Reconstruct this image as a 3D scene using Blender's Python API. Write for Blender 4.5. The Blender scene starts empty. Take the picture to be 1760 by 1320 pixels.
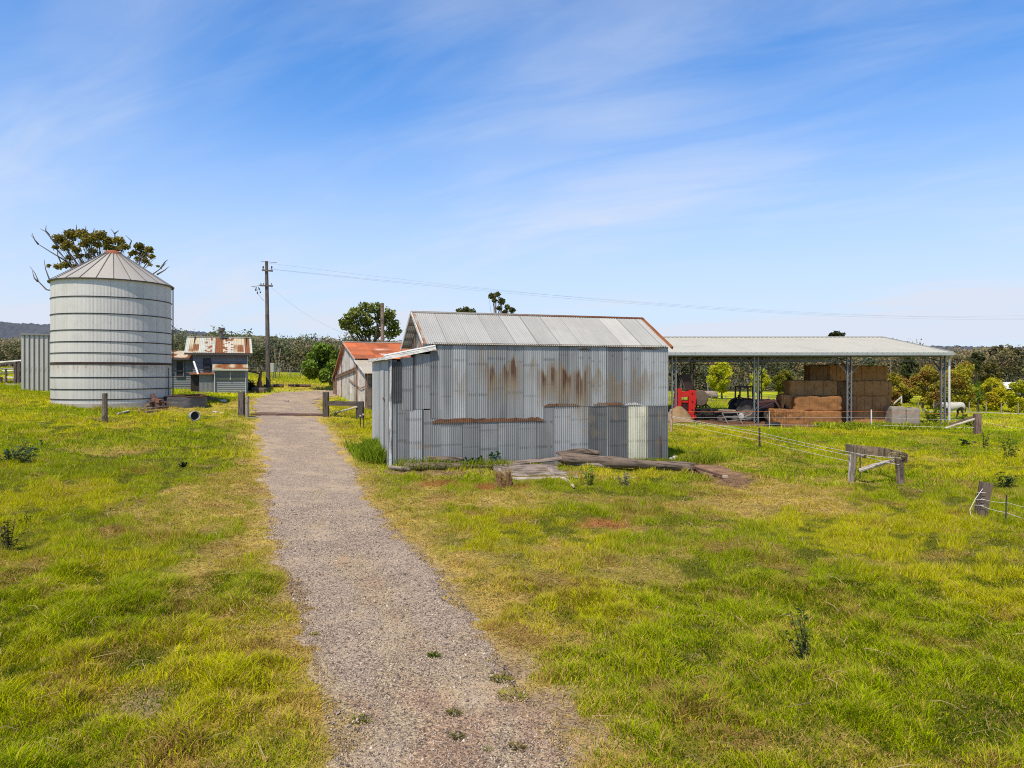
import bpy, math, random
import numpy as np
from mathutils import Vector, Matrix, noise as mnoise

R = math.radians
F0, CX, HY, CH = 1200.0, 880.0, 645.0, 3.5          # focal length in photo pixels, centre column, horizon row, camera height
scene = bpy.context.scene
col = scene.collection
rng = np.random.RandomState(7)
random.seed(11)

# ---------------------------------------------------------------- noise
_T = [np.random.RandomState(100 + i).rand(256, 256) for i in range(8)]
def vn(x, y, s=0):
    x = np.asarray(x, float); y = np.asarray(y, float)
    xi = np.floor(x).astype(int); yi = np.floor(y).astype(int)
    fx = x - xi; fy = y - yi
    fx = fx * fx * (3 - 2 * fx); fy = fy * fy * (3 - 2 * fy)
    t = _T[s % 8]
    a = t[xi & 255, yi & 255]; b = t[(xi + 1) & 255, yi & 255]
    c = t[xi & 255, (yi + 1) & 255]; d = t[(xi + 1) & 255, (yi + 1) & 255]
    return (a * (1 - fx) + b * fx) * (1 - fy) + (c * (1 - fx) + d * fx) * fy
def fbm(x, y, s=0, o=3):
    r = 0; a = .5; tot = 0
    for i in range(o):
        r = r + a * vn(np.asarray(x) * 2 ** i + 17.3 * i, np.asarray(y) * 2 ** i - 9.1 * i, s + i); tot += a; a *= .5
    return r / tot
def sstep(a, b, x):
    t = np.clip((np.asarray(x, float) - a) / (b - a), 0, 1); return t * t * (3 - 2 * t)
def softplus(x, k): return k * np.logaddexp(0, np.asarray(x, float) / k)

# ---------------------------------------------------------------- terrain
def h(x, y):
    x = np.asarray(x, float); y = np.asarray(y, float)
    ys = 62 - softplus(62 - y, 4.0)
    p = -.069 * x + .048 * ys - 1.62
    p = -.35 + softplus(p + .35, .3)
    p = 4.3 - softplus(4.3 - p, .5)
    rise = sstep(165, 520, y) * (7 + 6 * sstep(120, -120, x))
    return p + rise
def hz(x, y): return float(h(x, y))
def G(px, py):
    """ground point seen at a photo pixel"""
    dx = (px - CX) / F0; dz = (HY - py) / F0
    y = 3.0
    while y < 600:
        if CH + dz * y <= hz(dx * y, y): break
        y += .05 if y < 80 else .5
    return Vector((dx * y, y, hz(dx * y, y)))
def P(px, py, y): return Vector(((px - CX) / F0 * y, y, CH + (HY - py) / F0 * y))
def GX(px, y):
    x = (px - CX) / F0 * y; return Vector((x, y, hz(x, y)))

# ---------------------------------------------------------------- mesh builder
class MB:
    def __init__(s, c=(.5, .5, .5)): s.V = []; s.Fc = []; s.C = []; s.Gr = []; s.Ru = []; s.n = 0; s.c = c
    def add(s, vs, fs, c=None, gr=None, ru=None):
        vs = np.asarray([tuple(v) for v in vs] if not isinstance(vs, np.ndarray) else vs, float); n = len(vs)
        s.V.append(vs)
        c = s.c if c is None else c
        c = np.asarray(c, float)
        s.C.append(np.tile(c, (n, 1)) if c.ndim == 1 else c)
        s.Gr.append(np.stack([vs[:, 2], vs[:, 0] + vs[:, 1]], 1) if gr is None else np.asarray(gr, float))
        s.Ru.append(np.zeros(n) if ru is None else np.asarray(ru, float))
        o = s.n
        s.Fc.extend([tuple(i + o for i in f) for f in fs]); s.n += n
        return s
    def obox(s, c, ax, c2=None, gr=None):
        """box from centre and three half-axis vectors"""
        c = Vector(c); a, b, d = [Vector(q) for q in ax]
        vs = []
        for i in (-1, 1):
            for j in (-1, 1):
                for k in (-1, 1): vs.append(c + a * i + b * j + d * k)
        fs = [(0, 1, 3, 2), (4, 6, 7, 5), (0, 4, 5, 1), (2, 3, 7, 6), (0, 2, 6, 4), (1, 5, 7, 3)]
        if a.cross(b).dot(d) < 0: fs = [f[::-1] for f in fs]
        return s.add(vs, fs, c2, gr)
    def box(s, lo, hi, c=None, rz=0, piv=None):
        lo = Vector(lo); hi = Vector(hi); ce = (lo + hi) / 2; hf = (hi - lo) / 2
        m = Matrix.Rotation(rz, 3, 'Z')
        if piv is not None: ce = Vector(piv) + m @ (ce - Vector(piv))
        return s.obox(ce, (m @ Vector((hf.x, 0, 0)), m @ Vector((0, hf.y, 0)), m @ Vector((0, 0, hf.z))), c)
    def beam(s, p0, p1, w, t, c=None, up=(0, 0, 1)):
        p0 = Vector(p0); p1 = Vector(p1); d = p1 - p0; L = d.length; d.normalize()
        u = Vector(up)
        if abs(d.dot(u)) > .95: u = Vector((0, 1, 0))
        sd = d.cross(u).normalized(); u = sd.cross(d).normalized()
        gr = []
        k = random.random() * 9
        for i in (-1, 1):
            for j in (-1, 1):
                for q in (-1, 1): gr.append((k + (i + 1) * L / 2, k + j * w / 2 + q * t))
        return s.obox((p0 + p1) / 2, (d * L / 2, sd * w / 2, u * t / 2), c, gr)
    def tube(s, pts, rads, n=8, c=None, caps=True, jit=0, seed=0):
        pts = [Vector(p) for p in pts]
        if not hasattr(rads, '__len__'): rads = [rads] * len(pts)
        vs = []; gr = []; L = 0
        prev = None
        for i, p in enumerate(pts):
            d = (pts[min(i + 1, len(pts) - 1)] - pts[max(i - 1, 0)]).normalized()
            if prev is None:
                a = Vector((0, 0, 1)) if abs(d.z) < .9 else Vector((1, 0, 0))
                sd = d.cross(a).normalized()
            else: sd = (prev - d * prev.dot(d)).normalized()
            prev = sd; u = sd.cross(d)
            if i: L += (p - pts[i - 1]).length
            for k in range(n):
                a = 2 * math.pi * k / n
                r = rads[i] * (1 + jit * (mnoise.noise((p.x * 2 + math.cos(a) * 2 + seed, p.y * 2 + math.sin(a) * 2, p.z * 2))))
                vs.append(p + (sd * math.cos(a) + u * math.sin(a)) * r); gr.append((L + seed, abs(k - n / 2) * rads[i] * 6.28 / n + seed))
        fs = []
        for i in range(len(pts) - 1):
            for k in range(n):
                fs.append((i * n + k, i * n + (k + 1) % n, (i + 1) * n + (k + 1) % n, (i + 1) * n + k))
        if caps: fs.append(tuple(range(n - 1, -1, -1))); fs.append(tuple((len(pts) - 1) * n + k for k in range(n)))
        return s.add(vs, fs, c, gr)
    def lathe(s, prof, n, ce, c=None, axis='Z', close=False):
        """prof: (radius, offset along axis)"""
        ce = Vector(ce); vs = []
        for r, z in prof:
            for k in range(n):
                a = 2 * math.pi * k / n
                q = (r * math.cos(a), r * math.sin(a), z)
                if axis == 'Y': q = (q[0], q[2], q[1])
                if axis == 'X': q = (q[2], q[0], q[1])
                vs.append(ce + Vector(q))
        fs = []
        m = len(prof)
        for i in range(m if close else m - 1):
            j = (i + 1) % m
            for k in range(n):
                f = (i * n + k, i * n + (k + 1) % n, j * n + (k + 1) % n, j * n + k)
                fs.append(f if axis != 'Y' else f[::-1])
        return s.add(vs, fs, c)
    def rbox(s, ce, sz, rz=0, n=8, e=8, nz=.02, c=None, seed=0, nsc=3):
        """rounded, lumpy block"""
        vs = []; fs = []; sz = Vector(sz) / 2; m = Matrix.Rotation(rz, 3, 'Z'); ce = Vector(ce); idx = {}
        def vert(p):
            k = tuple(round(q, 5) for q in p)
            if k in idx: return idx[k]
            l = (abs(p[0]) ** e + abs(p[1]) ** e + abs(p[2]) ** e) ** (1 / e)
            q = Vector((p[0] / l * sz.x, p[1] / l * sz.y, p[2] / l * sz.z))
            w = q * nsc + Vector((seed * 3.7, seed, -seed))
            q += Vector(p).normalized() * nz * (mnoise.noise(w) + .5 * mnoise.noise(w * 2.7))
            idx[k] = len(vs); vs.append(ce + m @ q); return idx[k]
        for ax in range(3):
            for sg in (-1, 1):
                for i in range(n):
                    for j in range(n):
                        q = []
                        for a, b in ((i, j), (i + 1, j), (i + 1, j + 1), (i, j + 1)):
                            p = [0, 0, 0]; p[ax] = sg; p[(ax + 1) % 3] = -1 + 2 * a / n; p[(ax + 2) % 3] = -1 + 2 * b / n
                            q.append(vert(p))
                        fs.append(q if sg > 0 else q[::-1])
        return s.add(vs, fs, c)
    def build(s, name, m, parent=None, origin=None, smooth=False, bevel=0):
        V = np.concatenate(s.V) if s.V else np.zeros((0, 3))
        o = Vector((0, 0, 0))
        if parent is not None:
            q = parent
            while q is not None: o = o + Vector(q.location); q = q.parent
        elif origin is not None: o = Vector(origin)
        V = V - np.array(o)
        me = bpy.data.meshes.new(name); me.from_pydata(V.tolist(), [], s.Fc)
        attrs(me, np.concatenate(s.C), np.concatenate(s.Gr), np.concatenate(s.Ru))
        if smooth: me.polygons.foreach_set('use_smooth', [True] * len(me.polygons))
        me.materials.append(m); me.update()
        ob = bpy.data.objects.new(name, me); col.objects.link(ob)
        if parent is not None: ob.parent = parent
        elif origin is not None: ob.location = o
        if bevel:
            b = ob.modifiers.new('bevel', 'BEVEL'); b.width = bevel; b.segments = 2; b.limit_method = 'ANGLE'
        return ob
def attrs(me, C, Gr=None, Ru=None):
    a = me.attributes.new('Col', 'FLOAT_COLOR', 'POINT')
    a.data.foreach_set('color', np.concatenate([np.clip(C, 0, 1), np.ones((len(C), 1))], 1).astype(np.float32).ravel())
    if Gr is not None:
        g = me.attributes.new('gr', 'FLOAT_VECTOR', 'POINT')
        g.data.foreach_set('vector', np.concatenate([Gr, np.zeros((len(Gr), 1))], 1).astype(np.float32).ravel())
    if Ru is not None:
        r = me.attributes.new('rust', 'FLOAT', 'POINT'); r.data.foreach_set('value', np.asarray(Ru, np.float32))
def build_np(name, V, Fq, C, m, parent=None, origin=None, smooth=False):
    o = np.zeros(3)
    q = parent
    while q is not None: o = o + np.array(q.location); q = q.parent
    if origin is not None: o = o + np.array(origin)
    V = (np.asarray(V) - o).astype(np.float32); Fq = np.asarray(Fq, np.int32); nf, k = Fq.shape
    me = bpy.data.meshes.new(name)
    me.vertices.add(len(V)); me.vertices.foreach_set('co', V.ravel())
    me.loops.add(nf * k); me.loops.foreach_set('vertex_index', Fq.ravel())
    me.polygons.add(nf); me.polygons.foreach_set('loop_start', np.arange(0, nf * k, k, dtype=np.int32))
    if smooth: me.polygons.foreach_set('use_smooth', np.ones(nf, bool))
    attrs(me, C); me.materials.append(m); me.update(calc_edges=True)
    ob = bpy.data.objects.new(name, me); col.objects.link(ob)
    if parent is not None: ob.parent = parent
    elif origin is not None: ob.location = origin
    return ob
def tag(o, label, cat, group=None, kind=None):
    o['label'] = label; o['category'] = cat
    if group: o['group'] = group
    if kind: o['kind'] = kind
    return o
def thing(name, loc, label, cat, group=None):
    o = bpy.data.objects.new(name, None); col.objects.link(o); o.location = loc; o.empty_display_size = .2
    return tag(o, label, cat, group)
def struct(o): o['kind'] = 'structure'; return o
def copy_tree(o, parent=None):
    c = o.copy(); col.objects.link(c)
    if parent is not None: c.parent = parent
    for ch in list(o.children): copy_tree(ch, c)
    return c

# ---------------------------------------------------------------- materials
class NT:
    def __init__(s, name):
        s.m = bpy.data.materials.new(name); s.m.use_nodes = True; s.t = s.m.node_tree; s.t.nodes.clear()
    def n(s, typ, ins=None, **kw):
        x = s.t.nodes.new(typ)
        for k, v in kw.items(): setattr(x, k, v)
        for k, v in (ins or {}).items():
            if isinstance(v, bpy.types.NodeSocket): s.t.links.new(v, x.inputs[k])
            else: x.inputs[k].default_value = v
        return x
    def math(s, op, a, b=0.5, clamp=False):
        x = s.n('ShaderNodeMath', {0: a, 1: b}, operation=op); x.use_clamp = clamp; return x.outputs[0]
    def mix(s, f, a, b, mode='MIX'):
        x = s.n('ShaderNodeMix', data_type='RGBA', blend_type=mode)
        for i, v in ((0, f), (6, a), (7, b)):
            if isinstance(v, bpy.types.NodeSocket): s.t.links.new(v, x.inputs[i])
            else: x.inputs[i].default_value = v if i == 0 else (*v, 1)
        return x.outputs[2]
    def noise(s, vec, sc, det=3, rough=.55, dist=0):
        return s.n('ShaderNodeTexNoise', {'Vector': vec, 'Scale': sc, 'Detail': det, 'Roughness': rough, 'Distortion': dist}).outputs[0]
    def ramp(s, f, a, b):
        x = s.n('ShaderNodeMapRange', {0: f, 1: a, 2: b}); x.interpolation_type = 'SMOOTHSTEP'; return x.outputs[0]
    def scale(s, vec, sc):
        return s.n('ShaderNodeVectorMath', {0: vec, 1: sc}, operation='MULTIPLY').outputs[0]
    def out(s, sh): s.n('ShaderNodeOutputMaterial', {0: sh}); return s.m
def mat(name, rough=.75, metal=0., var=.3, nsc=3., bump=.15, bsc=30., grain=None, rust=0., dirt=(.12, .10, .08), dirtamt=.25, spec=.3):
    """attribute colour broken up by noise; grain stretches it along a timber; rust follows the 'rust' attribute"""
    t = NT(name)
    pos = t.n('ShaderNodeNewGeometry').outputs['Position']
    c = t.n('ShaderNodeAttribute', attribute_name='Col').outputs['Color']
    n1 = t.noise(pos, nsc, 4, .6)
    if grain:
        gv = t.scale(t.n('ShaderNodeAttribute', attribute_name='gr').outputs['Vector'], grain)
        n2 = t.noise(gv, 1.0, 4, .65)
        n2 = t.math('MULTIPLY_ADD', t.ramp(n2, .36, .52), .75); n2.node.inputs[2].default_value = .12
    else: n2 = t.noise(pos, bsc, 3, .6)
    v = t.math('MULTIPLY_ADD', n1, 2 * var); v.node.inputs[2].default_value = 1 - var
    v2 = t.math('MULTIPLY_ADD', n2, 2 * var * (2.2 if grain else .8)); v2.node.inputs[2].default_value = 1 - var * (2.2 if grain else .8)
    v = t.math('MAXIMUM', t.math('MULTIPLY', v, v2), .05)
    cc = t.mix(1.0, c, t.n('ShaderNodeCombineColor', {0: v, 1: v, 2: v}).outputs[0], 'MULTIPLY')
    n3 = t.noise(pos, nsc * .37 + .2, 5, .7)
    cc = t.mix(t.math('MULTIPLY', t.ramp(n3, .5, .75), dirtamt), cc, dirt)
    rg = rough
    if rust:
        ra = t.n('ShaderNodeAttribute', attribute_name='rust').outputs['Fac']
        nr = t.noise(pos, 9, 5, .7)
        f = t.ramp(t.math('SUBTRACT', ra, t.math('MULTIPLY', nr, .55)), -.26, .38)
        rc = t.mix(t.ramp(t.noise(pos, 14, 4, .7), .3, .7), (.13, .04, .015), (.33, .13, .045)); rc = t.mix(t.ramp(f, .75, .2), rc, (.30, .21, .12))
        cc = t.mix(f, cc, rc)
        metal = t.math('MULTIPLY', t.math('SUBTRACT', 1.0, f), metal); rg = t.math('MULTIPLY_ADD', f, .3); rg.node.inputs[2].default_value = rough
    b = t.n('ShaderNodeBump', {'Height': n2, 'Strength': bump, 'Distance': .02})
    p = t.n('ShaderNodeBsdfPrincipled', {'Base Color': cc, 'Roughness': rg, 'Metallic': metal, 'Normal': b.outputs[0]})
    p.inputs['Specular IOR Level'].default_value = spec
    return t.out(p.outputs[0])
def leafmat(name, tr=.35, var=.25, gloss=.04):
    t = NT(name)
    c = t.n('ShaderNodeAttribute', attribute_name='Col').outputs['Color']
    pos = t.n('ShaderNodeNewGeometry').outputs['Position']
    n1 = t.noise(pos, 1.3, 3, .6)
    v = t.math('MULTIPLY_ADD', n1, 2 * var); v.node.inputs[2].default_value = 1 - var
    cc = t.mix(1.0, c, t.n('ShaderNodeCombineColor', {0: v, 1: v, 2: v}).outputs[0], 'MULTIPLY')
    d = t.n('ShaderNodeBsdfDiffuse', {'Color': cc}).outputs[0]
    q = t.n('ShaderNodeBsdfTranslucent', {'Color': cc}).outputs[0]
    m = t.n('ShaderNodeMixShader', {0: tr, 1: d, 2: q}).outputs[0]
    if gloss:
        g = t.n('ShaderNodeBsdfGlossy', {'Color': (1, 1, .9, 1), 'Roughness': .45}).outputs[0]
        m = t.n('ShaderNodeMixShader', {0: gloss, 1: m, 2: g}).outputs[0]
    return t.out(m)

M_GALV = mat('galvanised_sheet', .5, .25, .13, 1.2, .05, 60, rust=1, dirt=(.2, .19, .18), dirtamt=.3, spec=.35)
M_ROOFG = mat('roof_sheet', .5, .15, .1, .7, .04, 50, rust=1, dirt=(.3, .28, .25), dirtamt=.3)
M_SILO = mat('silo_sheet', .55, .2, .1, .8, .05, 50, rust=1, dirt=(.25, .24, .23), dirtamt=.3)
M_RUSTROOF = mat('rusted_roof', .85, 0, .3, 2.0, .1, 40, rust=1, dirt=(.3, .12, .06), dirtamt=.4)
M_WOOD = mat('weathered_timber', .9, 0, .30, 3, .6, 30, grain=(1.2, 13, 1), dirt=(.09, .07, .055), dirtamt=.5)
M_PAINTW = mat('painted_timber', .7, 0, .12, 2.5, .1, 60, dirt=(.12, .11, .11), dirtamt=.35)
M_METAL = mat('dull_metal', .5, .4, .2, 5, .08, 60, dirt=(.14, .09, .06), dirtamt=.3)
M_RUSTY = mat('rusty_iron', .9, 0, .45, 8, .4, 60, dirt=(.08, .04, .02), dirtamt=.6)
M_RED = mat('red_paint', .45, 0, .12, 4, .04, 60, dirt=(.12, .05, .03), dirtamt=.35)
M_RUBBER = mat('rubber', .85, 0, .25, 8, .2, 60, dirt=(.14, .11, .08), dirtamt=.5)
M_HAY = mat('hay', .95, 0, .42, 1.5, 1.0, 13, dirt=(.10, .055, .025), dirtamt=.6)
M_STONE = mat('concrete', .9, 0, .2, 4, .3, 50, dirt=(.16, .14, .11), dirtamt=.4)
M_DARK = mat('dark_infill', .6, 0, .2, 3, 0, 30, dirtamt=.1)
M_CLOTH = mat('cloth', .9, 0, .06, 4, .1, 60, dirt=(.4, .37, .33), dirtamt=.3)
M_COAT = mat('horse_coat', .6, 0, .15, 6, .05, 60, dirtamt=.2)
M_TAPE = mat('fence_tape', .6, 0, .05, 4, 0, 30, dirtamt=.1)
M_SOIL = mat('soil', 1.0, 0, .35, 3, .8, 30, dirt=(.10, .06, .04), dirtamt=.5, spec=.1)
M_BARK = mat('bark', .95, 0, .3, 2, .5, 14, dirt=(.08, .06, .05), dirtamt=.4)
M_LEAF = leafmat('leaves', .35, .2, .012)
M_GRASS = leafmat('grass_blades', .38, .2, .0)
M_FOREST = leafmat('forest_leaves', .3, .25, .0)
# ---------------------------------------------------------------- camera, sun, sky
cam = bpy.data.cameras.new('camera'); cam.sensor_width = 36; cam.lens = 36 * F0 / 1760; cam.shift_y = -15 / 1760
cam.clip_start = .1; cam.clip_end = 8000
co = bpy.data.objects.new('camera', cam); co.location = (0, 0, CH); co.rotation_euler = (R(90), 0, 0); col.objects.link(co); scene.camera = co

SUN_EL, SUN_AZ = R(58), math.atan2(-.42, -.91)          # azimuth measured from +Y towards +X
sv = Vector((math.sin(SUN_AZ) * math.cos(SUN_EL), math.cos(SUN_AZ) * math.cos(SUN_EL), math.sin(SUN_EL)))
sl = bpy.data.lights.new('sun', 'SUN'); sl.energy = 5.0; sl.angle = R(.6); sl.color = (1, .90, .74)
so = bpy.data.objects.new('sun', sl); so.rotation_mode = 'QUATERNION'; so.rotation_quaternion = sv.to_track_quat('Z', 'Y'); so.location = (0, 0, 60); col.objects.link(so)

w = bpy.data.worlds.new('World'); scene.world = w; w.use_nodes = True
wt = w.node_tree; wt.nodes.clear()
class WT(NT):
    def __init__(s, t): s.t = t
W = WT(wt)
sky = W.n('ShaderNodeTexSky', sky_type='NISHITA'); sky.sun_disc = False; sky.sun_elevation = SUN_EL; sky.sun_rotation = SUN_AZ
sky.air_density = 1.0; sky.dust_density = .6; sky.ozone_density = 1.5
d = W.n('ShaderNodeTexCoord').outputs['Generated']
sx = W.n('ShaderNodeSeparateXYZ', {0: d})
zz = W.math('MAXIMUM', sx.outputs[2], .0)
base = W.n('ShaderNodeHueSaturation', {'Saturation': 1.12, 'Value': 1.0, 'Color': sky.outputs[0]}).outputs[0]
base = W.mix(1.0, base, (.66, 1.53, 2.22), 'MULTIPLY')
# thin high cloud: broad veils on a plane far above
den = W.math('ADD', zz, .14)
pl = W.n('ShaderNodeCombineXYZ', {0: W.math('DIVIDE', sx.outputs[0], den), 1: W.math('DIVIDE', sx.outputs[1], den), 2: 0.0}).outputs[0]
rot = W.n('ShaderNodeMapping', {'Vector': pl, 'Rotation': (0, 0, R(-38)), 'Scale': (3.2, 1.25, 1), 'Location': (5.1, 1.4, 0)}, vector_type='TEXTURE').outputs[0]
c1 = W.noise(rot, 1.0, 4, .5, .3)
rot2 = W.n('ShaderNodeMapping', {'Vector': pl, 'Rotation': (0, 0, R(-30)), 'Scale': (1.1, .34, 1), 'Location': (.4, .3, 0)}, vector_type='TEXTURE').outputs[0]
c2 = W.noise(rot2, 1.0, 7, .62, .6)
cm = W.math('MULTIPLY_ADD', c2, .40); cm.node.inputs[2].default_value = -.20
cm = W.ramp(W.math('ADD', c1, cm), .40, .80)
low = W.ramp(zz, .44, .03)                               # haze and cloud thicken towards the horizon
cf = W.math('MULTIPLY', cm, .50)
cf = W.math('ADD', cf, W.math('MULTIPLY', low, .88), True)
skyc = W.mix(cf, base, (7.2, 7.9, 9.2))
zen = W.math('MULTIPLY_ADD', W.ramp(zz, .42, .85), -.68); zen.node.inputs[2].default_value = 1.0   # sky above the view darkened to cut the ambient fill
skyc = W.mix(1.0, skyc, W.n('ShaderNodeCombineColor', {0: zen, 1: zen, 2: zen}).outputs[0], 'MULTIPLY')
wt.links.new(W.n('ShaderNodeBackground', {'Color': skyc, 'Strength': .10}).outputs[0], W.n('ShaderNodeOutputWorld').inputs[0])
scene.view_settings.view_transform = 'Standard'; scene.view_settings.look = 'None'; scene.view_settings.exposure = 0; scene.view_settings.gamma = 1
scene.render.engine = 'CYCLES'
scene.cycles.use_denoising = False; scene.cycles.filter_width = 1.05; scene.cycles.sample_clamp_indirect = 4
scene.cycles.max_bounces = 6; scene.cycles.diffuse_bounces = 3; scene.cycles.transparent_max_bounces = 4; scene.cycles.transmission_bounces = 2

# ---------------------------------------------------------------- driveway outline
_tab = [(712, 440, 560), (720, 443, 548), (735, 445, 556), (750, 447, 574), (780, 452, 590), (800, 455, 603), (830, 458, 620), (870, 463, 642), (900, 470, 668), (930, 478, 697),
        (960, 487, 733), (1000, 500, 764), (1050, 520, 800), (1100, 532, 832), (1150, 545, 862), (1200, 560, 902), (1250, 575, 938), (1320, 592, 985)]
_le = [G(a, y) for y, a, b in _tab]; _re = [G(b, y) for y, a, b in _tab]
_ly = np.array([p.y for p in _le][::-1]); _lx = np.array([p.x for p in _le][::-1])
_ry = np.array([p.y for p in _re][::-1]); _rx = np.array([p.x for p in _re][::-1])
_ly = np.concatenate([[-14], _ly]); _lx = np.concatenate([[-.2], _lx]); _ry = np.concatenate([[-14], _ry]); _rx = np.concatenate([[2.6], _rx])
GATE_Y = float(_ly[-1])
_cl = [G(500, 712), G(491, 700), G(489, 690), G(500, 682.5), G(530, 677.5), G(575, 674.5), G(650, 674)]
_cl = np.array([(p.x, p.y) for p in _cl])
def polydist(x, y, pl):
    x = np.asarray(x, float); y = np.asarray(y, float); best = np.full(np.broadcast(x, y).shape, 1e9)
    for (ax, ay), (bx, by) in zip(pl[:-1], pl[1:]):
        dx, dy = bx - ax, by - ay; t = np.clip(((x - ax) * dx + (y - ay) * dy) / (dx * dx + dy * dy), 0, 1)
        best = np.minimum(best, np.hypot(x - ax - t * dx, y - ay - t * dy))
    return best
def roadd(x, y):
    """distance outside the driveway edge, negative inside"""
    x = np.asarray(x, float); y = np.asarray(y, float)
    l = np.interp(y, _ly, _lx); r = np.interp(y, _ry, _rx)
    wob = (fbm(x * .9, y * .9, 3) - .5) * .5 + (fbm(x * 4, y * 4, 5) - .5) * .25
    d1 = np.maximum(l - x, x - r) + wob
    d1 = np.where(y > GATE_Y, 50, d1)
    d2 = polydist(x, y, _cl) - 1.9 + wob * 2
    d2 = np.where(y > GATE_Y - 2, d2, 50)
    return np.minimum(d1, d2)

# ---------------------------------------------------------------- plan of the buildings (oriented rectangles kept clear of grass)
ORECT = []                                                # (origin xy, angle, s0, s1, t0, t1)
SH_A = np.array([-4.70, 26.60]); SH_TH = R(18)            # corrugated shed: lean-to corner and wall direction
ORECT.append((SH_A, SH_TH, 0, 11.98, .02, 5.2))
DA_A = np.array(G(632, 704)[:2]); DA_TH = R(25)           # old timber shed
ORECT.append((DA_A, DA_TH, 0, 9, .1, 10.8))
CO_A = np.array(G(366, 672)[:2]); CO_TH = R(22)
ORECT.append((CO_A, CO_TH, -6, 3, .1, 7))
HS_Y = G(1460, 731).y; HS_X1 = (1625 - CX) / F0 * HS_Y; HS_X0 = (1000 - CX) / F0 * HS_Y
SILO_Y = 40.5; SILO_R = 3.04; SILO_X = (194.5 - CX) / F0 * SILO_Y
def in_orect(x, y, o, pad=0):
    a, th, s0, s1, t0, t1 = o
    dx = x - a[0]; dy = y - a[1]; s = dx * math.cos(th) + dy * math.sin(th); t = -dx * math.sin(th) + dy * math.cos(th)
    return (s > s0 - pad) & (s < s1 + pad) & (t > t0 - pad) & (t < t1 + pad)
# painted patches: photo pixel, radius along x and y (m), kind, strength
_PATCH = [(1045, 900, .75, .75, 'rust', 1), (760, 831, .7, .5, 'rust', .9), (850, 838, 1.1, .6, 'rust', .95), (1243, 820, 1.1, 2.6, 'mulch', 1.3), (1212, 806, 1.2, 1.6, 'mulch', 1.3), (1255, 830, .8, 1.4, 'mulch', 1.2), (905, 812, 2.2, 1.6, 'mulch', .7), (740, 812, 1.8, .6, 'mulch', .8),
          (1330, 845, 2.6, 2.8, 'straw', .95), (1390, 868, 2.0, 2.0, 'straw', .9), (1270, 870, 2.4, 1.8, 'straw', .8), (1000, 855, 3.0, 1.2, 'straw', .6),
          (400, 830, 1.4, 5.0, 'straw', .75), (340, 880, 2.2, 3.0, 'straw', .6), (430, 930, .8, 4, 'straw', .7), (290, 925, .7, .8, 'brown', .8), (385, 935, .6, .5, 'brown', .7),
          (720, 860, 1.0, 3.0, 'straw', .6), (880, 860, 4.0, 1.5, 'straw', .4), (960, 1010, .8, 1.2, 'brown', .6), (850, 1040, .7, 1.5, 'straw', .8), (930, 1100, .9, 1.2, 'straw', .7),
          (930, 1225, .5, .7, 'bare', 1.2), (990, 1260, .5, .5, 'bare', .8), (880, 1150, .45, .7, 'bare', .7), (320, 1050, .5, .5, 'brown', .6), (250, 1220, .4, .5, 'bare', .6), (640, 1240, .3, .3, 'straw', .6),
          (1090, 1080, .5, .5, 'bare', .5), (1280, 800, 1.5, 2, 'straw', .3), (620, 700, 3, 1.2, 'straw', .6), (430, 700, 3, 4, 'straw', .7), (300, 705, 3.5, 2.0, 'straw', .7), (470, 662, 9, 6, 'straw', .55),
          (250, 700, 1.5, .8, 'mulch', .5), (700, 812, 2, .5, 'bare', .4), (1165, 742, 2.2, 1.0, 'straw', .6), (1590, 757, 2, 2, 'straw', .4),
          (520, 1000, .35, 1.6, 'bare', .6), (545, 1080, .3, 1.2, 'bare', .5), (1180, 1190, .5, .4, 'brown', .5), (700, 1000, .4, .6, 'bare', .4)]
_PATCH = [(G(a, b), rx, ry, k, s) for a, b, rx, ry, k, s in _PATCH]
def gfield(x, y):
    """per point: straw, brown, bare, rust, mulch, dirt(floor) weights and road distance"""
    x = np.asarray(x, float); y = np.asarray(y, float)
    f = {k: np.zeros(x.shape) for k in ('straw', 'brown', 'bare', 'rust', 'mulch')}
    for p, rx, ry, k, s in _PATCH:
        q = np.hypot((x - p.x) / rx, (y - p.y) / ry) + (fbm(x * 1.3, y * 1.3, 2) - .5) * .9
        f[k] = np.maximum(f[k], s * sstep(1.25, .45, q))
    rd = roadd(x, y)
    n = fbm(x * .35, y * .35, 1, 4); n2 = fbm(x * 1.1, y * 1.1, 4, 3)
    edge = np.exp(-np.clip(rd, 0, 9) / np.where(x < np.interp(y, _ly, _lx), .55, .75))
    f['straw'] = np.clip(np.maximum(f['straw'], edge * 1.0) + sstep(.58, .78, n) * .5 + sstep(.62, .80, n2) * .45 - .05, 0, 1)
    f['brown'] = np.clip(f['brown'] + sstep(.60, .76, fbm(x * .9 + 31, y * .9, 6, 3)) * .65, 0, 1)
    f['bare'] = np.clip(f['bare'] + sstep(.35, -.05, rd) * .75 * sstep(.35, .6, fbm(x * 2.2, y * 2.2, 2, 2)) + sstep(.74, .84, fbm(x * .9 + 9, y * .9 + 70, 5, 3)) * .3, 0, 1)
    wob = (fbm(x * .6, y * .6, 3) - .5) * 1.6
    dirt = sstep(-.6, .5, np.minimum(np.minimum(y - (HS_Y - 2.7) + wob, HS_Y + 18 - y), np.minimum(x - 9.0, HS_X1 + 1.3 - x + wob)))
    f['dirt'] = dirt; f['rd'] = rd
    f['cl3'] = vn(x * 3.4, y * 3.4, 6); f['tone'] = fbm(x * .22 + 5, y * .22, 0, 4); f['cl'] = fbm(x * 1.5, y * 1.5, 7, 3); f['cl2'] = fbm(x * .5, y * .5, 2, 2)
    return f
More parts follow.
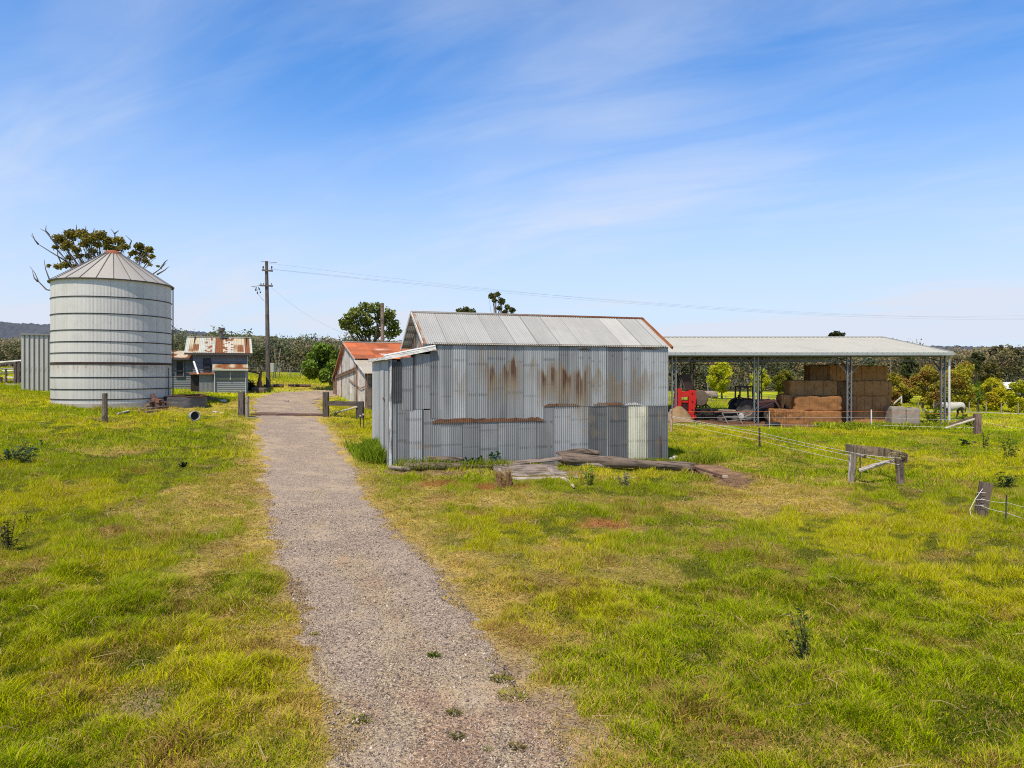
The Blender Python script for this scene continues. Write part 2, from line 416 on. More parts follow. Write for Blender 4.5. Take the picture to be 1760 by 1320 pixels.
STRAW = np.array((.62, .44, .125)); BROWN = np.array((.34, .20, .065)); BARE = np.array((.40, .29, .20)); RUSTC = np.array((.36, .14, .05)); MULCH = np.array((.23, .14, .085)); DIRT = np.array((.15, .075, .042))
GR_A = np.array((.315, .410, .004)); GR_B = np.array((.55, .54, .008)); GR_C = np.array((.078, .142, .003))
def lerp(a, b, t): return a + (b - a) * np.asarray(t)[..., None]
def green(f):
    c = lerp(np.broadcast_to(GR_A, f['tone'].shape + (3,)), GR_B, sstep(.40, .62, f['tone']))
    return lerp(c, GR_C, sstep(.53, .38, f['cl2'] * .25 + f['cl'] * .45 + f['cl3'] * .30) * .92)  # low gaps between tufts painted darker, shade put into the grass colour
def bump(x, y, rd):
    a = sstep(-.1, .8, rd)
    near = sstep(60, 30, np.hypot(x, y))
    return a * near * ((fbm(x * 1.1, y * 1.1, 3, 3) - .5) * .26 + (fbm(x * 1.5, y * 1.5, 7, 3) - .5) * .16 + (fbm(x * 3, y * 3, 1, 2) - .5) * .05) - .012 * (1 - a)
def ground_color(x, y):
    f = gfield(x, y)
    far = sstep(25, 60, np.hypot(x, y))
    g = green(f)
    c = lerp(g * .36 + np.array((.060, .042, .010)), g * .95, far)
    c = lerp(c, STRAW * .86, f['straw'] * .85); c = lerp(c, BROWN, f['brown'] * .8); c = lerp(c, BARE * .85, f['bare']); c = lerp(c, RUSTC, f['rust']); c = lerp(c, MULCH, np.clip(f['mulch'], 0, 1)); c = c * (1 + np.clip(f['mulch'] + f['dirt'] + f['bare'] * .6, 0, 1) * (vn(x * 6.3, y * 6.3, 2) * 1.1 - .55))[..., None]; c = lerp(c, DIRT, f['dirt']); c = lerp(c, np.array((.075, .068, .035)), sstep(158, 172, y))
    return c, f

def ground_material():
    t = NT('ground')
    pos = t.n('ShaderNodeNewGeometry').outputs['Position']
    c = t.n('ShaderNodeAttribute', attribute_name='Col').outputs['Color']
    a = t.noise(pos, 30, 5, .8); b = t.noise(pos, 3, 4, .65)
    v = t.math('MULTIPLY', t.math('MULTIPLY_ADD', a, 2.4), t.math('ADD', b, .5)); v.node.inputs[0].links[0].from_node.inputs[2].default_value = -.2
    cc = t.mix(1.0, c, t.n('ShaderNodeCombineColor', {0: v, 1: v, 2: v}).outputs[0], 'MULTIPLY')
    bp = t.n('ShaderNodeBump', {'Height': a, 'Strength': .6, 'Distance': .04}).outputs[0]
    p = t.n('ShaderNodeBsdfPrincipled', {'Base Color': cc, 'Roughness': 1.0, 'Normal': bp}); p.inputs['Specular IOR Level'].default_value = .1
    return t.out(p.outputs[0])
def gravel_material():
    t = NT('gravel')
    pos = t.n('ShaderNodeNewGeometry').outputs['Position']
    v1 = t.n('ShaderNodeTexVoronoi', {'Vector': pos, 'Scale': 38.0}); v2 = t.n('ShaderNodeTexVoronoi', {'Vector': pos, 'Scale': 90.0})
    s1 = t.n('ShaderNodeSeparateColor', {0: v1.outputs['Color']}); s2 = t.n('ShaderNodeSeparateColor', {0: v2.outputs['Color']})
    k = t.math('ADD', t.math('MULTIPLY', s1.outputs[0], .55), t.math('MULTIPLY', s2.outputs[0], .45))
    cr = t.n('ShaderNodeValToRGB', {0: k}); e = cr.color_ramp.elements
    e[0].position = .12; e[0].color = (.075, .054, .043, 1); e[1].position = .88; e[1].color = (.58, .46, .34, 1)
    for p_, c_ in ((.32, (.24, .18, .145, 1)), (.60, (.40, .31, .235, 1))):
        q = e.new(p_); q.color = c_
    big = t.noise(pos, .8, 4, .6)
    cc = t.mix(t.math('MULTIPLY', t.ramp(big, .45, .68), .6), cr.outputs[0], (.50, .385, .265)); cc = t.mix(t.math('MULTIPLY', t.ramp(t.noise(pos, 2.3, 5, .65), .52, .72), .5), cc, (.185, .15, .125))
    at = t.n('ShaderNodeAttribute', attribute_name='Col').outputs['Color']
    cc = t.mix(1.0, cc, at, 'MULTIPLY')
    hh = t.math('ADD', v1.outputs['Distance'], t.math('MULTIPLY', v2.outputs['Distance'], .5))
    bp = t.n('ShaderNodeBump', {'Height': hh, 'Strength': .55, 'Distance': .02}); bp.invert = True
    p = t.n('ShaderNodeBsdfPrincipled', {'Base Color': cc, 'Roughness': .95, 'Normal': bp.outputs[0]}); p.inputs['Specular IOR Level'].default_value = .15
    return t.out(p.outputs[0])

def graded(lo, mid, hi, st, out):
    a = np.arange(lo, hi, st); r = [hi]; s = st
    while r[-1] < out[1]: s *= 1.09; r.append(r[-1] + s)
    l = [lo]; s = st
    while l[-1] > out[0]: s *= 1.13; l.append(l[-1] - s)
    return np.array(l[:0:-1] + list(a) + r)
gx = graded(-26, 0, 26, .17, (-1100, 1100)); gy = graded(4.5, 0, 34, .15, (-40, 1300))
GXm, GYm = np.meshgrid(gx, gy)
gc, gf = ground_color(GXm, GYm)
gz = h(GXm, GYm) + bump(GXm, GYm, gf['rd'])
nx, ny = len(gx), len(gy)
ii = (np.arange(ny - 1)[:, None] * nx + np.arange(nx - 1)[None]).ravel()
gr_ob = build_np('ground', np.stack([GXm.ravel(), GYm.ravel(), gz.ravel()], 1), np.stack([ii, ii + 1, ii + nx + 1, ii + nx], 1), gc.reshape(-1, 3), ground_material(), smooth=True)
struct(gr_ob)

# driveway sheet up to and past the gate
def strip(ys, lf, rf, n=28):
    V = []; C = []
    for y in ys:
        l = lf(y); r = rf(y)
        xs = np.linspace(l, r, n); yy = np.full(n, y)
        V.append(np.stack([xs, yy, h(xs, yy) + .006 - .03 * (np.abs(np.linspace(-1, 1, n)) > .985)], 1))
    V = np.concatenate(V); m = len(ys)
    q = (np.arange(m - 1)[:, None] * n + np.arange(n - 1)[None]).ravel()
    k = 1.0 + (fbm(V[:, 0] * 1.2, V[:, 1] * .5, 4) - .5) * .8
    ss_ = np.tile(np.linspace(-1, 1, n), m); k = k * (1 + .16 * np.exp(-((np.abs(ss_) - .52) / .16) ** 2) - .10 * np.exp(-(ss_ / .2) ** 2)); eg = sstep(.80, .98, np.abs(ss_) + .25 * (fbm(V[:, 0] * 2.5, V[:, 1] * 2.5, 2) - .5))
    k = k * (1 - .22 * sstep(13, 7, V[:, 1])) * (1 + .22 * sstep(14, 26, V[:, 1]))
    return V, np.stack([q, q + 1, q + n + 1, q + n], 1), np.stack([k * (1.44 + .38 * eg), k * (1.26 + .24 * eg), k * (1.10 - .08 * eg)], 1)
def wobl(y, sd): return float((fbm(np.array([y * .9 + sd]), np.array([sd * 1.0]), 3) - .5)[0] * 1.0 + (fbm(np.array([y * 5.0]), np.array([sd * 1.0]), 5) - .5)[0] * .6)
M_GRAVEL = gravel_material()
ys = np.concatenate([np.arange(-12, 5, .5), np.arange(5, GATE_Y + .4, .1)])
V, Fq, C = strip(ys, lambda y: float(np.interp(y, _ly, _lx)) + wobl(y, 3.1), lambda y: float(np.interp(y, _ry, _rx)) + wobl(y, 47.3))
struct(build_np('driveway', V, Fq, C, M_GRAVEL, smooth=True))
# the far bend of the driveway
cl = [Vector((a, b)) for a, b in _cl]; pts = []
for a, b in zip(cl[:-1], cl[1:]):
    k = max(2, int((b - a).length / .4)); pts += [a.lerp(b, i / k) for i in range(k)]
V = []; n = 12; sm = [sum((pts[min(max(i + j, 0), len(pts) - 1)] for j in range(-5, 6)), Vector((0, 0))) / 11 for i in range(len(pts))]
for i, p in enumerate(sm):
    dd = (sm[min(i + 1, len(sm) - 1)] - sm[max(i - 1, 0)]).normalized(); nn = Vector((dd.y, -dd.x))
    for k in range(n):
        q = p + nn * ((k / (n - 1) * 2 - 1) * (1.9 + (wobl(i * .7, 9) if k in (0, n - 1) else 0))); V.append((q.x, q.y, hz(q.x, q.y) + .012))
m = len(sm); q = (np.arange(m - 1)[:, None] * n + np.arange(n - 1)[None]).ravel()
struct(build_np('farm_track', np.array(V), np.stack([q, q + n, q + n + 1, q + 1], 1), np.full((len(V), 3), 1.12), M_GRAVEL, smooth=True))

# loose stones on the driveway
N = 60000
u = rng.rand(N) ** .5; yy = 6.2 + 17 * (1 - np.sqrt(1 - rng.rand(N) * .96)); s = rng.rand(N)
l = np.interp(yy, _ly, _lx); r = np.interp(yy, _ry, _rx); xx = l - .08 + (r - l + .16) * s
sz = .0045 + .011 * rng.rand(N) ** 3 + .0003 * (yy - 6) + .024 * rng.rand(N) ** 40
keep = rng.rand(N) < .25 + .9 * fbm(xx * 1.3, yy * 1.3, 6, 2)
xx, yy, sz = xx[keep], yy[keep], sz[keep]; N = len(xx)
oc = np.array([(1, 0, 0), (-.6, .8, 0), (-.6, -.8, 0), (0, 0, .8), (.2, .2, -.5)])
of = np.array([(0, 1, 3), (1, 2, 3), (2, 0, 3), (1, 0, 4), (2, 1, 4), (0, 2, 4)])
an = rng.rand(N) * 6.28; ca, sa = np.cos(an), np.sin(an)
jj = oc[None] * (.7 + .6 * rng.rand(N, 5, 1)) * sz[:, None, None]
V = np.stack([jj[..., 0] * ca[:, None] - jj[..., 1] * sa[:, None] + xx[:, None], jj[..., 0] * sa[:, None] + jj[..., 1] * ca[:, None] + yy[:, None], jj[..., 2] + (h(xx, yy) + .008)[:, None]], 2).reshape(-1, 3)
Fq = (of[None] + (np.arange(N) * 5)[:, None, None]).reshape(-1, 3)
pal = np.array([(.13, .10, .085), (.30, .235, .20), (.46, .365, .29), (.60, .50, .40), (.38, .27, .19)])
C = np.repeat(pal[rng.choice(5, N, p=[.3, .3, .2, .1, .1])] * (.8 + .4 * rng.rand(N, 1)), 5, 0)
o = build_np('gravel', V, Fq, C, M_STONE); tag(o, 'loose grey and brown gravel scattered over the driveway', 'gravel', kind='stuff')

# ---------------------------------------------------------------- grass
PLK = G(912, 811)
def free(x, y):
    k = np.ones(x.shape, bool)
    for o in ORECT: k &= ~in_orect(x, y, o, .0)
    k &= ~((np.abs((x - PLK[0]) * .96 + (y - PLK[1]) * .28) < 1.5) & (np.abs(-(x - PLK[0]) * .28 + (y - PLK[1]) * .96) < 1.9) & (vn(x * 2.5, y * 2.5, 3) < .72))
    k &= np.hypot(x - SILO_X, y - SILO_Y) > SILO_R + .15
    return k
def make_blades(N, y0, y1, hs, ws, five, seed, pw=2.0):
    r = np.random.RandomState(seed)
    y = (y0 ** pw + (y1 ** pw - y0 ** pw) * r.rand(N)) ** (1 / pw)
    x = (r.rand(N) * 2 - 1) * (.80 * y + 1.2)
    f = gfield(x, y)
    dead = np.clip(f['straw'] * .85 + f['rust'] + f['mulch'] * .7 + f['brown'] * .7, 0, 1)
    pk = np.clip(1.1 - f['bare'] * .95 - f['rust'] * .75 - f['mulch'] * .95 - f['dirt'] * 1.2 - f['straw'] * .2, 0, 1) * (f['rd'] > .02 + .12 * r.rand(N) - .55 * sstep(.52, .74, vn(x * 1.7, y * 1.7, 4))) * (.62 + .7 * f['cl'])
    keep = (r.rand(N) < pk) & free(x, y)
    x, y, dead = x[keep], y[keep], dead[keep]; f = {k: v[keep] for k, v in f.items()}; N = len(x)
    c = green(f) * (.60 + .75 * r.rand(N, 1))
    c = lerp(c, GR_B * 1.1, (r.rand(N) < .25) * .6); c = lerp(c, np.array((.40, .30, .08)), (r.rand(N) < .10) * .8)
    isd = r.rand(N) < dead * .8 + .10
    dc = lerp(np.broadcast_to(STRAW * 1.05, (N, 3)), BROWN, np.clip(f['brown'] * .9 + (r.rand(N) < .18) * .6, 0, 1)); dc = lerp(dc, RUSTC, np.clip(f['rust'], 0, 1) * .8)
    c = np.where(isd[:, None], dc * (.75 + .45 * r.rand(N, 1)), c)
    tuft = sstep(.38, .72, f['cl'] * .6 + f['cl3'] * .4)
    H = hs * (.46 + 1.65 * tuft ** 1.5 + .25 * f['cl2']) * (.6 + .7 * r.rand(N)) * (1 - .45 * np.clip(f['straw'], 0, 1)) * sstep(-.5, 1.1, f['rd'] + .25)
    H = np.maximum(H, .025)
    la = fbm(x * .8, y * .8, 5, 2) * 12.6 + r.randn(N) * 1.7
    le = (.35 + .75 * r.rand(N)) * H
    lx, ly = np.cos(la) * le, np.sin(la) * le
    wa = r.rand(N) * 6.28; W_ = ws * (.6 + .8 * r.rand(N)); wx, wy = np.cos(wa) * W_ / 2, np.sin(wa) * W_ / 2
    z = h(x, y) + bump(x, y, f['rd']) - .01
    if five:
        V = np.zeros((N, 5, 3))
        V[:, 0] = np.stack([x - wx, y - wy, z], 1); V[:, 1] = np.stack([x + wx, y + wy, z], 1)
        V[:, 2] = np.stack([x - wx * .8 + lx * .3, y - wy * .8 + ly * .3, z + H * .62], 1); V[:, 3] = np.stack([x + wx * .8 + lx * .3, y + wy * .8 + ly * .3, z + H * .62], 1)
        V[:, 4] = np.stack([x + lx, y + ly, z + H * .9], 1)
        T = np.array([(0, 1, 3), (0, 3, 2), (2, 3, 4)]); k = 5
    else:
        V = np.zeros((N, 3, 3))
        V[:, 0] = np.stack([x - wx, y - wy, z], 1); V[:, 1] = np.stack([x + wx, y + wy, z], 1); V[:, 2] = np.stack([x + lx * .8, y + ly * .8, z + H], 1)
        T = np.array([(0, 1, 2)]); k = 3
    Fq = (T[None] + (np.arange(N) * k)[:, None, None]).reshape(-1, 3)
    return V.reshape(-1, 3), Fq, np.repeat(c, k, 0)
GR = []
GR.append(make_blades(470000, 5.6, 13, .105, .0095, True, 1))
GR.append(make_blades(520000, 13, 24, .088, .013, False, 2))
GR.append(make_blades(440000, 24, 48, .10, .030, False, 3))
GR.append(make_blades(220000, 48, 110, .12, .07, False, 4))
off = 0; Vs = []; Fs = []; Cs = []
for a, b, c in GR: Vs.append(a); Fs.append(b + off); Cs.append(c); off += len(a)
# long pale dead stems lying in the sward
N = 1500; r = np.random.RandomState(9)
y = (5.8 ** 1.6 + (24 ** 1.6 - 5.8 ** 1.6) * r.rand(N)) ** (1 / 1.6); x = (r.rand(N) * 2 - 1) * (.78 * y + 1)
f = gfield(x, y); kp = (f['rd'] > .3) & free(x, y) & (f['dirt'] < .2); x, y = x[kp], y[kp]; rd = f['rd'][kp]; N = len(x)
L = .12 + .28 * r.rand(N); a0 = r.rand(N) * 6.28; cu = r.randn(N) * 1.6; V = np.zeros((N, 8, 3)); z0 = h(x, y) + bump(x, y, rd) + .03
ww = .0028 + .0003 * y
for i in range(4):
    t = i / 3; aa = a0 + cu * t; px_ = x + np.cos(aa) * L * t; py_ = y + np.sin(aa) * L * t; pz = z0 + .09 * np.sin(t * 2.6) * L / .3
    V[:, 2 * i] = np.stack([px_ - np.sin(aa) * ww, py_ + np.cos(aa) * ww, pz], 1); V[:, 2 * i + 1] = np.stack([px_ + np.sin(aa) * ww, py_ - np.cos(aa) * ww, pz + .004], 1)
T = np.array([(0, 1, 3), (0, 3, 2), (2, 3, 5), (2, 5, 4), (4, 5, 7), (4, 7, 6)])
Vs.append(V.reshape(-1, 3)); Fs.append((T[None] + (np.arange(N) * 8)[:, None, None]).reshape(-1, 3) + off)
Cs.append(np.repeat(np.array((.46, .36, .18)) * (.5 + .6 * r.rand(N, 1)), 8, 0))
off += N * 8
# short dead litter on the worn ground
N = 240000; r = np.random.RandomState(19); y = (5.8 ** 1.5 + (26 ** 1.5 - 5.8 ** 1.5) * r.rand(N)) ** (1 / 1.5); x = (r.rand(N) * 2 - 1) * (.78 * y + 1)
f = gfield(x, y); kp = (f['rd'] > -.12) & free(x, y) & (r.rand(N) < np.clip(f['straw'] + f['bare'] * .35 + f['brown'] * .6 + f['rust'] * .8 + f['mulch'] * .8, .06, 1))
x, y = x[kp], y[kp]; f = {k: v[kp] for k, v in f.items()}; N = len(x); L = .04 + .10 * r.rand(N); a0 = r.rand(N) * 6.28; ww = .0026 + .0003 * y; z0 = h(x, y) + bump(x, y, f['rd']) + .012
ca, sa = np.cos(a0), np.sin(a0); up = .05 * r.rand(N) * r.rand(N)
V = np.stack([np.stack([x - sa * ww, y + ca * ww, z0], 1), np.stack([x + sa * ww, y - ca * ww, z0 + .003], 1), np.stack([x + ca * L, y + sa * L, z0 + up], 1)], 1)
lc = lerp(np.broadcast_to(np.array((.68, .51, .20)), (N, 3)), np.array((.20, .11, .045)), r.rand(N) ** 1.3); lc = lerp(lc, RUSTC, np.clip(f['rust'], 0, 1) * .7); lc = lerp(lc, MULCH * 1.2, np.clip(f['mulch'], 0, 1) * .8)
Vs.append(V.reshape(-1, 3)); Fs.append(np.arange(N * 3).reshape(-1, 3) + off); Cs.append(np.repeat(lc * (.6 + .7 * r.rand(N, 1)), 3, 0))
o = build_np('grass', np.concatenate(Vs), np.concatenate(Fs), np.concatenate(Cs), M_GRASS)
tag(o, 'rough pasture grass, bright green with dry straw patches along the driveway', 'grass', kind='stuff')
# ---------------------------------------------------------------- sheet metal helper
def corr(mb, o, u, v, n, W_, H_, pitch=.085, amp=.011, rows=2, c=(.45, .47, .49), colf=None, rustf=None, ribs=False, per=6, outline=None):
    """corrugated (or ribbed) sheet: o corner, u along, v up the sheet, n outward"""
    o, u, v, n = [np.array(q, float) for q in (o, u, v, n)]
    if ribs:
        k = int(W_ / pitch) + 1; s = []; of = []
        for i in range(k):
            for a, b in ((0, 0), (.36, 0), (.42, 1), (.56, 1), (.62, 0)):
                q = (i + a) * pitch
                if q <= W_: s.append(q); of.append(b * amp)
        s.append(W_); of.append(0); s = np.array(s); of = np.array(of)
    else:
        s = np.linspace(0, W_, max(3, int(W_ / pitch * per) + 1)); of = amp * np.sin(2 * np.pi * s / pitch)
    t = np.linspace(0, 1, rows + 1); S, T = np.meshgrid(s, t); OF = np.broadcast_to(of, S.shape)
    TT = T * H_ if not callable(H_) else T * H_(S)
    V = o + S[..., None] * u + TT[..., None] * v + OF[..., None] * n
    C = np.broadcast_to(np.array(c, float), S.shape + (3,)) if colf is None else colf(S, TT)
    Ru = np.zeros(S.shape) if rustf is None else rustf(S, TT)
    m = len(s); q = (np.arange(rows)[:, None] * m + np.arange(m - 1)[None]).ravel()
    fs = np.stack([q, q + 1, q + m + 1, q + m], 1)
    if np.dot(np.cross(u, v), n) < 0: fs = fs[:, ::-1]
    mb.add(V.reshape(-1, 3), fs.tolist(), C.reshape(-1, 3), None, Ru.ravel())
    return mb
def sheetcols(seed, base, var=.12, lap=.72, warm=0, lines=True):
    r = np.random.RandomState(seed); tones = 1 + var * r.randn(400)
    def f(S, T):
        i = (S / lap).astype(int) % 400; k = tones[i]
        if lines: k = k * (1 - .45 * (np.abs((S / lap) % 1.0) < .02))
        k = k * (1 + .16 * (fbm(S * 1.2, T * .7, seed) - .5)) * (1 + .10 * (vn(S * 18, T * .35, seed + 1) - .5))
        return np.array(base)[None, None] * k[..., None]
    return f
GALV = np.array((.37, .38, .385))

# ---------------------------------------------------------------- the corrugated iron shed
A = Vector((SH_A[0], SH_A[1], 0)); U = Vector((math.cos(SH_TH), math.sin(SH_TH), 0)); D_ = Vector((-math.sin(SH_TH), math.cos(SH_TH), 0)); Z = Vector((0, 0, 1))
S0, S1, DEP = 1.73, 11.98, 5.2
def sp(s, t, z): return A + U * s + D_ * t + Z * z
def s_of(px):                                             # wall distance seen at a photo column
    k = (px - CX) / F0; return (k * A.y - A.x) / (U.x - k * U.y)
def z_of(py, s): return CH + (HY - py) / F0 * (A.y + U.y * s)
shed = thing('corrugated_shed', A, 'tall patched corrugated iron shed with rust streaks, lean-to and pale gable roof', 'shed')
EZ, RZ = 4.78, 6.20                                       # eave and ridge
rw = np.random.RandomState(5)
bk_ = MB(); corr(bk_, sp(S0, DEP, -.4), -U, Z, D_, S0, 4.6, rows=6); bk_.build('wall', M_GALV, shed)
# front wall patched from many sheets; rectangles in photo pixels (crop of the wall, 2.933 px per px)
def cp(cx, cy): return 620 + cx / 2.933, 500 + cy / 2.933
streaks = [(640, 695, 360, 470, 1.0), (712, 795, 335, 455, 1.0), (600, 616, 310, 380, .6), (850, 872, 345, 420, .6), (905, 1075, 368, 505, 1.0), (1078, 1150, 385, 530, .9), (1250, 1312, 415, 515, .55), (1370, 1455, 400, 500, .5), (480, 520, 400, 470, .35), (1160, 1215, 390, 470, .5), (940, 966, 350, 400, .9)]
STK = []
for a, b, c, d, k in streaks:
    xa, ya = cp(a, c); xb, yb = cp(b, d); sa, sb = s_of(xa), s_of(xb); STK.append((sa, sb, z_of(ya, sa), z_of(yb, sb), k))
def wall_rust(base_s, base_z, extra=0):
    def f(S, T):
        s = S + base_s; z = T + base_z; r = np.zeros(S.shape) + extra
        for a, b, zt, zb, k in STK:
            l = vn(s * 11, s * 0 + a * 3, 2); top = zt - .25 * vn(s * 7, s * 0 + 5, 3); bot = zb + .55 * (1 - l)
            m = sstep(a - .12, a + .08, s) * sstep(b + .12, b - .08, s) * sstep(top + .12, top - .10, z) * sstep(bot - .15, bot + .35, z)
            r = np.maximum(r, m * k * (.16 + .60 * sstep(.35, .85, vn(s * 12, s * 0 + 9, 1)) + .16 * vn(s * 40, z * 2, 4)))
        return r
    return f
def streak(s, z):
    ws = np.zeros(s.shape); st = np.zeros(s.shape)
    for a, b, zt, zb, k in STK:
        e = sstep(a - .32, a + .22, s) * sstep(b + .32, b - .22, s); l = vn(s * 7.5, s * 0 + a * 3, 2); l2 = vn(s * 11.8, s * 0 + 7, 1) * .6 + vn(s * 25, s * 0 + 3, 4) * .4
        top = zt + .22 - .75 * vn(s * 8, s * 0 + 5, 3); bot = zb + .6 * (1 - l) - .55
        v = sstep(top + .12, top - .20, z) * sstep(bot - .75, bot + .45, z)
        ws = np.maximum(ws, e * k ** .6 * v * (.62 + .5 * l2))
        v2 = sstep(top - .05, top - .22, z) * sstep(bot + .1, bot + .75, z)
        st = np.maximum(st, e * v2 * sstep(.80 - .50 * k, 1.0 - .34 * k, l2) * (.65 + .5 * vn(s * 30, z * 3, 4)) * k)
    return np.clip(ws, 0, .8), np.clip(st, 0, .92)
def put_sheet(mb, cx0, cy0, cx1, cy1, base, proud, seed, rust=0, rows=None, tilt=0):
    xa, ya = cp(cx0, cy0); xb, yb = cp(cx1, cy1); sa, sb = s_of(xa), s_of(xb); zt = z_of(ya, sa); zb = z_of(yb, sa)
    rows = rows or max(6, int((zt - zb) / .055))
    b = np.array(base)
    def cf(S, T):
        s = S + sa; z = T + zb
        k = 1 + .16 * (fbm(s * 1.1 + seed, z * .9, 1) - .5) + .16 * (vn(s * 15, z * .4 + seed, 2) - .5)
        k = k * (1 - .16 * sstep(.42, .46, S / (sb - sa)) * sstep(.50, .48, S / (sb - sa)))
        for lz in ((.37, .78) if zt - zb > 1.5 else (.6,)):      # nail rows and lap stains
            zz_ = zb + (zt - zb) * (lz + .13 * ((seed * .618) % 1 - .5))
            k = k * (1 - .38 * (np.abs(z - zz_) < .045) * (vn(S * 9 + seed, S * 0, 3) > .35) * (((s * 11.76) % 1) < .6))
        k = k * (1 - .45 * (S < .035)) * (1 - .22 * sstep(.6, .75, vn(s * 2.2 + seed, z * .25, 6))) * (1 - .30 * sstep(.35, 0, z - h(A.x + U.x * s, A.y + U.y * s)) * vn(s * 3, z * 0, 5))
        ws_, st_ = streak(s, z); cc_ = b[None, None] * k[..., None]; cc_ = lerp(cc_, np.array((.25, .185, .11)), ws_); return lerp(cc_, np.array((.105, .045, .026)), st_)
    corr(mb, sp(sa, -proud - tilt, zb), U, Z, -D_, sb - sa, zt - zb, rows=rows, colf=cf, rustf=lambda S, T: rust + .22 * sstep(.72, .9, vn(S * 3 + seed, T * 3, 2)))
fw = MB()
g = lambda k, w=0: GALV * k + np.array((w, w * .8, 0))
bx = [385, 463, 533, 640, 735, 820, 918]
top = 274
ton = [.90, 1.08, .80, .68, .74, .98]
for i in range(6): put_sheet(fw, bx[i] - 3, top, bx[i + 1] + 3, 648, g(ton[i]), .012 + .006 * (i % 2), i)
bx = [918, 1000, 1095, 1160, 1240, 1318, 1410, 1546]; ton = [.86, .72, .96, 1.02, .52, .84, 1.06]
for i in range(7): put_sheet(fw, bx[i] - 3, top, bx[i + 1] + 3, 582, g(ton[i]), .014 + .006 * (i % 2), 20 + i)
# lower row, running behind the upper one
lo = [(222, 315, 595, 1.1), (315, 402, 600, .74), (402, 512, 640, .86), (512, 602, 640, .60), (602, 692, 640, .76), (692, 792, 640, .92), (792, 888, 640, .74), (888, 972, 575, .70), (972, 1060, 575, .98), (1060, 1145, 575, 1.0),
      (1145, 1238, 575, .40), (1236, 1250, 575, .85), (1250, 1347, 575, .38), (1443, 1546, 575, .42)]
for i, (a, b, t_, k) in enumerate(lo): put_sheet(fw, a - 3, t_, b + 3, 880, g(k), .004 * (i % 2), 40 + i)
put_sheet(fw, 1345, 577, 1445, 880, (.68, .66, .52), .012, 61)
# lean-to front: corner boards and upper sheets
for i, (a, b, t_, b_, k) in enumerate([(140, 182, 350, 900, .80), (180, 226, 560, 900, .66), (200, 265, 335, 600, .74), (263, 275, 330, 600, .40), (273, 352, 318, 595, .82), (350, 388, 300, 640, .62), (225, 240, 590, 880, .45), (308, 318, 595, 880, .40)]):
    put_sheet(fw, a, t_, b, b_, g(k), .010 + .005 * (i % 3), 70 + i)
fw.build('wall', M_GALV, shed, smooth=False)
# ragged rusted strips where sheets have torn off their laps
def strip_rust(c0, c1, y0, y1, seed, pale=0):
    mb = MB(); xa, ya = cp(c0, y0); xb, yb = cp(c1, y1); sa, sb = s_of(xa), s_of(xb); zt = z_of(ya, sa); zb = z_of(yb, sa)
    def Hf(S): return np.maximum(.015, (zt - zb) * .78 * (.72 + .42 * vn((S + seed) * 1.3, S * 0, 1)) * (.8 + .3 * vn(S * 9, S * 0 + seed, 2)) * (.35 + .65 * sstep(0, .25, S) * sstep(0, .3, sb - sa - S)))
    corr(mb, sp(sa, -.034, zb), U, Z, -D_, sb - sa, Hf, rows=4, c=(.62, .60, .56) if pale else (.105, .042, .026), rustf=lambda S, T: np.full(S.shape, .05 if pale else .28) + .3 * (vn(S * 5, T * 8, seed) - .5))
    return mb.build('rusted_strip', M_GALV, shed)
strip_rust(360, 922, 638, 668, 1); strip_rust(922, 1102, 563, 583, 2); strip_rust(1172, 1330, 556, 578, 3); strip_rust(1330, 1414, 556, 576, 4, 1); strip_rust(1095, 1157, 285, 298, 5); strip_rust(1410, 1495, 284, 295, 6)
# dark sheet hung on the lean-to corner
mb = MB(); xa, ya = cp(140, 356); xb, yb = cp(206, 560); sa, sb = s_of(xa), s_of(xb); zt, zb = z_of(ya, sa), z_of(yb, sa)
corr(mb, sp(sa, -.05, zb), U, Z, -D_, sb - sa, zt - zb, rows=6, c=(.065, .068, .07)); o = mb.build('hanging_sheet', M_GALV, shed); o['label'] = 'darker sheet hung on the lean-to corner'
# corner post, side walls
mb = MB((.34, .34, .34)); mb.beam(sp(.06, -.045, -.3), sp(.06, -.045, 4.2), .10, .05); mb.build('corner_post', M_WOOD, shed)
lw = MB(); corr(lw, sp(0, DEP, -.2), -D_, Z, -U, DEP, 4.36, rows=50, colf=sheetcols(3, GALV * 1.02, .10, .8), rustf=lambda S, T: .12 * sstep(.6, 0, T) + 0 * S); lw.build('wall', M_GALV, shed)
dr = MB(); corr(dr, sp(-.035, 2.15, .0), -D_, Z, -U, 1.05, 3.7, rows=30, colf=sheetcols(8, GALV * 1.1, .05, .5)); o = dr.build('door', M_GALV, shed)
l_ = MB((.42, .18, .12)); l_.beam(sp(-.06, 1.35, 2.62), sp(-.06, .95, 2.62), .05, .03); l_.build('latch', M_RUSTY, o)
rwl = MB(); corr(rwl, sp(S1, .0, -.6), D_, Z, U, DEP, 5.2, rows=12, colf=sheetcols(5, GALV * .8, .12, .72)); rwl.build('wall', M_GALV, shed)
bw = MB(); corr(bw, sp(S1, DEP, -.4), -U, Z, D_, S1 - S0, 5.0, rows=10, colf=sheetcols(6, GALV * .8, .12, .72)); bw.build('wall', M_GALV, shed)
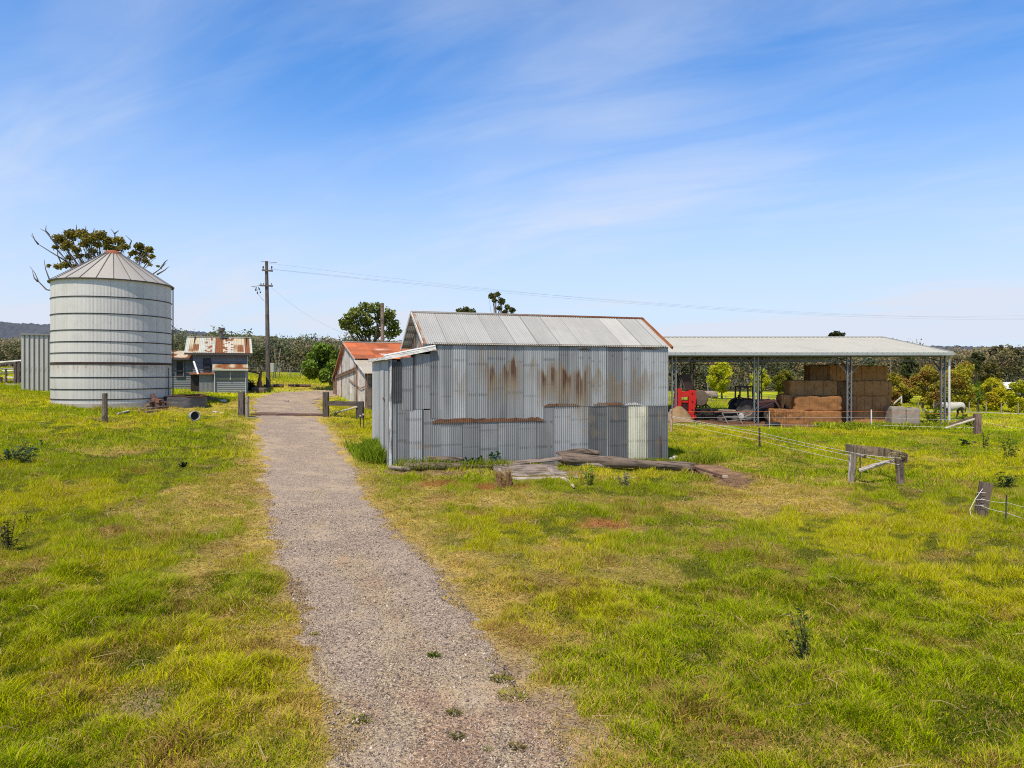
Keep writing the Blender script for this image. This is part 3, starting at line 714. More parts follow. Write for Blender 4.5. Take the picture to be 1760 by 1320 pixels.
for ss, nn in ((S0, -1), (S1 - .03, 1)):                   # gable triangles
    gb = MB((.30, .27, .25)); hw = DEP / 2; sl_ = (RZ - EZ - .12) / hw
    for i in range(18):
        t0, t1 = DEP * i / 18, DEP * (i + 1) / 18; zt0 = EZ - .08 + sl_ * (hw - abs(t0 - hw)); zt1 = EZ - .08 + sl_ * (hw - abs(t1 - hw)); y = rw.rand()
        c_ = np.array((.30, .27, .24)) * (.7 + .5 * y) if y > .3 else np.array((.30, .15, .09))
        gb.add([sp(ss, t0, 4.0), sp(ss, t1 - .012, 4.0), sp(ss, t1 - .012, zt1), sp(ss, t0, zt0)], [(0, 1, 2, 3) if nn > 0 else (3, 2, 1, 0)], c_)
    gb.build('gable', M_WOOD, shed)
# roof
hw = DEP / 2; OV = .13; VE = .42
rise = RZ - EZ; sl_ = math.hypot(rise, hw); vf = (D_ * hw + Z * rise) / sl_; nf = (Z * hw - D_ * rise) / sl_; vb = (-D_ * hw + Z * rise) / sl_; nb = (Z * hw + D_ * rise) / sl_
W_ = S1 - S0 + VE * 1.6
def rr(S, T): return np.clip(.75 * sstep(.25, .05, S) * vn(S * 6, T * 3, 2) + .85 * sstep(W_ - .20, W_ - .06, S) + .7 * sstep(sl_ + OV - .18, sl_ + OV, T) * sstep(W_ * .72, W_ * .95, S) + .10 * sstep(.66, .8, vn(S * 1.5, T * .8, 5)), 0, 1)
rf = MB(); st = sp(S0 - VE, 0, EZ) - vf * OV
corr(rf, st, U, vf, nf, W_, sl_ + OV, rows=24, amp=.013, colf=sheetcols(12, np.array((.43, .425, .40)), .05, .95), rustf=rr)
rf.build('roof', M_ROOFG, shed)
rb = MB(); st2 = sp(S0 - VE, DEP, EZ) - vb * OV
corr(rb, st2, U, vb, nb, W_, sl_ + OV, rows=6, amp=.013, colf=sheetcols(13, np.array((.5, .5, .48)), .05, .95)); rb.build('roof', M_ROOFG, shed)
rc = MB((.52, .52, .50)); p0 = sp(S0 - VE - .02, hw, RZ); L_ = U * (W_ + .04)
for vv, nn in ((vf, nf), (vb, nb)):
    a = p0 + nn * .022 + Z * .004; rc.add([a, a + L_, a + L_ - vv * .17, a - vv * .17], [(0, 1, 2, 3), (3, 2, 1, 0)], ru=[.1, .75, .8, .1])
rc.build('ridge_cap', M_ROOFG, shed)
for vv, nn in ((vf, nf), (vb, nb)):                        # verge boards each end
    for s_, cc in ((S0 - VE - .015, (.45, .42, .38)), (S0 - VE + W_ + .015, (.30, .10, .05))):
        q = MB(cc); b0 = sp(s_, hw, RZ) - nn * .04; q.beam(b0, b0 - vv * (sl_ + OV), .03, .13, up=nn); q.build('barge_board', M_WOOD, shed)
q = MB((.20, .16, .13))                                    # purlins under the overhang and eave plate
for k in range(5):
    b0 = st + vf * (.25 + k * .62) - nf * .07; q.beam(b0, b0 + U * W_, .07, .05); b0 = st2 + vb * (.25 + k * .62) - nb * .07; q.beam(b0, b0 + U * W_, .07, .05)
q.beam(sp(S0, -.035, EZ - .05), sp(S1, -.035, EZ - .05), .06, .09); q.build('purlins', M_WOOD, shed)
# lean-to roof
ltr = MB(); a = sp(-.18, -.16, 4.20); b = sp(S0 + .05, -.16, 4.60); uu = (b - a); LL = uu.length; uu.normalize(); nl = (Z * uu.dot(U) - U * uu.z)
corr(ltr, sp(-.18, DEP + .1, 4.20), -D_, uu, nl, DEP + .26, LL, rows=6, colf=sheetcols(15, np.array((.45, .445, .42)), .05, .8), rustf=lambda S, T: .35 * vn(S * 3, T * 3, 4)); ltr.build('lean_to_roof', M_ROOFG, shed)
q = MB((.62, .60, .56)); q.beam(a - nl * .055 - D_ * .02, b - nl * .055 - D_ * .02, .04, .13, up=nl); q.build('barge_board', M_WOOD, shed)
q = MB((.66, .65, .62)); q.tube([a + nl * .035, b + nl * .035], .05, 8); q.build('roof_edge_roll', M_ROOFG, shed)
q = MB((.50, .47, .43)); q.beam(a - D_ * .0 - nl * .05, sp(-.18, DEP + .1, 4.20) - nl * .05, .03, .12); q.build('fascia', M_WOOD, shed)

# ---------------------------------------------------------------- silo
sb = hz(SILO_X, SILO_Y - SILO_R) - .25; sc_ = Vector((SILO_X, SILO_Y, sb))
silo = thing('grain_silo', sc_, 'grey galvanised grain silo with dark hoops and a conical roof', 'silo')
STOP = 8.74
nw = 2 * 288; aa = np.arange(nw) * 2 * np.pi / nw; zs = np.linspace(sb + .45, STOP, 60); AA, ZZ = np.meshgrid(aa, zs)
rr_ = SILO_R + .0045 * np.where(np.arange(nw) % 2, 1, -1)[None] + 0 * ZZ
V = np.stack([SILO_X + rr_ * np.cos(AA), SILO_Y + rr_ * np.sin(AA), ZZ], 2).reshape(-1, 3)
q = (np.arange(59)[:, None] * nw + np.arange(nw)[None]).ravel(); q2 = (np.arange(59)[:, None] * nw + (np.arange(nw)[None] + 1) % nw).ravel()
kk = 1 + .10 * (fbm(AA * 4, ZZ * .6, 2) - .5) - .22 * ((AA * 23 / (2 * np.pi)) % 1 < .018) - .3 * (((AA * 46 / (2 * np.pi)) % 1 < .05) & ((ZZ * 1.9) % 1 < .10))
kk = kk * (1 - .07 * sstep(3.6, 3.0, ZZ)) * (1 + .12 * (vn(AA * 30, ZZ * .15, 4) - .5))
Cs_ = np.array((.60, .575, .54))[None, None] * kk[..., None]
ru = np.clip(.50 * sstep(4.15, 4.0, ZZ) * sstep(3.3, 4.1, ZZ) * vn(AA * 26, ZZ * .4, 3) + .0 * ZZ, 0, .6)
mb = MB(); mb.add(V, np.stack([q, q2, q2 + nw, q + nw], 1).tolist(), Cs_.reshape(-1, 3), None, ru.ravel()); mb.build('wall', M_SILO, silo)
for i, cy in enumerate((517, 619, 718, 788, 855, 918, 1003, 1075, 1136)):
    z = CH + (HY - (360 + cy / 3.474)) / F0 * (SILO_Y - SILO_R)
    thick = i == 5
    mb = MB((.05, .045, .045) if not thick else (.06, .035, .03)); r0 = SILO_R + .005; hh = .027 if not thick else .07
    mb.lathe([(r0, z - hh), (r0 + .03, z - hh * .8), (r0 + .035, z + hh * .8), (r0, z + hh)], 96, (SILO_X, SILO_Y, 0)); mb.build('hoop', M_METAL, silo)
mb = MB((.36, .33, .29)); mb.lathe([(SILO_R + .10, -.5), (SILO_R + .10, .45), (0, .45)], 64, sc_); mb.build('footing', M_STONE, silo)
# cone roof, standing seams
RAP = 10.62; RO = SILO_R + .13; ns = 24
for nm in ('roof',):
    mb = MB()
    for i in range(ns):
        a0 = 2 * math.pi * i / ns; a1 = 2 * math.pi * (i + 1) / ns; k = .92 + .14 * rw.rand(); vs = []; fs = []; ru_ = []
        for j in range(7):
            r = RO + (.32 - RO) * j / 6; z = STOP - .02 + (RAP - STOP) * j / 6
            for t in range(4):
                aa_ = a0 + (a1 - a0) * t / 3; rq = r * (1 if t in (0, 3) else 1.0) ; vs.append((SILO_X + rq * math.cos(aa_), SILO_Y + rq * math.sin(aa_), z)); ru_.append(.55 if j == 6 else .12 * rw.rand())
        for j in range(6):
            for t in range(3): fs.append((j * 4 + t, j * 4 + t + 1, j * 4 + t + 5, j * 4 + t + 4))
        mb.add(vs, fs, np.array((.44, .41, .37)) * k, None, ru_)
    rfo = mb.build('roof', M_ROOFG, silo)
    for i in range(ns):
        a0 = 2 * math.pi * i / ns; p = Vector((math.cos(a0), math.sin(a0), 0)); b = MB((.22, .21, .20))
        b.beam(sc_ * 1 + p * RO + Z * (STOP - sb), sc_ + p * .34 + Z * (RAP - sb), .03, .035); b.build('seam', M_METAL, rfo)
mb = MB((.08, .075, .07)); mb.lathe([(RO - .02, STOP - .06), (RO + .03, STOP - .05), (RO + .03, STOP), (RO - .05, STOP)], 72, (SILO_X, SILO_Y, 0)); mb.build('eave_ring', M_METAL, silo)
mb = MB((.42, .13, .07)); mb.lathe([(.46, RAP - .10), (.44, RAP + .02), (.30, RAP + .08), (0, RAP + .10)], 20, (SILO_X, SILO_Y, 0)); mb.build('roof_cap', M_RUSTY, silo)
for px, r_ in ((299.5, .035), (290, .03)):                  # conveyor tube and ladder stile on the side
    k = (px - CX) / F0; th = None
    for i in range(720):
        a_ = math.radians(-150 + i * .25); x_ = SILO_X + (SILO_R + .09) * math.cos(a_); y_ = SILO_Y + (SILO_R + .09) * math.sin(a_)
        if x_ / y_ >= k: break
    mb = MB((.10, .09, .085)); top_ = STOP - .02 if px > 295 else 3.95
    mb.tube([(x_, y_, sb + .45), (x_, y_, top_)], r_, 8); mb.build('pipe', M_METAL, silo)

# ribbed metal bin enclosure beside the silo
def boxshed(): pass
bp = GX(70, 44.0); th = R(30)
u2 = Vector((math.cos(th), math.sin(th), 0)); d2 = Vector((-u2.y, u2.x, 0)); wd = 54 / F0 * 44 / math.cos(R(5)); z0 = bp.z - .4; hh = CH + (HY - 576) / F0 * 44 - z0
b0 = bp - u2 * wd / 2; b0.z = z0
bin_ = thing('ribbed_shed', (b0.x, b0.y, z0), 'narrow pale ribbed metal shed standing against the silo', 'shed')
for o_, u_, n_, w_ in ((b0, u2, -d2, wd), (b0 + u2 * wd, d2, u2, 2.6), (b0 + d2 * 2.6, -d2, -u2, 2.6), (b0 + u2 * wd + d2 * 2.6, -u2, d2, wd)):
    mb = MB(); corr(mb, o_, u_, Z, n_, w_, hh, pitch=.25, amp=.045, rows=16, ribs=True, colf=lambda S, T: np.array((.56, .54, .53))[None, None] * (1 - .52 * ((S / .25) % 1 > .40) * ((S / .25) % 1 < .66) + .08 * (fbm(S * 2, T, 3) - .5) - .25 * (np.abs(T % 1.37 - .3) < .06) * ((S / .25 % 1) < .2))[..., None], rustf=lambda S, T: .30 * sstep(.5, 0, T) * vn(S * 4, T * 3, 2)); mb.build('wall', M_SILO, bin_)
mb = MB((.30, .30, .30)); mb.obox(b0 + u2 * wd / 2 + d2 * 1.3 + Z * (hh + .04), (u2 * (wd / 2 + .06), d2 * 1.38, Z * .05)); mb.build('roof', M_METAL, bin_)

# ---------------------------------------------------------------- old timber shed with a rusted roof
A2 = Vector((DA_A[0], DA_A[1], 0)); U2 = Vector((math.cos(DA_TH), math.sin(DA_TH), 0)); D2 = Vector((-U2.y, U2.x, 0))
def dp(s, d, z): return A2 + U2 * s + D2 * d + Z * z
def dz_(s, d): q = dp(s, d, 0); return hz(q.x, q.y)
old = thing('timber_shed', dp(0, 0, dz_(0, 0)), 'old timber farm shed with a rusted orange roof and boarded gable', 'shed')
LW = 8.6
zE, zR, zB, zL = 4.72, 5.98, 3.30, 3.68; dE, dRg, dB = 2.9, 6.8, 10.9
fl = lambda d: dz_(0, d) - .3
def gz_(d):
    if d < dE: return zL + (zE - .12 - zL) * d / dE - .05
    if d < dRg: return zE + (zR - zE) * (d - dE) / (dRg - dE) - .06
    return zR + (zB - zR) * (d - dRg) / (dB - dRg) - .06
gb = MB(); d = .02; i = 0
while d < 10.2:
    w_ = .20 + .12 * rw.rand(); e = min(d + w_, 10.3); c_ = np.array((.46, .43, .40)) * (.72 + .45 * rw.rand())
    if 8.2 < d < 8.6: c_ = np.array((.20, .12, .07))
    if 2.75 < d < 3.1: c_ = np.array((.10, .07, .05))
    if rw.rand() < .12: c_ = np.array((.30, .20, .14))
    b_ = fl(d) + .2 + .15 * rw.rand(); o_ = -.02 - .02 * rw.rand()
    pr = [dp(o_, d, b_), dp(o_, e - .012, b_), dp(o_, e - .012, gz_(e)), dp(o_, d, gz_(d))]; pb = [p + U2 * .03 for p in pr]
    gb.add(pr + pb, [(3, 2, 1, 0), (4, 5, 6, 7), (0, 1, 5, 4), (2, 3, 7, 6), (1, 2, 6, 5), (3, 0, 4, 7)], c_, [(0 + i, 0), (0 + i, w_), (3 + i, w_), (3 + i, 0)] * 2); d = e; i += 1
gb.build('gable_wall', M_WOOD, old)
q = MB((.16, .09, .06))
for d in (2.9, 10.2, .06): q.beam(dp(-.08, d, fl(d) + .1), dp(-.08, d, gz_(d) - .02), .14, .10)
q.beam(dp(-.08, 3, 4.05), dp(-.08, 10.2, 3.45), .05, .10); q.build('gable_frame', M_WOOD, old)
q = MB((.22, .12, .08)); q.tube([dp(-.1, .4, 2.75), dp(-.12, 1.6, 2.62), dp(-.12, 3.2, 2.85), dp(-.12, 5.6, 3.25)], .03, 6); q.build('cable', M_RUSTY, old)
fw = MB(); x = 0
while x < LW:                                              # dark doors under the lean-to eave
    w_ = .22 + .1 * rw.rand(); fw.obox(dp(x + w_ / 2, .02 + .02 * rw.rand(), (fl(0) + zL) / 2), (U2 * (w_ / 2 - .008), D2 * .02, Z * ((zL - fl(0)) / 2 - .12)), np.array((.105, .075, .058)) * (.7 + .6 * rw.rand()), [(0, 0), (3, 0), (0, .2), (3, .2)] * 2); x += w_
fw.build('board_wall', M_WOOD, old)
dd = MB((.085, .06, .045)); dd.obox(dp(1.35, -.05, fl(0) + 1.35), (U2 * .75, D2 * .03, Z * 1.15)); dd.beam(dp(.65, -.10, fl(0) + .7), dp(2.05, -.10, fl(0) + .7), .04, .14); dd.beam(dp(.65, -.10, fl(0) + 2.1), dp(2.05, -.10, fl(0) + 2.1), .04, .14); dd.build('door', M_WOOD, old)
def slope(mb, p0, p1, w_, colf, rustf, u=U2, ov=.25, rows=10, pitch=.085):
    v = (p1 - p0); L = v.length; v.normalize(); n = u.cross(v); n = n if n.z > 0 else -n
    corr(mb, p0 - u * ov, u, v, n, w_ + ov * 2, L, rows=rows, colf=colf, rustf=rustf, pitch=pitch); return mb
ru1 = lambda S, T: np.clip(.62 + .75 * (fbm(S * .9, T * .9, 3) - .5) - .5 * sstep(.80, .86, vn(S * .9 + 3, T * 1.6, 5)) * sstep(.4, .6, vn(S * 3, T * 3, 1)), 0, 1)
cl1 = lambda S, T: np.array((.44, .115, .045))[None, None] * (.55 + .8 * vn((S / .8).astype(int) * 1.7, (T / 1.0).astype(int) * 2.3, 4) + .25 * (fbm(S * 3, T * 3, 2) - .5) - .35 * ((np.abs(T % 1.35 - .6) < .05)))[..., None] + np.array((.35, .45, .42))[None, None] * (sstep(.82, .88, vn(S * .9 + 3, T * 1.6, 5)) * .7)[..., None]
mb = MB(); slope(mb, dp(0, dE - .2, zE - .06), dp(0, dRg, zR), LW, cl1, lambda S, T: .25 * vn(S * 2, T * 2, 2) + 0 * S, rows=24); mb.build('roof', M_RUSTROOF, old)
mb = MB(); slope(mb, dp(0, dB + .3, zB - .2), dp(0, dRg, zR), LW, cl1, lambda S, T: .2 + 0 * S); mb.build('roof', M_RUSTROOF, old)
mb = MB(); slope(mb, dp(0, -.35, zL - .06), dp(0, dE, zE - .12), LW, sheetcols(31, np.array((.52, .47, .38)), .05, .8), lambda S, T: .22 * vn(S * 1.5, T * 2, 2)); mb.build('lean_to_roof', M_ROOFG, old)
q = MB((.55, .50, .45)); q.beam(dp(-.27, -.35, zL - .10), dp(-.27, dE, zE - .16), .03, .12); q.build('barge_board', M_WOOD, old)
q = MB((.50, .32, .24)); q.beam(dp(-.27, dE - .2, zE - .10), dp(-.27, dRg, zR - .03), .03, .11); q.build('barge_board', M_WOOD, old)
q = MB((.24, .15, .10)); q.beam(dp(-.27, dB + .3, zB - .24), dp(-.27, dRg, zR - .03), .03, .12); q.build('barge_board', M_WOOD, old)
q = MB((.58, .52, .46)); q.beam(dp(-.3, dRg, zR + .02), dp(LW + .3, dRg, zR + .02), .22, .05); q.build('ridge_cap', M_ROOFG, old)
q = MB((.15, .10, .07)); q.beam(dp(-.1, dB, fl(dB)), dp(-.1, dB, zB + .05), .18, .18); q.beam(dp(-.1, dB, zB - .05), dp(-.1, dE, 3.9), .08, .12); q.build('post', M_WOOD, old)
for s_ in (LW,):
    q = MB((.25, .2, .17)); q.add([dp(s_, .1, fl(0)), dp(s_, 10.3, fl(0)), dp(s_, 10.3, gz_(10.3)), dp(s_, dRg, gz_(dRg)), dp(s_, dE, gz_(dE) - .1), dp(s_, .1, gz_(.1))], [(0, 1, 2, 3, 4, 5)]); q.build('gable_wall', M_WOOD, old)
q = MB((.22, .18, .15)); q.obox(dp(LW / 2, 10.3, (fl(10) + 3.3) / 2), (U2 * LW / 2, D2 * .03, Z * (3.3 - fl(10)) / 2)); q.build('board_wall', M_WOOD, old)

# ---------------------------------------------------------------- weatherboard cottage
A3 = Vector((CO_A[0], CO_A[1], 0)); U3 = Vector((math.cos(CO_TH), math.sin(CO_TH), 0)); D3 = Vector((-U3.y, U3.x, 0)); CZ = hz(A3.x, A3.y)
def cpt(s, t, z): return A3 + U3 * s + D3 * t + Z * z
def cs(px): k = (px - CX) / F0; return (k * A3.y - A3.x) / (U3.x - k * U3.y)
def cz(py, s=0): return CH + (HY - py) / F0 * (A3.y + U3.y * s)
def q3(qx, qy): return 280 + qx / 8.8, 560 + qy / 8.8     # crop pixels -> photo
def boards(mb, s0, s1, t, z0, z1, c, step=.17, seed=0):
    r = np.random.RandomState(seed); z = z0
    while z < z1:
        e = min(z + step, z1); k = .88 + .2 * r.rand()
        mb.add([cpt(s0, t - .03, z), cpt(s1, t - .03, z), cpt(s1, t - .004, e), cpt(s0, t - .004, e), cpt(s0, t - .004, z), cpt(s1, t - .004, z)], [(0, 1, 2, 3), (4, 5, 1, 0)], np.array(c) * k); z = e
BLU = (.19, .205, .23)
cot = thing('cottage', cpt(0, 0, CZ), 'small grey weatherboard cottage with a patchy rusted iron roof', 'cottage')
s0, s1 = cs(331.5), cs(424); zt = cz(604.5); zb = cz(673) - .3
mb = MB(); boards(mb, s0, s1, 0, zb, zt, BLU, seed=1); mb.build('wall', M_PAINTW, cot)
mb = MB(BLU)
for o_, u_ in ((s1, 1), (s0, -1)):
    mb.add([cpt(o_, 0, zb), cpt(o_, 6, zb), cpt(o_, 6, zt + .1), cpt(o_, 3, zt + 1.5), cpt(o_, 0, zt)], [(0, 1, 2, 3, 4) if u_ > 0 else (4, 3, 2, 1, 0)])
mb.add([cpt(s0, 6, zb), cpt(s1, 6, zb), cpt(s1, 6, zt), cpt(s0, 6, zt)], [(3, 2, 1, 0)]); mb.build('wall', M_PAINTW, cot)
# patchy roof; sheets read off left to right
pan = [(0, .055, .1, 0), (.055, .145, .35, 1), (.145, .20, .45, 1), (.20, .29, .12, 0), (.29, .395, .35, 2), (.395, .44, .1, 0), (.44, .56, .93, 3), (.56, .72, .3, 2), (.72, .87, .5, 1), (.87, .885, .1, 0), (.885, .965, .9, 3), (.965, 1.01, .05, 0)]
rl = s1 - s0 + .95
def cf3(S, T):
    f = S / rl; c = np.zeros(S.shape + (3,)) + np.array((.62, .58, .48))
    for a, b, r, k in pan:
        m = (f >= a) & (f < b)
        if k == 0: c[m] = (.56, .58, .50)
        if k == 3: c[m] = (.36, .13, .06)
        if k == 1: c[m] = (.66, .58, .40)
    return c * (1 + .2 * (vn(S * 9, T * .7, 3) - .5))[..., None]
def rf3(S, T):
    f = S / rl; r0 = np.zeros(S.shape)
    for a, b, r, k in pan:
        m = (f >= a) & (f < b); e = {0: .05 + 0 * S, 1: .25 + .75 * vn(S * 6, T * .6, 1) * sstep(0, .5, T) * sstep(2.2, 1.6, T), 2: .12 + .7 * sstep(.55, .8, vn(S * 5, T * 4, 2)), 3: .95 + 0 * S}[k]; r0 = np.where(m, e * (.9 if k == 1 else 1), r0)
    return r0
pe = cpt(s0 - .55, -.45, cz(606.5)); pr_ = cpt(s0 - .55, 3, 0); pr_.z = CH + (HY - 580.5) / F0 * (A3.y + D3.y * 3 + U3.y * (s0 + s1) / 2)
mb = MB(); slope(mb, pe, pr_, rl, cf3, rf3, u=U3, ov=0, rows=26, pitch=.12); mb.build('roof', M_ROOFG, cot)
mb = MB(); slope(mb, cpt(s0 - .55, 6.45, cz(606.5)), pr_, rl, None, None, u=U3, ov=0, rows=3); mb.build('roof', M_ROOFG, cot)
q = MB((.10, .085, .08)); q.beam(pe - Z * .09, pe + U3 * rl - Z * .09, .05, .14); q.build('gutter', M_METAL, cot)
q = MB((.55, .5, .44)); q.beam(pr_ + Z * .03, pr_ + U3 * rl + Z * .03, .25, .05); q.build('ridge_cap', M_ROOFG, cot)
fx = cs(380); ft = pr_.z; q = MB((.13, .11, .10)); q.tube([cpt(fx, 2.6, ft - .4), cpt(fx, 2.6, ft + .42)], .11, 10); q.lathe([(.13, .40), (.22, .5), (.22, .72), (.12, .74), (0, .74)], 12, cpt(fx, 2.6, ft)); q.build('flue', M_METAL, cot)
# louvred shutter
a, y0 = q3(610, 492); b, y1 = q3(727, 720); sa, sb_ = cs(a), cs(b)
sh_ = MB((.03, .033, .038)); sh_.obox(cpt((sa + sb_) / 2, -.05, (cz(y0) + cz(y1)) / 2), (U3 * (sb_ - sa) / 2, D3 * .02, Z * (cz(y0) - cz(y1)) / 2)); wn = sh_.build('window', M_DARK, cot)
fr = MB((.12, .13, .15))
for i in range(12): z_ = cz(y1) + (cz(y0) - cz(y1)) * (i + .5) / 12; fr.obox(cpt((sa + sb_) / 2, -.09, z_), (U3 * ((sb_ - sa) / 2 - .04), D3 * .02, Z * .012))
fr.build('slats', M_PAINTW, wn)
# small louvred annexe in front
a, y0 = q3(775, 655); b, y1 = q3(1262, 992); sa, sb_ = cs(a) , cs(b); z0_, z1_ = cz(y1) - .3, cz(y0)
an = MB(); boards(an, sa, sb_, -1.1, z0_, z1_, (.215, .23, .255), .155, 4); 
for s_, f_ in ((sa, (3, 2, 1, 0)), (sb_, (0, 1, 2, 3))): an.add([cpt(s_, -1.1, z0_), cpt(s_, -.01, z0_), cpt(s_, -.01, z1_), cpt(s_, -1.1, z1_)], [f_], (.24, .26, .3))
ax_ = an.build('annexe', M_PAINTW, cot)
zl0, zl1 = cz(q3(0, 815)[1]), cz(q3(0, 672)[1])
lv = MB((.22, .245, .28))
for i in range(9): z_ = zl0 + (zl1 - zl0) * (i + .5) / 9; lv.obox(cpt((sa + sb_) / 2, -1.17, z_), (U3 * ((sb_ - sa) / 2 - .12), D3 * .045 + Z * -.03, Z * .012))
lv.build('louvres', M_PAINTW, ax_)
for s_ in (sa + .06, (sa + sb_) / 2, sb_ - .06):
    q = MB((.36, .38, .41)); q.beam(cpt(s_, -1.2, z0_ if s_ != (sa + sb_) / 2 else zl0), cpt(s_, -1.2, z1_), .07, .05); q.build('trim_post', M_PAINTW, ax_)
mb = MB(); slope(mb, cpt(sa - .1, -1.4, z1_ + .0), cpt(sa - .1, 0, z1_ + .42), sb_ - sa + .2, lambda S, T: np.array((.56, .48, .34))[None, None] * (1 + .3 * (vn(S * 7, T, 2) - .5))[..., None], lambda S, T: np.clip(1.1 * vn(S * 2.2, T * 1.5, 3) - .1, 0, 1), u=U3, ov=0, rows=8); mb.build('annexe_roof', M_ROOFG, cot)
q = MB((.52, .52, .44)); q.beam(cpt(sa - .1, -1.42, z1_ - .05), cpt(sb_ + .1, -1.42, z1_ - .05), .04, .12); q.build('fascia', M_PAINTW, cot)
# corner downpipe and sloping white pipe
q = MB((.40, .42, .44)); q.tube([cpt(s1 + .05, -.08, zb + .2), cpt(s1 + .05, -.08, zt - .3)], .05, 8); q.build('downpipe', M_METAL, cot)
a, y0 = q3(470, 545); b, y1 = q3(545, 745); q = MB((.78, .78, .78)); q.tube([cpt(cs(a), -.25, cz(y0)), cpt(cs(b), -.9, cz(y1))], .075, 8); q.build('downpipe', M_METAL, cot)
# tank shelter of old sheets
a, y0 = q3(430, 735); b, y1 = q3(770, 985); sa, sb_ = cs(a), cs(b)
q = MB((.17, .175, .18)); sm_ = cs(q3(555, 0)[0]); corr(q, cpt(sm_, -1.0, cz(y1) - .3), U3, Z, -D3, sb_ - sm_, cz(y0) - cz(y1) + .35, rows=6, c=(.24, .25, .26)); o = q.build('shelter_wall', M_GALV, cot)
q = MB((.03, .022, .018)); q.obox(cpt((sa + sm_) / 2, -.5, (cz(y0) + cz(y1)) / 2 - .15), (U3 * (sm_ - sa) / 2, D3 * .4, Z * (cz(y0) - cz(y1) + .2) / 2)); q.build('shelter_shade_block', M_DARK, cot)  # solid dark block stands in for the shade inside the shelter
q = MB((.20, .12, .09)); corr(q, cpt(sa - .1, -1.25, cz(y0)), U3, (D3 + Z * .12).normalized(), Z, sb_ - sa + .15, 1.2, rows=4, c=(.28, .16, .11), rustf=lambda S, T: .7 + 0 * S); q.build('shelter_roof', M_GALV, cot)
# side wing
wa, wb = cs(262), s0; zw = cz(q3(0, 505)[1])
mb = MB(); boards(mb, wa, wb, .8, zb, zw, BLU, seed=9); mb.build('wing_wall', M_PAINTW, cot)
mb = MB(); slope(mb, cpt(wa, .35, cz(q3(0, 495)[1])), cpt(wa, 3.3, cz(q3(0, 392)[1]) + .15), wb - wa, lambda S, T: np.array((.64, .55, .42))[None, None] * (1 + .25 * (vn(S * 5, T, 2) - .5))[..., None], lambda S, T: np.clip(.1 + .9 * sstep(.5, .8, vn(S * 1.6, T * 1.4, 3)), 0, 1), u=U3, ov=.0, rows=12); mb.build('wing_roof', M_ROOFG, cot)
q = MB((.11, .10, .10)); q.beam(cpt(wa, .3, cz(q3(0, 505)[1])), cpt(wb, .3, cz(q3(0, 505)[1])), .05, .12); q.build('gutter', M_METAL, cot)
a, y0 = q3(188, 530); b, y1 = q3(305, 765); sa, sb_ = cs(a), cs(b)
q = MB((.028, .028, .032)); q.obox(cpt((sa + sb_) / 2, .74, (cz(y0) + cz(y1)) / 2), (U3 * (sb_ - sa) / 2, D3 * .02, Z * (cz(y0) - cz(y1)) / 2)); wn = q.build('window', M_DARK, cot)
fr = MB((.16, .15, .16))
for z_ in (cz(y0), (cz(y0) * .35 + cz(y1) * .65), cz(y1)): fr.beam(cpt(sa - .05, .70, z_), cpt(sb_ + .05, .70, z_), .06, .07)
for s_ in (sa, sb_): fr.beam(cpt(s_, .70, cz(y1)), cpt(s_, .70, cz(y0)), .07, .06)
fr.build('frame', M_PAINTW, wn)
# ---------------------------------------------------------------- open hay shed
Y0 = HS_Y; HX1 = (1638 - CX) / F0 * (Y0 - .6); HX0 = HX1 - 6.9 * 5 - .6
EZ2 = CH + (HY - 606) / F0 * (Y0 - .6); RY = HX1 * F0 / (1515 - CX); RZ2 = CH + (HY - 579.5) / F0 * RY; BY = 2 * RY - (Y0 - .6)
hs = thing('hay_shed', (HX1 - 17, Y0, hz(15, Y0)), 'long open-sided steel hay shed with a low cream gable roof', 'shed')
for yy_, sg in ((Y0 - .6, 1), (BY, -1)):
    mb = MB(); v = Vector((0, RY - yy_, RZ2 - EZ2)); L = v.length; v.normalize(); n = Vector((1, 0, 0)).cross(v); n = n if n.z > 0 else -n
    corr(mb, (HX0, yy_, EZ2), (1, 0, 0), v, n, HX1 - HX0, L, pitch=.38, amp=.03, rows=8, ribs=True, colf=lambda S, T: np.array((.57, .535, .44))[None, None] * (1 + .05 * (fbm(S * .4, T * .4, 2) - .5) + .03 * (vn((S / .76).astype(int) * 1.3, T * 0, 5) - .5))[..., None]); mb.build('roof', M_ROOFG, hs)
    q = MB((.40, .42, .41)); q.obox(((HX0 + HX1) / 2, yy_ - sg * .06, EZ2 - .10), ((HX1 - HX0) / 2 + .05, 0, 0) and (Vector(((HX1 - HX0) / 2 + .05, 0, 0)), Vector((0, .06, 0)), Vector((0, 0, .11)))); q.build('gutter', M_METAL, hs)
q = MB((.46, .46, .43)); q.beam((HX0, RY, RZ2 + .03), (HX1, RY, RZ2 + .03), .5, .05); q.build('ridge_cap', M_METAL, hs)
for yy_ in (Y0 - .6, BY):
    q = MB((.50, .50, .47)); q.beam((HX1 + .03, yy_, EZ2 - .02), (HX1 + .03, RY, RZ2 - .02), .04, .20); q.build('barge_flashing', M_METAL, hs)
pxs = [29.8 / 29.8 * (1620.5 - CX) / F0 * Y0, (1459.5 - CX) / F0 * Y0, (1299.5 - CX) / F0 * Y0, (1158.5 - CX) / F0 * Y0, (1158.5 - CX) / F0 * Y0 - 6.9]
STL = (.22, .23, .235)
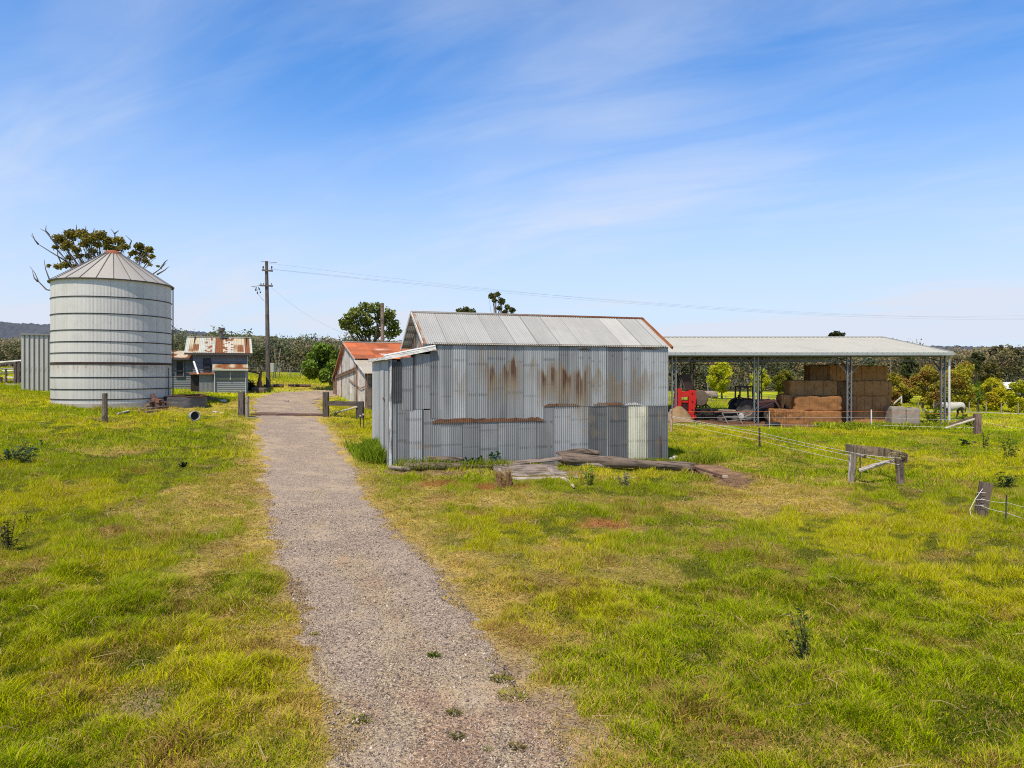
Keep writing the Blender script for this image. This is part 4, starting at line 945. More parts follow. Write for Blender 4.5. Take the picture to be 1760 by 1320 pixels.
for x in pxs:
    for yy_ in (Y0, BY - .7):
        g0 = hz(x, yy_) - .1; q = MB(STL); wv = .145
        for dx in (-wv, wv): q.beam((x + dx, yy_, g0), (x + dx, yy_, EZ2 - .1), .09, .16, (.21, .22, .225))
        z_ = g0 + .1; k = 1
        while z_ < EZ2 - .6: q.beam((x - wv * k, yy_, z_), (x + wv * k, yy_, z_ + .45), .03, .03, (.22, .23, .24)); z_ += .45; k = -k
        q.build('post', M_METAL, hs)
    tr = MB((.13, .125, .125)); N_ = 18                     # lattice rafters across the span
    pts = [(Y0 + (BY - .7 - Y0) * i / N_) for i in range(N_ + 1)]
    tz = lambda y: RZ2 - (RZ2 - EZ2) * abs(y - RY) / (RY - Y0 + .6) - .22
    for a, b in zip(pts[:-1], pts[1:]):
        if a < RY < b: seg = [(a, RY), (RY, b)]
        else: seg = [(a, b)]
        for c_, d_ in seg:
            tr.beam((x, c_, tz(c_)), (x, d_, tz(d_)), .07, .06); tr.beam((x, c_, tz(c_) - .55), (x, d_, tz(d_) - .55), .07, .06)
        tr.beam((x, a, tz(a) - .55), (x, (a + b) / 2, tz((a + b) / 2)), .03, .03); tr.beam((x, (a + b) / 2, tz((a + b) / 2)), (x, b, tz(b) - .55), .03, .03)
    tr.beam((x, Y0, EZ2 - 1.6), (x, Y0 + 1.5, tz(Y0 + 1.5) - .5), .07, .07); tr.beam((x, BY - .7, EZ2 - 1.6), (x, BY - 2.2, tz(BY - 2.2) - .5), .07, .07)
    tr.build('truss', M_METAL, hs)
    for sg in (-1, 1):                                     # braces along the eaves
        if x + sg * 1.4 < HX1:
            for yy_ in (Y0, BY - .7):
                q = MB((.2, .2, .2)); q.beam((x + sg * .24, yy_, EZ2 - 1.5), (x + sg * 1.3, yy_, EZ2 - .32), .06, .06); q.build('brace', M_METAL, hs)
for yy_ in (Y0, BY - .7):
    q = MB((.16, .15, .15)); q.beam((HX0, yy_, EZ2 - .24), (HX1 - .5, yy_, EZ2 - .24), .08, .16); q.beam((HX0, yy_, EZ2 - .62), (pxs[0], yy_, EZ2 - .62), .06, .06)
    z_ = HX0
    while z_ < pxs[0] - .8: q.beam((z_, yy_, EZ2 - .6), (z_ + .5, yy_, EZ2 - .3), .03, .03); q.beam((z_ + .5, yy_, EZ2 - .3), (z_ + 1.0, yy_, EZ2 - .6), .03, .03); z_ += 1.0
    q.build('eave_beam', M_METAL, hs)
q = MB((.14, .13, .125))
for i in range(1, 13):
    for sg in (-1, 1):
        yy_ = RY + sg * (RY - Y0) * i / 13; q.beam((HX0 + .1, yy_, RZ2 - (RZ2 - EZ2) * abs(yy_ - RY) / (RY - Y0 + .6) - .12), (HX1 - .1, yy_, RZ2 - (RZ2 - EZ2) * abs(yy_ - RY) / (RY - Y0 + .6) - .12), .05, .14)
q.build('purlins', M_METAL, hs)
q = MB((.72, .71, .68)); q.tube([(pxs[0] + .36, Y0 - .2, hz(pxs[0], Y0)), (pxs[0] + .36, Y0 - .2, EZ2 - .5), (pxs[0] + .32, Y0 - .55, EZ2 - .2)], .085, 10); q.build('downpipe', M_METAL, hs)

# ---------------------------------------------------------------- hay bales
def bale(px0, px1, py0, py1, y, depth, label, seed, rz=0, c=(.33, .185, .080), group='large square hay bales stacked in the open shed'):
    x0, x1 = (px0 - CX) / F0 * y, (px1 - CX) / F0 * y; z1, z0 = CH + (HY - py0) / F0 * y, CH + (HY - py1) / F0 * y
    mb = MB(c); ce = Vector(((x0 + x1) / 2, y + depth / 2, (z0 + z1) / 2)); mb.rbox(ce, (x1 - x0 + .05, depth, z1 - z0 + .035), rz, 18, 16, .075, c, seed, 2.6)
    o = mb.build('hay_bale', M_HAY, origin=(ce.x, ce.y, z0), smooth=True); tag(o, label, 'hay bale', group)
    tw = MB((.20, .12, .05))
    for k in range(5):
        x = x0 + (x1 - x0) * (k + .5) / 5; pts = []
        m_ = Matrix.Rotation(rz, 3, 'Z')
        for ty, tz_ in ((-1.0, -.9), (-1.0, .9), (-.92, .99), (.9, .99)): pts.append(ce + m_ @ Vector((x - ce.x, ty * (depth / 2 + .012), tz_ * ((z1 - z0) / 2 + .012))))
        tw.tube(pts, .012, 4)
    tw.build('twine', M_HAY, o)
B1 = Y0 + .9
HAY_SUNLIT = (.29, .135, .048); HAY_SHADED = (.38, .19, .072)  # sunlit bales coloured darker, roof-shaded ones lighter, to soften the light contrast
bale(1384, 1447, 707, 733, B1, 1.3, 'ginger hay bale at the bottom of the nearer stack, under the lit one', 1, c=HAY_SUNLIT)
bale(1352, 1384, 705, 733, B1 + .1, 1.4, 'end-on hay bale at the bottom beside the small leaning bale', 2, c=HAY_SUNLIT)
bale(1330, 1351, 704, 731, B1 - .2, 1.2, 'smallest hay bale, on the ground next to the tractor wheel', 3, R(8), HAY_SUNLIT)
bale(1368, 1447, 681, 706.5, B1 + .15, 1.3, 'bright ginger hay bale in the second layer of the nearer stack', 4, R(-2), HAY_SUNLIT)
bale(1344, 1367, 679, 705, B1 + .8, 1.2, 'dark end-on hay bale behind the bright second-layer bale', 5, c=HAY_SHADED)
bale(1357, 1440, 654, 680, B1 + 1.1, 1.3, 'rough-edged hay bale on the third layer of the nearer stack', 6, R(3), HAY_SHADED)
bale(1466, 1528, 707, 733, B1 + 1.2, 1.3, 'hay bale at the bottom of the tall stack beside the concrete blocks', 7, c=HAY_SHADED)
bale(1466, 1533, 681, 706.5, B1 + 1.2, 1.3, 'hay bale second from the ground in the tall stack', 8, c=HAY_SHADED)
bale(1466, 1534, 655, 680.5, B1 + 1.2, 1.3, 'hay bale just below the topmost one in the tall stack', 9, c=HAY_SHADED)
bale(1462, 1526, 629, 654.5, B1 + 1.6, 1.3, 'topmost hay bale at the far end of the tall stack', 10, c=HAY_SHADED)
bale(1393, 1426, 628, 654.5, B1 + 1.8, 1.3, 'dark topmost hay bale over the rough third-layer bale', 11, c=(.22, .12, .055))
bale(1427, 1461.5, 627, 654.5, B1 + 1.7, 1.3, 'topmost hay bale between two others, partly behind the steel post', 12, c=HAY_SHADED)
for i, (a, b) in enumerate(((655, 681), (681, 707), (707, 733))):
    bale(1436, 1465, a, b - .5, B1 + 1.9, 1.3, ('shadowed hay bale in the gap between the two stacks, third layer', 'shadowed hay bale in the gap between the two stacks, second layer', 'shadowed hay bale in the gap between the two stacks, on the ground')[i], 13 + i, c=(.22, .125, .055))  # shade of the gap put into a darker hay colour
for i, (a, b) in enumerate(((1533.5, 1558), (1558.7, 1582))):
    y = Y0 + 1.0; x0, x1 = (a - CX) / F0 * y, (b - CX) / F0 * y; z0 = hz(x0, y) - .05; z1 = CH + (HY - 699 - i * 2) / F0 * y
    mb = MB((.30, .26, .21)); mb.rbox(((x0 + x1) / 2, y + .6, (z0 + z1) / 2), (x1 - x0, 1.2, z1 - z0), 0, 8, 14, .03, None, 40 + i); o = mb.build('concrete_block', M_STONE, origin=((x0 + x1) / 2, y + .6, z0))
    tag(o, ('grey concrete block touching the tall hay stack', 'grey concrete block at the end of the row, nearer the horse')[i], 'concrete block', 'concrete blocks beside the hay')

# ---------------------------------------------------------------- wheel helper (axis along local Y)
def wheel(parent, ce, r, wdt, ax, rimc=(.42, .36, .27), lugs=True, nm='wheel'):
    ce = Vector(ce); ax = Vector(ax).normalized(); m = Vector((0, 1, 0)).rotation_difference(ax).to_matrix()
    def tf(mb): mb.V = [np.array([tuple(ce + m @ (Vector(v) - ce)) for v in a]) for a in mb.V]; return mb
    t = MB((.055, .050, .047)); hw_ = wdt / 2
    t.lathe([(r * .52, -hw_ * .8), (r * .78, -hw_), (r * .95, -hw_ * .92), (r, -hw_ * .6), (r, hw_ * .6), (r * .95, hw_ * .92), (r * .78, hw_), (r * .52, hw_ * .8)], 32, ce, axis='Y', close=True)
    if lugs:
        for i in range(20):
            a = 2 * math.pi * i / 20
            for sg in (-1, 1):
                a2 = a + (.15 if sg > 0 else 0); p = lambda an, y, q: ce + Vector((math.cos(an) * q, y, math.sin(an) * q))
                t.beam(p(a2, sg * hw_ * .95, r * .96), p(a2 + .14, sg * .01, r * 1.02), .06 * r, .07 * r, (.03, .026, .024))
    w_ = tf(t).build(nm, M_RUBBER, parent)
    rm = MB(rimc)
    rm.lathe([(r * .54, -hw_ * .75), (r * .50, -hw_ * .7), (r * .46, -hw_ * .3), (r * .20, -hw_ * .35), (r * .16, -hw_ * .5), (0, -hw_ * .5)], 24, ce, axis='Y')
    rm.lathe([(r * .54, hw_ * .75), (r * .50, hw_ * .7), (r * .46, hw_ * .3), (0, hw_ * .3)], 24, ce, axis='Y')
    for k in range(6): a = k * math.pi / 3; rm.lathe([(r * .04, -.04), (0, -.04)], 6, ce + Vector((math.cos(a) * r * .3, -hw_ * .34, math.sin(a) * r * .3)), axis='Y')
    tf(rm).build('rim', M_METAL, w_)
    return w_

# ---------------------------------------------------------------- tractor, facing +X
TY = Y0 + 2.6; TX = (1277 - CX) / F0 * TY; TZ = hz(TX, TY)
tr = thing('tractor', (TX, TY, TZ), 'old dark tractor with a reddish loader arm parked under the hay shed', 'tractor')
def tp(x, y, z): return Vector((TX + x, TY + y, TZ + z))
wheel(tr, tp(0, -.85, .86), .86, .46, (0, 1, 0), (.26, .20, .15)); wheel(tr, tp(0, .85, .86), .86, .46, (0, 1, 0), (.26, .20, .15))
wheel(tr, tp(1.85, -.75, .50), .50, .28, (0, 1, 0), (.50, .42, .31)); wheel(tr, tp(1.85, .75, .50), .50, .28, (0, 1, 0), (.50, .42, .31))
q = MB((.06, .05, .047)); q.box(tp(-.45, -.38, .55), tp(.9, .38, 1.25)); q.box(tp(.8, -.30, .55), tp(2.2, .30, .95)); q.beam(tp(1.85, -.7, .5), tp(1.85, .7, .5), .14, .14); q.build('chassis', M_METAL, tr, bevel=.04)
q = MB((.34, .10, .06))
q.rbox(tp(1.6, 0, 1.28), (1.7, .74, .72), 0, 8, 6, .0); q.build('bonnet', M_RED, tr, smooth=True)
q = MB((.03, .03, .03)); q.box(tp(2.42, -.33, .95), tp(2.47, .33, 1.55)); q.build('grille', M_DARK, tr, bevel=.02)
for sg in (-1, 1):
    q = MB((.05, .035, .03)); n_ = 10; vs = []; fs = []
    for i in range(n_ + 1):
        a = math.pi * (.08 + .80 * i / n_); c_, s_ = math.cos(a), math.sin(a)
        for r_ in (.93, .97):
            for y_ in (.56, 1.14): vs.append(tp(c_ * r_, sg * y_, .86 + s_ * r_))
    for i in range(n_):
        a = i * 4; fs += [(a, a + 1, a + 5, a + 4), (a + 2, a + 6, a + 7, a + 3), (a, a + 4, a + 6, a + 2), (a + 1, a + 3, a + 7, a + 5)]
    q.add(vs, fs); q.build('mudguard', M_METAL, tr)
q = MB((.03, .028, .028))
cab = [(-.45, -.58), (.62, -.58), (-.45, .58), (.62, .58)]
for x, y in cab: q.beam(tp(x, y, 1.25), tp(x * .92, y * .96, 2.62), .10, .10)
q.beam(tp(.25, -.58, 1.3), tp(.22, -.56, 2.6), .05, .05); q.build('cab_frame', M_METAL, tr)
q = MB((.06, .055, .05)); q.rbox(tp(.08, 0, 2.68), (1.32, 1.34, .14), 0, 6, 8, 0); q.build('cab_roof', M_METAL, tr, smooth=True)
q = MB((.04, .035, .03)); q.rbox(tp(-.05, 0, 1.45), (.5, .5, .14), 0, 5, 5, 0); q.rbox(tp(-.3, 0, 1.75), (.12, .48, .6), 0, 5, 5, 0); q.build('seat', M_RUBBER, tr, smooth=True)
q = MB((.03, .03, .03)); q.tube([tp(.75, 0, 1.5), tp(.5, 0, 1.78)], .025, 6); c0 = tp(.48, 0, 1.8)
q.tube([c0 + Vector((.07 * math.sin(a / 12 * 6.2832), .19 * math.cos(a / 12 * 6.2832), .18 * math.sin(a / 12 * 6.2832))) for a in range(13)], .016, 6); q.build('steering_wheel', M_RUBBER, tr)
q = MB((.05, .04, .035)); q.tube([tp(1.25, -.2, 1.55), tp(1.25, -.2, 2.35)], .045, 8); q.build('exhaust', M_METAL, tr)
for sg in (-1, 1):
    q = MB((.50, .19, .12)); q.beam(tp(.85, sg * .48, 1.45), tp(2.35, sg * .5, 1.62), .09, .18); q.beam(tp(2.35, sg * .5, 1.62), tp(3.0, sg * .5, .62), .09, .17); q.beam(tp(1.0, sg * .48, .7), tp(.95, sg * .48, 1.55), .08, .16); q.build('loader_arm', M_RED, tr, bevel=.01)
    q = MB((.30, .29, .28)); q.tube([tp(1.1, sg * .47, .95), tp(2.3, sg * .47, 1.45)], .045, 8); q.build('hydraulic_ram', M_METAL, tr)
q = MB((.045, .035, .03)); vs = []
for y in (-.95, .95):
    for x, z in ((2.95, 1.35), (2.85, .75), (3.05, .45), (3.75, .42), (3.72, .47), (3.1, .52), (2.95, .8), (3.02, 1.35)): vs.append(tp(x, y, z))
q.add(vs, [(i, (i + 1) % 8, 8 + (i + 1) % 8, 8 + i) for i in range(8)] + [tuple(range(7, -1, -1)), tuple(range(8, 16))])
for y in (-.95, .93): q.add([tp(2.95, y, 1.35), tp(2.85, y, .75), tp(3.05, y, .45), tp(3.75, y, .42), tp(2.95, y + .02, 1.35), tp(2.85, y + .02, .75), tp(3.05, y + .02, .45), tp(3.75, y + .02, .42)], [(0, 1, 2, 3), (7, 6, 5, 4), (0, 3, 7, 4)])
q.build('bucket', M_RUSTY, tr)

# ---------------------------------------------------------------- red implement with a dark mast
IY = Y0 + .2; IX = (1178 - CX) / F0 * IY; IZ = hz(IX, IY)
im = thing('red_implement', (IX, IY, IZ), 'bright red farm implement with tall dark mast beside the shed wall', 'farm machine')
def ip(px, py, y=0): p = P(px, py, IY + y); return p
q = MB((.62, .012, .012))
for pts in (((1161, 667.5), (1172, 668), (1171, 713), (1158, 713)), ((1184.5, 670), (1195.5, 671), (1197.5, 683), (1193, 713), (1183.5, 713))):
    n_ = len(pts); f_ = [ip(a, b) for a, b in pts]; b_ = [p + Vector((.02, .55, 0)) for p in f_]
    q = MB((.50, .016, .012)); q.add(f_ + b_, [tuple(range(n_ - 1, -1, -1)), tuple(range(n_, 2 * n_))] + [(i, (i + 1) % n_, n_ + (i + 1) % n_, n_ + i) for i in range(n_)]); q.build('upright', M_RED, im, bevel=.03)
q = MB((.50, .02, .012)); q.beam(ip(1170, 678, .25), ip(1186, 677, .25), .4, .42); q.beam(ip(1170, 690, .3), ip(1186, 690, .3), .12, .2); q.build('crossbar', M_RED, im, bevel=.02)
q = MB((.42, .012, .010)); q.beam(ip(1154, 714, .1), ip(1196, 716, .1), .35, .16); q.beam(ip(1160, 713, -.1), ip(1150, 719, -1.0), .16, .12); q.beam(ip(1190, 714, -.1), ip(1192, 720, -1.0), .16, .12); q.build('base_frame', M_RED, im, bevel=.02)
pn = MB((.05, .02, .017)); pn.beam(ip(1171, 700, .35), ip(1185, 700, .35), .12, .75); pn.build('dark_gap_panel', M_METAL, im)  # dark panel stands in for the black gap between the uprights
for px_ in (1163.5, 1190):
    for py_ in (676, 690, 704):
        bo = MB((.10, .02, .018)); bo.lathe([(.055, -.02), (.055, -.06), (0, -.065)], 8, ip(px_, py_, -.0), axis='Y'); bo.build('bolt', M_METAL, im)
q = MB((.055, .03, .026)); q.beam(ip(1184, 671, .5), ip(1172, 644, .55), .62, .5); q.beam(ip(1180, 644, .5), ip(1186, 668, .5), .42, .5); q.beam(ip(1166, 668, .45), ip(1165, 646, .45), .16, .3); q.build('mast', M_METAL, im, bevel=.03)
q = MB((.10, .085, .08)); q.tube([ip(1178, 671, .1), ip(1169.5, 648, .15)], .055, 8); q.build('hydraulic_ram', M_METAL, im)
for px, py in ((1163, 642), (1175, 642)):
    c0 = ip(px + 1.5, py + 2, .5); q = MB((.03, .02, .02)); q.tube([c0 + Vector((-.30 + .30 * math.cos(a * .5), 0, .30 * math.sin(a * .5))) for a in range(-3, 8)], .05, 6); q.build('hose', M_RUBBER, im)
# second machine: hay rake with a hoop and curved pipe
rk = thing('hay_rake', ip(1208, 715), 'rusty hay rake with a round drum and curved pipe beside the red machine', 'farm machine')
def kp(px, py, y=.6): return P(px, py, IY + y)
q = MB((.13, .095, .07)); q.lathe([(.55, -.35), (.62, -.3), (.62, .3), (.55, .35), (0, .35)], 24, kp(1202, 684), axis='Y'); q.lathe([(.55, -.35), (.2, -.38), (0, -.38)], 24, kp(1202, 684), axis='Y'); q.build('drum', M_RUSTY, rk)
q = MB((.05, .04, .035))
for a, b in (((1197, 686), (1197, 713)), ((1203, 694), (1202, 708)), ((1213, 680), (1213, 706)), ((1196, 707), (1222, 710)), ((1200, 690), (1214, 682)), ((1206, 700), (1213, 694))): q.beam(kp(*a), kp(*b), .11, .11)
q.build('frame', M_RUSTY, rk)
q = MB((.05, .038, .03)); q.tube([kp(1213, 696), kp(1216, 697), kp(1220, 700), kp(1223, 705), kp(1224, 713)], .06, 8); q.build('curved_pipe', M_RUSTY, rk)
for px in (1200, 1216):
    q = MB((.03, .025, .022)); ce = kp(px, 708, .2); q.tube([ce + Vector((.30 * math.cos(a * math.pi / 8), 0, .26 * math.sin(a * math.pi / 8))) for a in range(17)], .045, 6, caps=False); q.build('hoop', M_RUSTY, rk)
q = MB((.06, .05, .045)); q.rbox(kp(1214.5, 682), (.22, .3, .38), 0, 4, 6, .02); q.build('gearbox', M_RUSTY, rk)
# heap of sand in front of the red machine
q = MB((.27, .18, .095)); hc = P(1166, 711, IY - .9); hc.z = hz(hc.x, hc.y); vs = []; n_ = 28; fs = []
for j in range(12):
    t = j / 11
    for i in range(n_):
        a = 2 * math.pi * i / n_; r_ = 1.35 * (1 - t) * (1 + .22 * mnoise.noise((math.cos(a) * 1.5, math.sin(a) * 1.5, t * 2))) + .02; vs.append(hc + Vector((r_ * math.cos(a), r_ * .75 * math.sin(a), 1.2 * (1 - (1 - t) ** 1.5) - .1 + .09 * mnoise.noise((i * .7, j * .9, 3)))))
for j in range(11):
    for i in range(n_): fs.append((j * n_ + i, j * n_ + (i + 1) % n_, (j + 1) * n_ + (i + 1) % n_, (j + 1) * n_ + i))
q.add(vs, fs + [tuple(11 * n_ + i for i in range(n_))]); tag(q.build('sand_heap', M_SOIL, origin=hc, smooth=True), 'brown heap of sand in front of the red machine', 'sand heap')
# low timber platform, leaning frames, tyre
q0 = P(1250, 710, Y0 + 2.0); pl_ = thing('trailer', (q0.x, q0.y, hz(q0.x, q0.y)), 'low dark timber trailer deck behind the tractor', 'trailer')
q = MB((.10, .07, .05))
for i in range(6): y = Y0 + 1.4 + i * .28; q.beam(P(1228, 708 - i * .4, y), P(1275, 707 - i * .4, y), .25, .06, np.array((.12, .08, .06)) * (.7 + .6 * rw.rand()))
q.build('deck', M_WOOD, pl_); q = MB((.05, .04, .035)); q.beam(P(1228, 712, Y0 + 1.7), P(1275, 711, Y0 + 1.7), .1, .2); q.beam(P(1228, 712, Y0 + 2.5), P(1275, 711, Y0 + 2.5), .1, .2); q.build('chassis', M_RUSTY, pl_)
for px in (1237, 1262): wheel(pl_, (P(px, 0, Y0 + 1.6).x, Y0 + 1.45, hz(18, Y0) + .26), .26, .18, (0, 1, 0), (.2, .16, .12), False)
q = MB((.33, .27, .21)); q.beam(P(1234, 704.5, Y0 + 1.7), P(1262, 705, Y0 + 1.9), .5, .10); tag(q.build('plank', M_WOOD, origin=P(1248, 705, Y0 + 1.8)), 'pale plank lying on the dark trailer deck', 'plank')
fy = Y0 - .9; gf = thing('tube_gate', (P(1265, 0, fy).x, fy, hz(16, fy)), 'bent grey tubular gate leaning on the ground before the tractor', 'gate')
q = MB((.22, .20, .185))
for a, b in (((1241, 710, .6), (1254, 733, -.4)), ((1267, 711, .5), (1277, 730, -.4)), ((1241, 710, .6), (1280, 709, .6)), ((1246, 716, .3), (1284, 716, .3)), ((1250, 724, 0), (1290, 720, .2)), ((1254, 731, -.3), (1286, 732, -.3))): q.tube([P(a[0], a[1], fy + a[2]), P(b[0], b[1], fy + b[2])], .045, 6)
q.build('frame', M_METAL, gf)
q = MB((.42, .40, .37)); q.rbox(P(1274, 715, fy + .3), (.35, .3, .42), .4, 6, 4, .08); tag(q.build('sack', M_CLOTH, origin=P(1274, 719, fy + .3), smooth=True), 'crumpled white sack by the leaning tube gate', 'sack')
q = MB((.02, .02, .022)); c0 = P(1328, 738, Y0 - 1.6); c0.z = hz(c0.x, c0.y) + .12; q.lathe([(.34, -.1), (.52, -.12), (.56, 0), (.52, .12), (.34, .1)], 24, c0, close=True); tag(q.build('old_tyre', M_RUBBER, origin=c0, smooth=True), 'black tyre lying flat on the dirt before the hay', 'tyre')
q = MB((.05, .04, .035)); q.beam(P(1225, 722, Y0 - .2), P(1292, 736, Y0 - .8), .12, .10); q.build('rusty_pipe', M_RUSTY); bpy.data.objects['rusty_pipe'].location = (0, 0, 0); tag(bpy.data.objects['rusty_pipe'], 'dark iron bar lying across the dirt floor', 'iron bar')
# ---------------------------------------------------------------- timber posts
WOODC = (.12, .092, .072)
def post(px, py, pt, wpx, label, lean=0, c=WOODC, group='old timber fence posts', nm='fence_post', square=False, seed=0):
    b = G(px, py); y = b.y; top = P(px + lean, pt, y); w_ = wpx / F0 * y
    q = MB(c)
    if square: q.beam(b - Z * .3, top, w_, w_ * .9, c)
    else:
        n_ = 7; q.tube([(b - Z * .3).lerp(top, i / n_) for i in range(n_ + 1)], [w_ / 2 * (1.06 - .1 * i / n_) for i in range(n_ + 1)], 9, c, jit=.22, seed=seed)
    o = q.build(nm, M_WOOD, origin=b); tag(o, label, 'fence post', group); return b, top
post(180, 726, 676, 9, 'rough timber post standing alone in front of the silo', seed=1)
post(219.5, 690, 669, 7, 'short timber post close against the silo wall', seed=2, c=(.20, .16, .15))
post(415, 717, 674, 9, 'dark square gatepost on the silo side of the driveway', square=True, c=(.085, .07, .062))
post(424.5, 717.5, 681, 6.5, 'thinner grey post next to the dark square gatepost', lean=.8, c=(.20, .17, .15), seed=4)
g1b, g1t = post(560, 716, 674, 9, 'dark gatepost at the driveway edge holding a horizontal rail', square=True, c=(.065, .053, .048))
g2b, g2t = post(618.5, 722, 690, 12, 'stout dark post near the iron shed at the end of the rail', square=True, c=(.055, .045, .042))
q = MB((.075, .06, .054)); q.beam(P(563, 693, g1b.y - .02), P(616, 694, g2b.y - .1), .14, .26); tag(q.build('gate_rail', M_WOOD, origin=P(590, 700, g1b.y)), 'heavy dark timber rail between the two dark gateposts', 'rail')
q = MB((.34, .31, .28)); q.tube([G(573, 712.5) + Z * .05, P(590, 706, g1b.y - .4), P(614, 699, g2b.y - .2)], .06, 7, jit=.2); tag(q.build('brace_log', M_WOOD, origin=G(580, 712)), 'pale crooked brace log slanting up below the gate rail', 'log')
for i, (px, py, pt) in enumerate(((619.5, 736, 715), (624.5, 738, 713))):
    b = G(px, py); q = MB((.02, .02, .02)); q.tube([b - Z * .2, P(px, pt, b.y)], .022, 6); q.tube([P(px, pt, b.y) - Z * .02, P(px, pt, b.y) + Z * .06], .05, 7, (.7, .62, .45)); tag(q.build('picket', M_METAL, origin=b), ('black steel picket with a pale cap beside the stout gatepost', 'black steel picket with a pale cap closest to the iron shed door')[i], 'picket', 'steel pickets by the gate')
b = G(102, 693); q = MB((.02, .02, .02)); q.beam(b - Z * .2, P(103, 661, b.y), .06, .06); tag(q.build('star_picket', M_METAL, origin=b), 'thin black star picket in front of the silo footing', 'picket')
# timber sill / grid across the driveway
a, b = G(436, 712.5), G(557, 713.5); q = MB((.16, .09, .075))
for i in range(5):
    o_ = Vector((0, .22 * (i - 2), 0)); q.beam(a + o_ + Z * .03, b + o_ + Z * .03, .13, .07, np.array((.17, .10, .085)) * (.75 + .5 * rw.rand()))
tag(q.build('cattle_grid', M_WOOD, origin=(a + b) / 2), 'worn reddish timber grid across the driveway between the gateposts', 'cattle grid')
q = MB((.45, .40, .34)); q.beam(G(415, 720) + Z * .03, G(445, 718) + Z * .03, .1, .05); tag(q.build('plank', M_WOOD, origin=G(430, 719)), 'pale plank on the ground at the foot of the thin gatepost', 'plank')
b = G(492, 690.5); q = MB((.35, .29, .26)); q.rbox(b + Z * .06, (.34, .24, .16), .4, 5, 4, .04); tag(q.build('stone', M_STONE, origin=b, smooth=True), 'single stone lying on the driveway beyond the grid', 'stone')

# ---------------------------------------------------------------- farm junk beside the silo
jc = G(304, 701); JY = jc.y
def jp(px, py, dy=0): return P(px, py, JY + dy)
tk = MB((.13, .125, .13)); cx_ = jp(303, 700); rad = 35 / F0 * JY; vs = []; n_ = 96; zs_ = 20; zb, zt_ = hz(cx_.x, cx_.y + 1) - .1, 0
zt_ = CH + (HY - 683) / F0 * JY; fs = []
for j in range(zs_ + 1):
    t = j / zs_
    for i in range(n_):
        a = 2 * math.pi * i / n_; dent = 1 + .06 * mnoise.noise((math.cos(a) * 2, math.sin(a) * 2, t)); r_ = rad * dent + .03 * math.sin(j * math.pi * .9)
        ztop = zt_ + .10 * mnoise.noise((math.cos(a) * 2.5, math.sin(a) * 2.5, 7)) + .08 * (1 - abs(math.cos(a)))
        vs.append(Vector((cx_.x + r_ * math.cos(a), cx_.y + 1.1 + r_ * .95 * math.sin(a), zb + (ztop - zb) * t)))
for j in range(zs_):
    for i in range(n_): fs.append((j * n_ + i, j * n_ + (i + 1) % n_, (j + 1) * n_ + (i + 1) % n_, (j + 1) * n_ + i))
ru = [0.65 if k >= n_ * (zs_ - 1) else .1 for k in range(len(vs))]
tk.add(vs, fs, None, None, ru); tkt = thing('water_tank_ring', (cx_.x, cx_.y + 1.1, zb), 'low dark ring of corrugated tank iron lying beside the silo', 'tank')
tk.build('wall', M_GALV, tkt, smooth=True)
q = MB((.10, .055, .04)); q.tube([vs[zs_ * n_ + i] + Z * .01 for i in list(range(n_)) + [0]], .035, 6, caps=False); q.build('rim', M_RUSTY, tkt)
pm = thing('rusty_machine', jp(268, 703), 'rusty red old plough machine with a small wheel beside the tank ring', 'farm machine')
q = MB((.20, .09, .06)); q.beam(jp(262, 677, -.8), jp(268, 688, -.8), .12, .10); q.beam(jp(263, 687, -.8), jp(276, 690, -.9), .28, .2); q.beam(jp(266, 689, -.8), jp(268, 704, -.8), .14, .14); q.beam(jp(272, 690, -.8), jp(283, 692, -.6), .10, .10); q.beam(jp(252, 697, -.8), jp(268, 695, -.8), .10, .10); q.build('frame', M_RUSTY, pm)
q = MB((.13, .08, .06)); q.rbox(jp(268, 690, -.8), (.5, .4, .3), .2, 6, 4, .06); q.rbox(jp(272, 697, -.8), (.3, .4, .4), .2, 6, 4, .06); q.build('casting', M_RUSTY, pm)
q = MB((.12, .075, .055)); ce = jp(281, 697, -.9); q.tube([ce + Vector((.24 * math.cos(k * math.pi / 8), 0, .24 * math.sin(k * math.pi / 8))) for k in range(17)], .03, 6, caps=False)
for k in range(6): q.beam(ce, ce + Vector((.24 * math.cos(k * math.pi / 3), 0, .24 * math.sin(k * math.pi / 3))), .025, .025)
q.build('wheel', M_RUSTY, pm)
def timber(px0, py0, px1, py1, w_, t_, c, label, cat='timber', nm='timber_beam', gp='scrap timber lying by the silo', lift=.05, y=None):
    a, b = G(px0, py0) + Z * lift, G(px1, py1) + Z * lift; q = MB(c); q.beam(a, b, w_, t_, c); return tag(q.build(nm, M_WOOD, origin=(a + b) / 2), label, cat, gp)
timber(232, 701, 262, 695, .16, .12, (.10, .085, .08), 'dark beam lying between the silo and the rusty machine', lift=.2)
timber(238, 706, 262, 703, .16, .1, (.28, .24, .20), 'grey board lying in front of the dark beam')
timber(250, 710, 274, 707, .2, .08, (.18, .13, .10), 'brown board lying in front of the rusty machine')
timber(202, 713, 222, 708, .14, .06, (.36, .31, .25), 'pale stick lying in the grass between post and rusty machine')
timber(367, 709, 385, 712, .12, .06, (.45, .43, .40), 'pale thin board lying between the bucket and the gateposts')
r_ = np.random.RandomState(21)
jl = ['rusty rod sticking up from the scrap by the silo', 'bent dark pipe on the scrap by the silo', 'brown offcut propped on the scrap by the silo', 'dark strap iron lying across the scrap by the silo', 'short red-brown bar at the edge of the silo scrap', 'grey splintered offcut in the silo scrap']
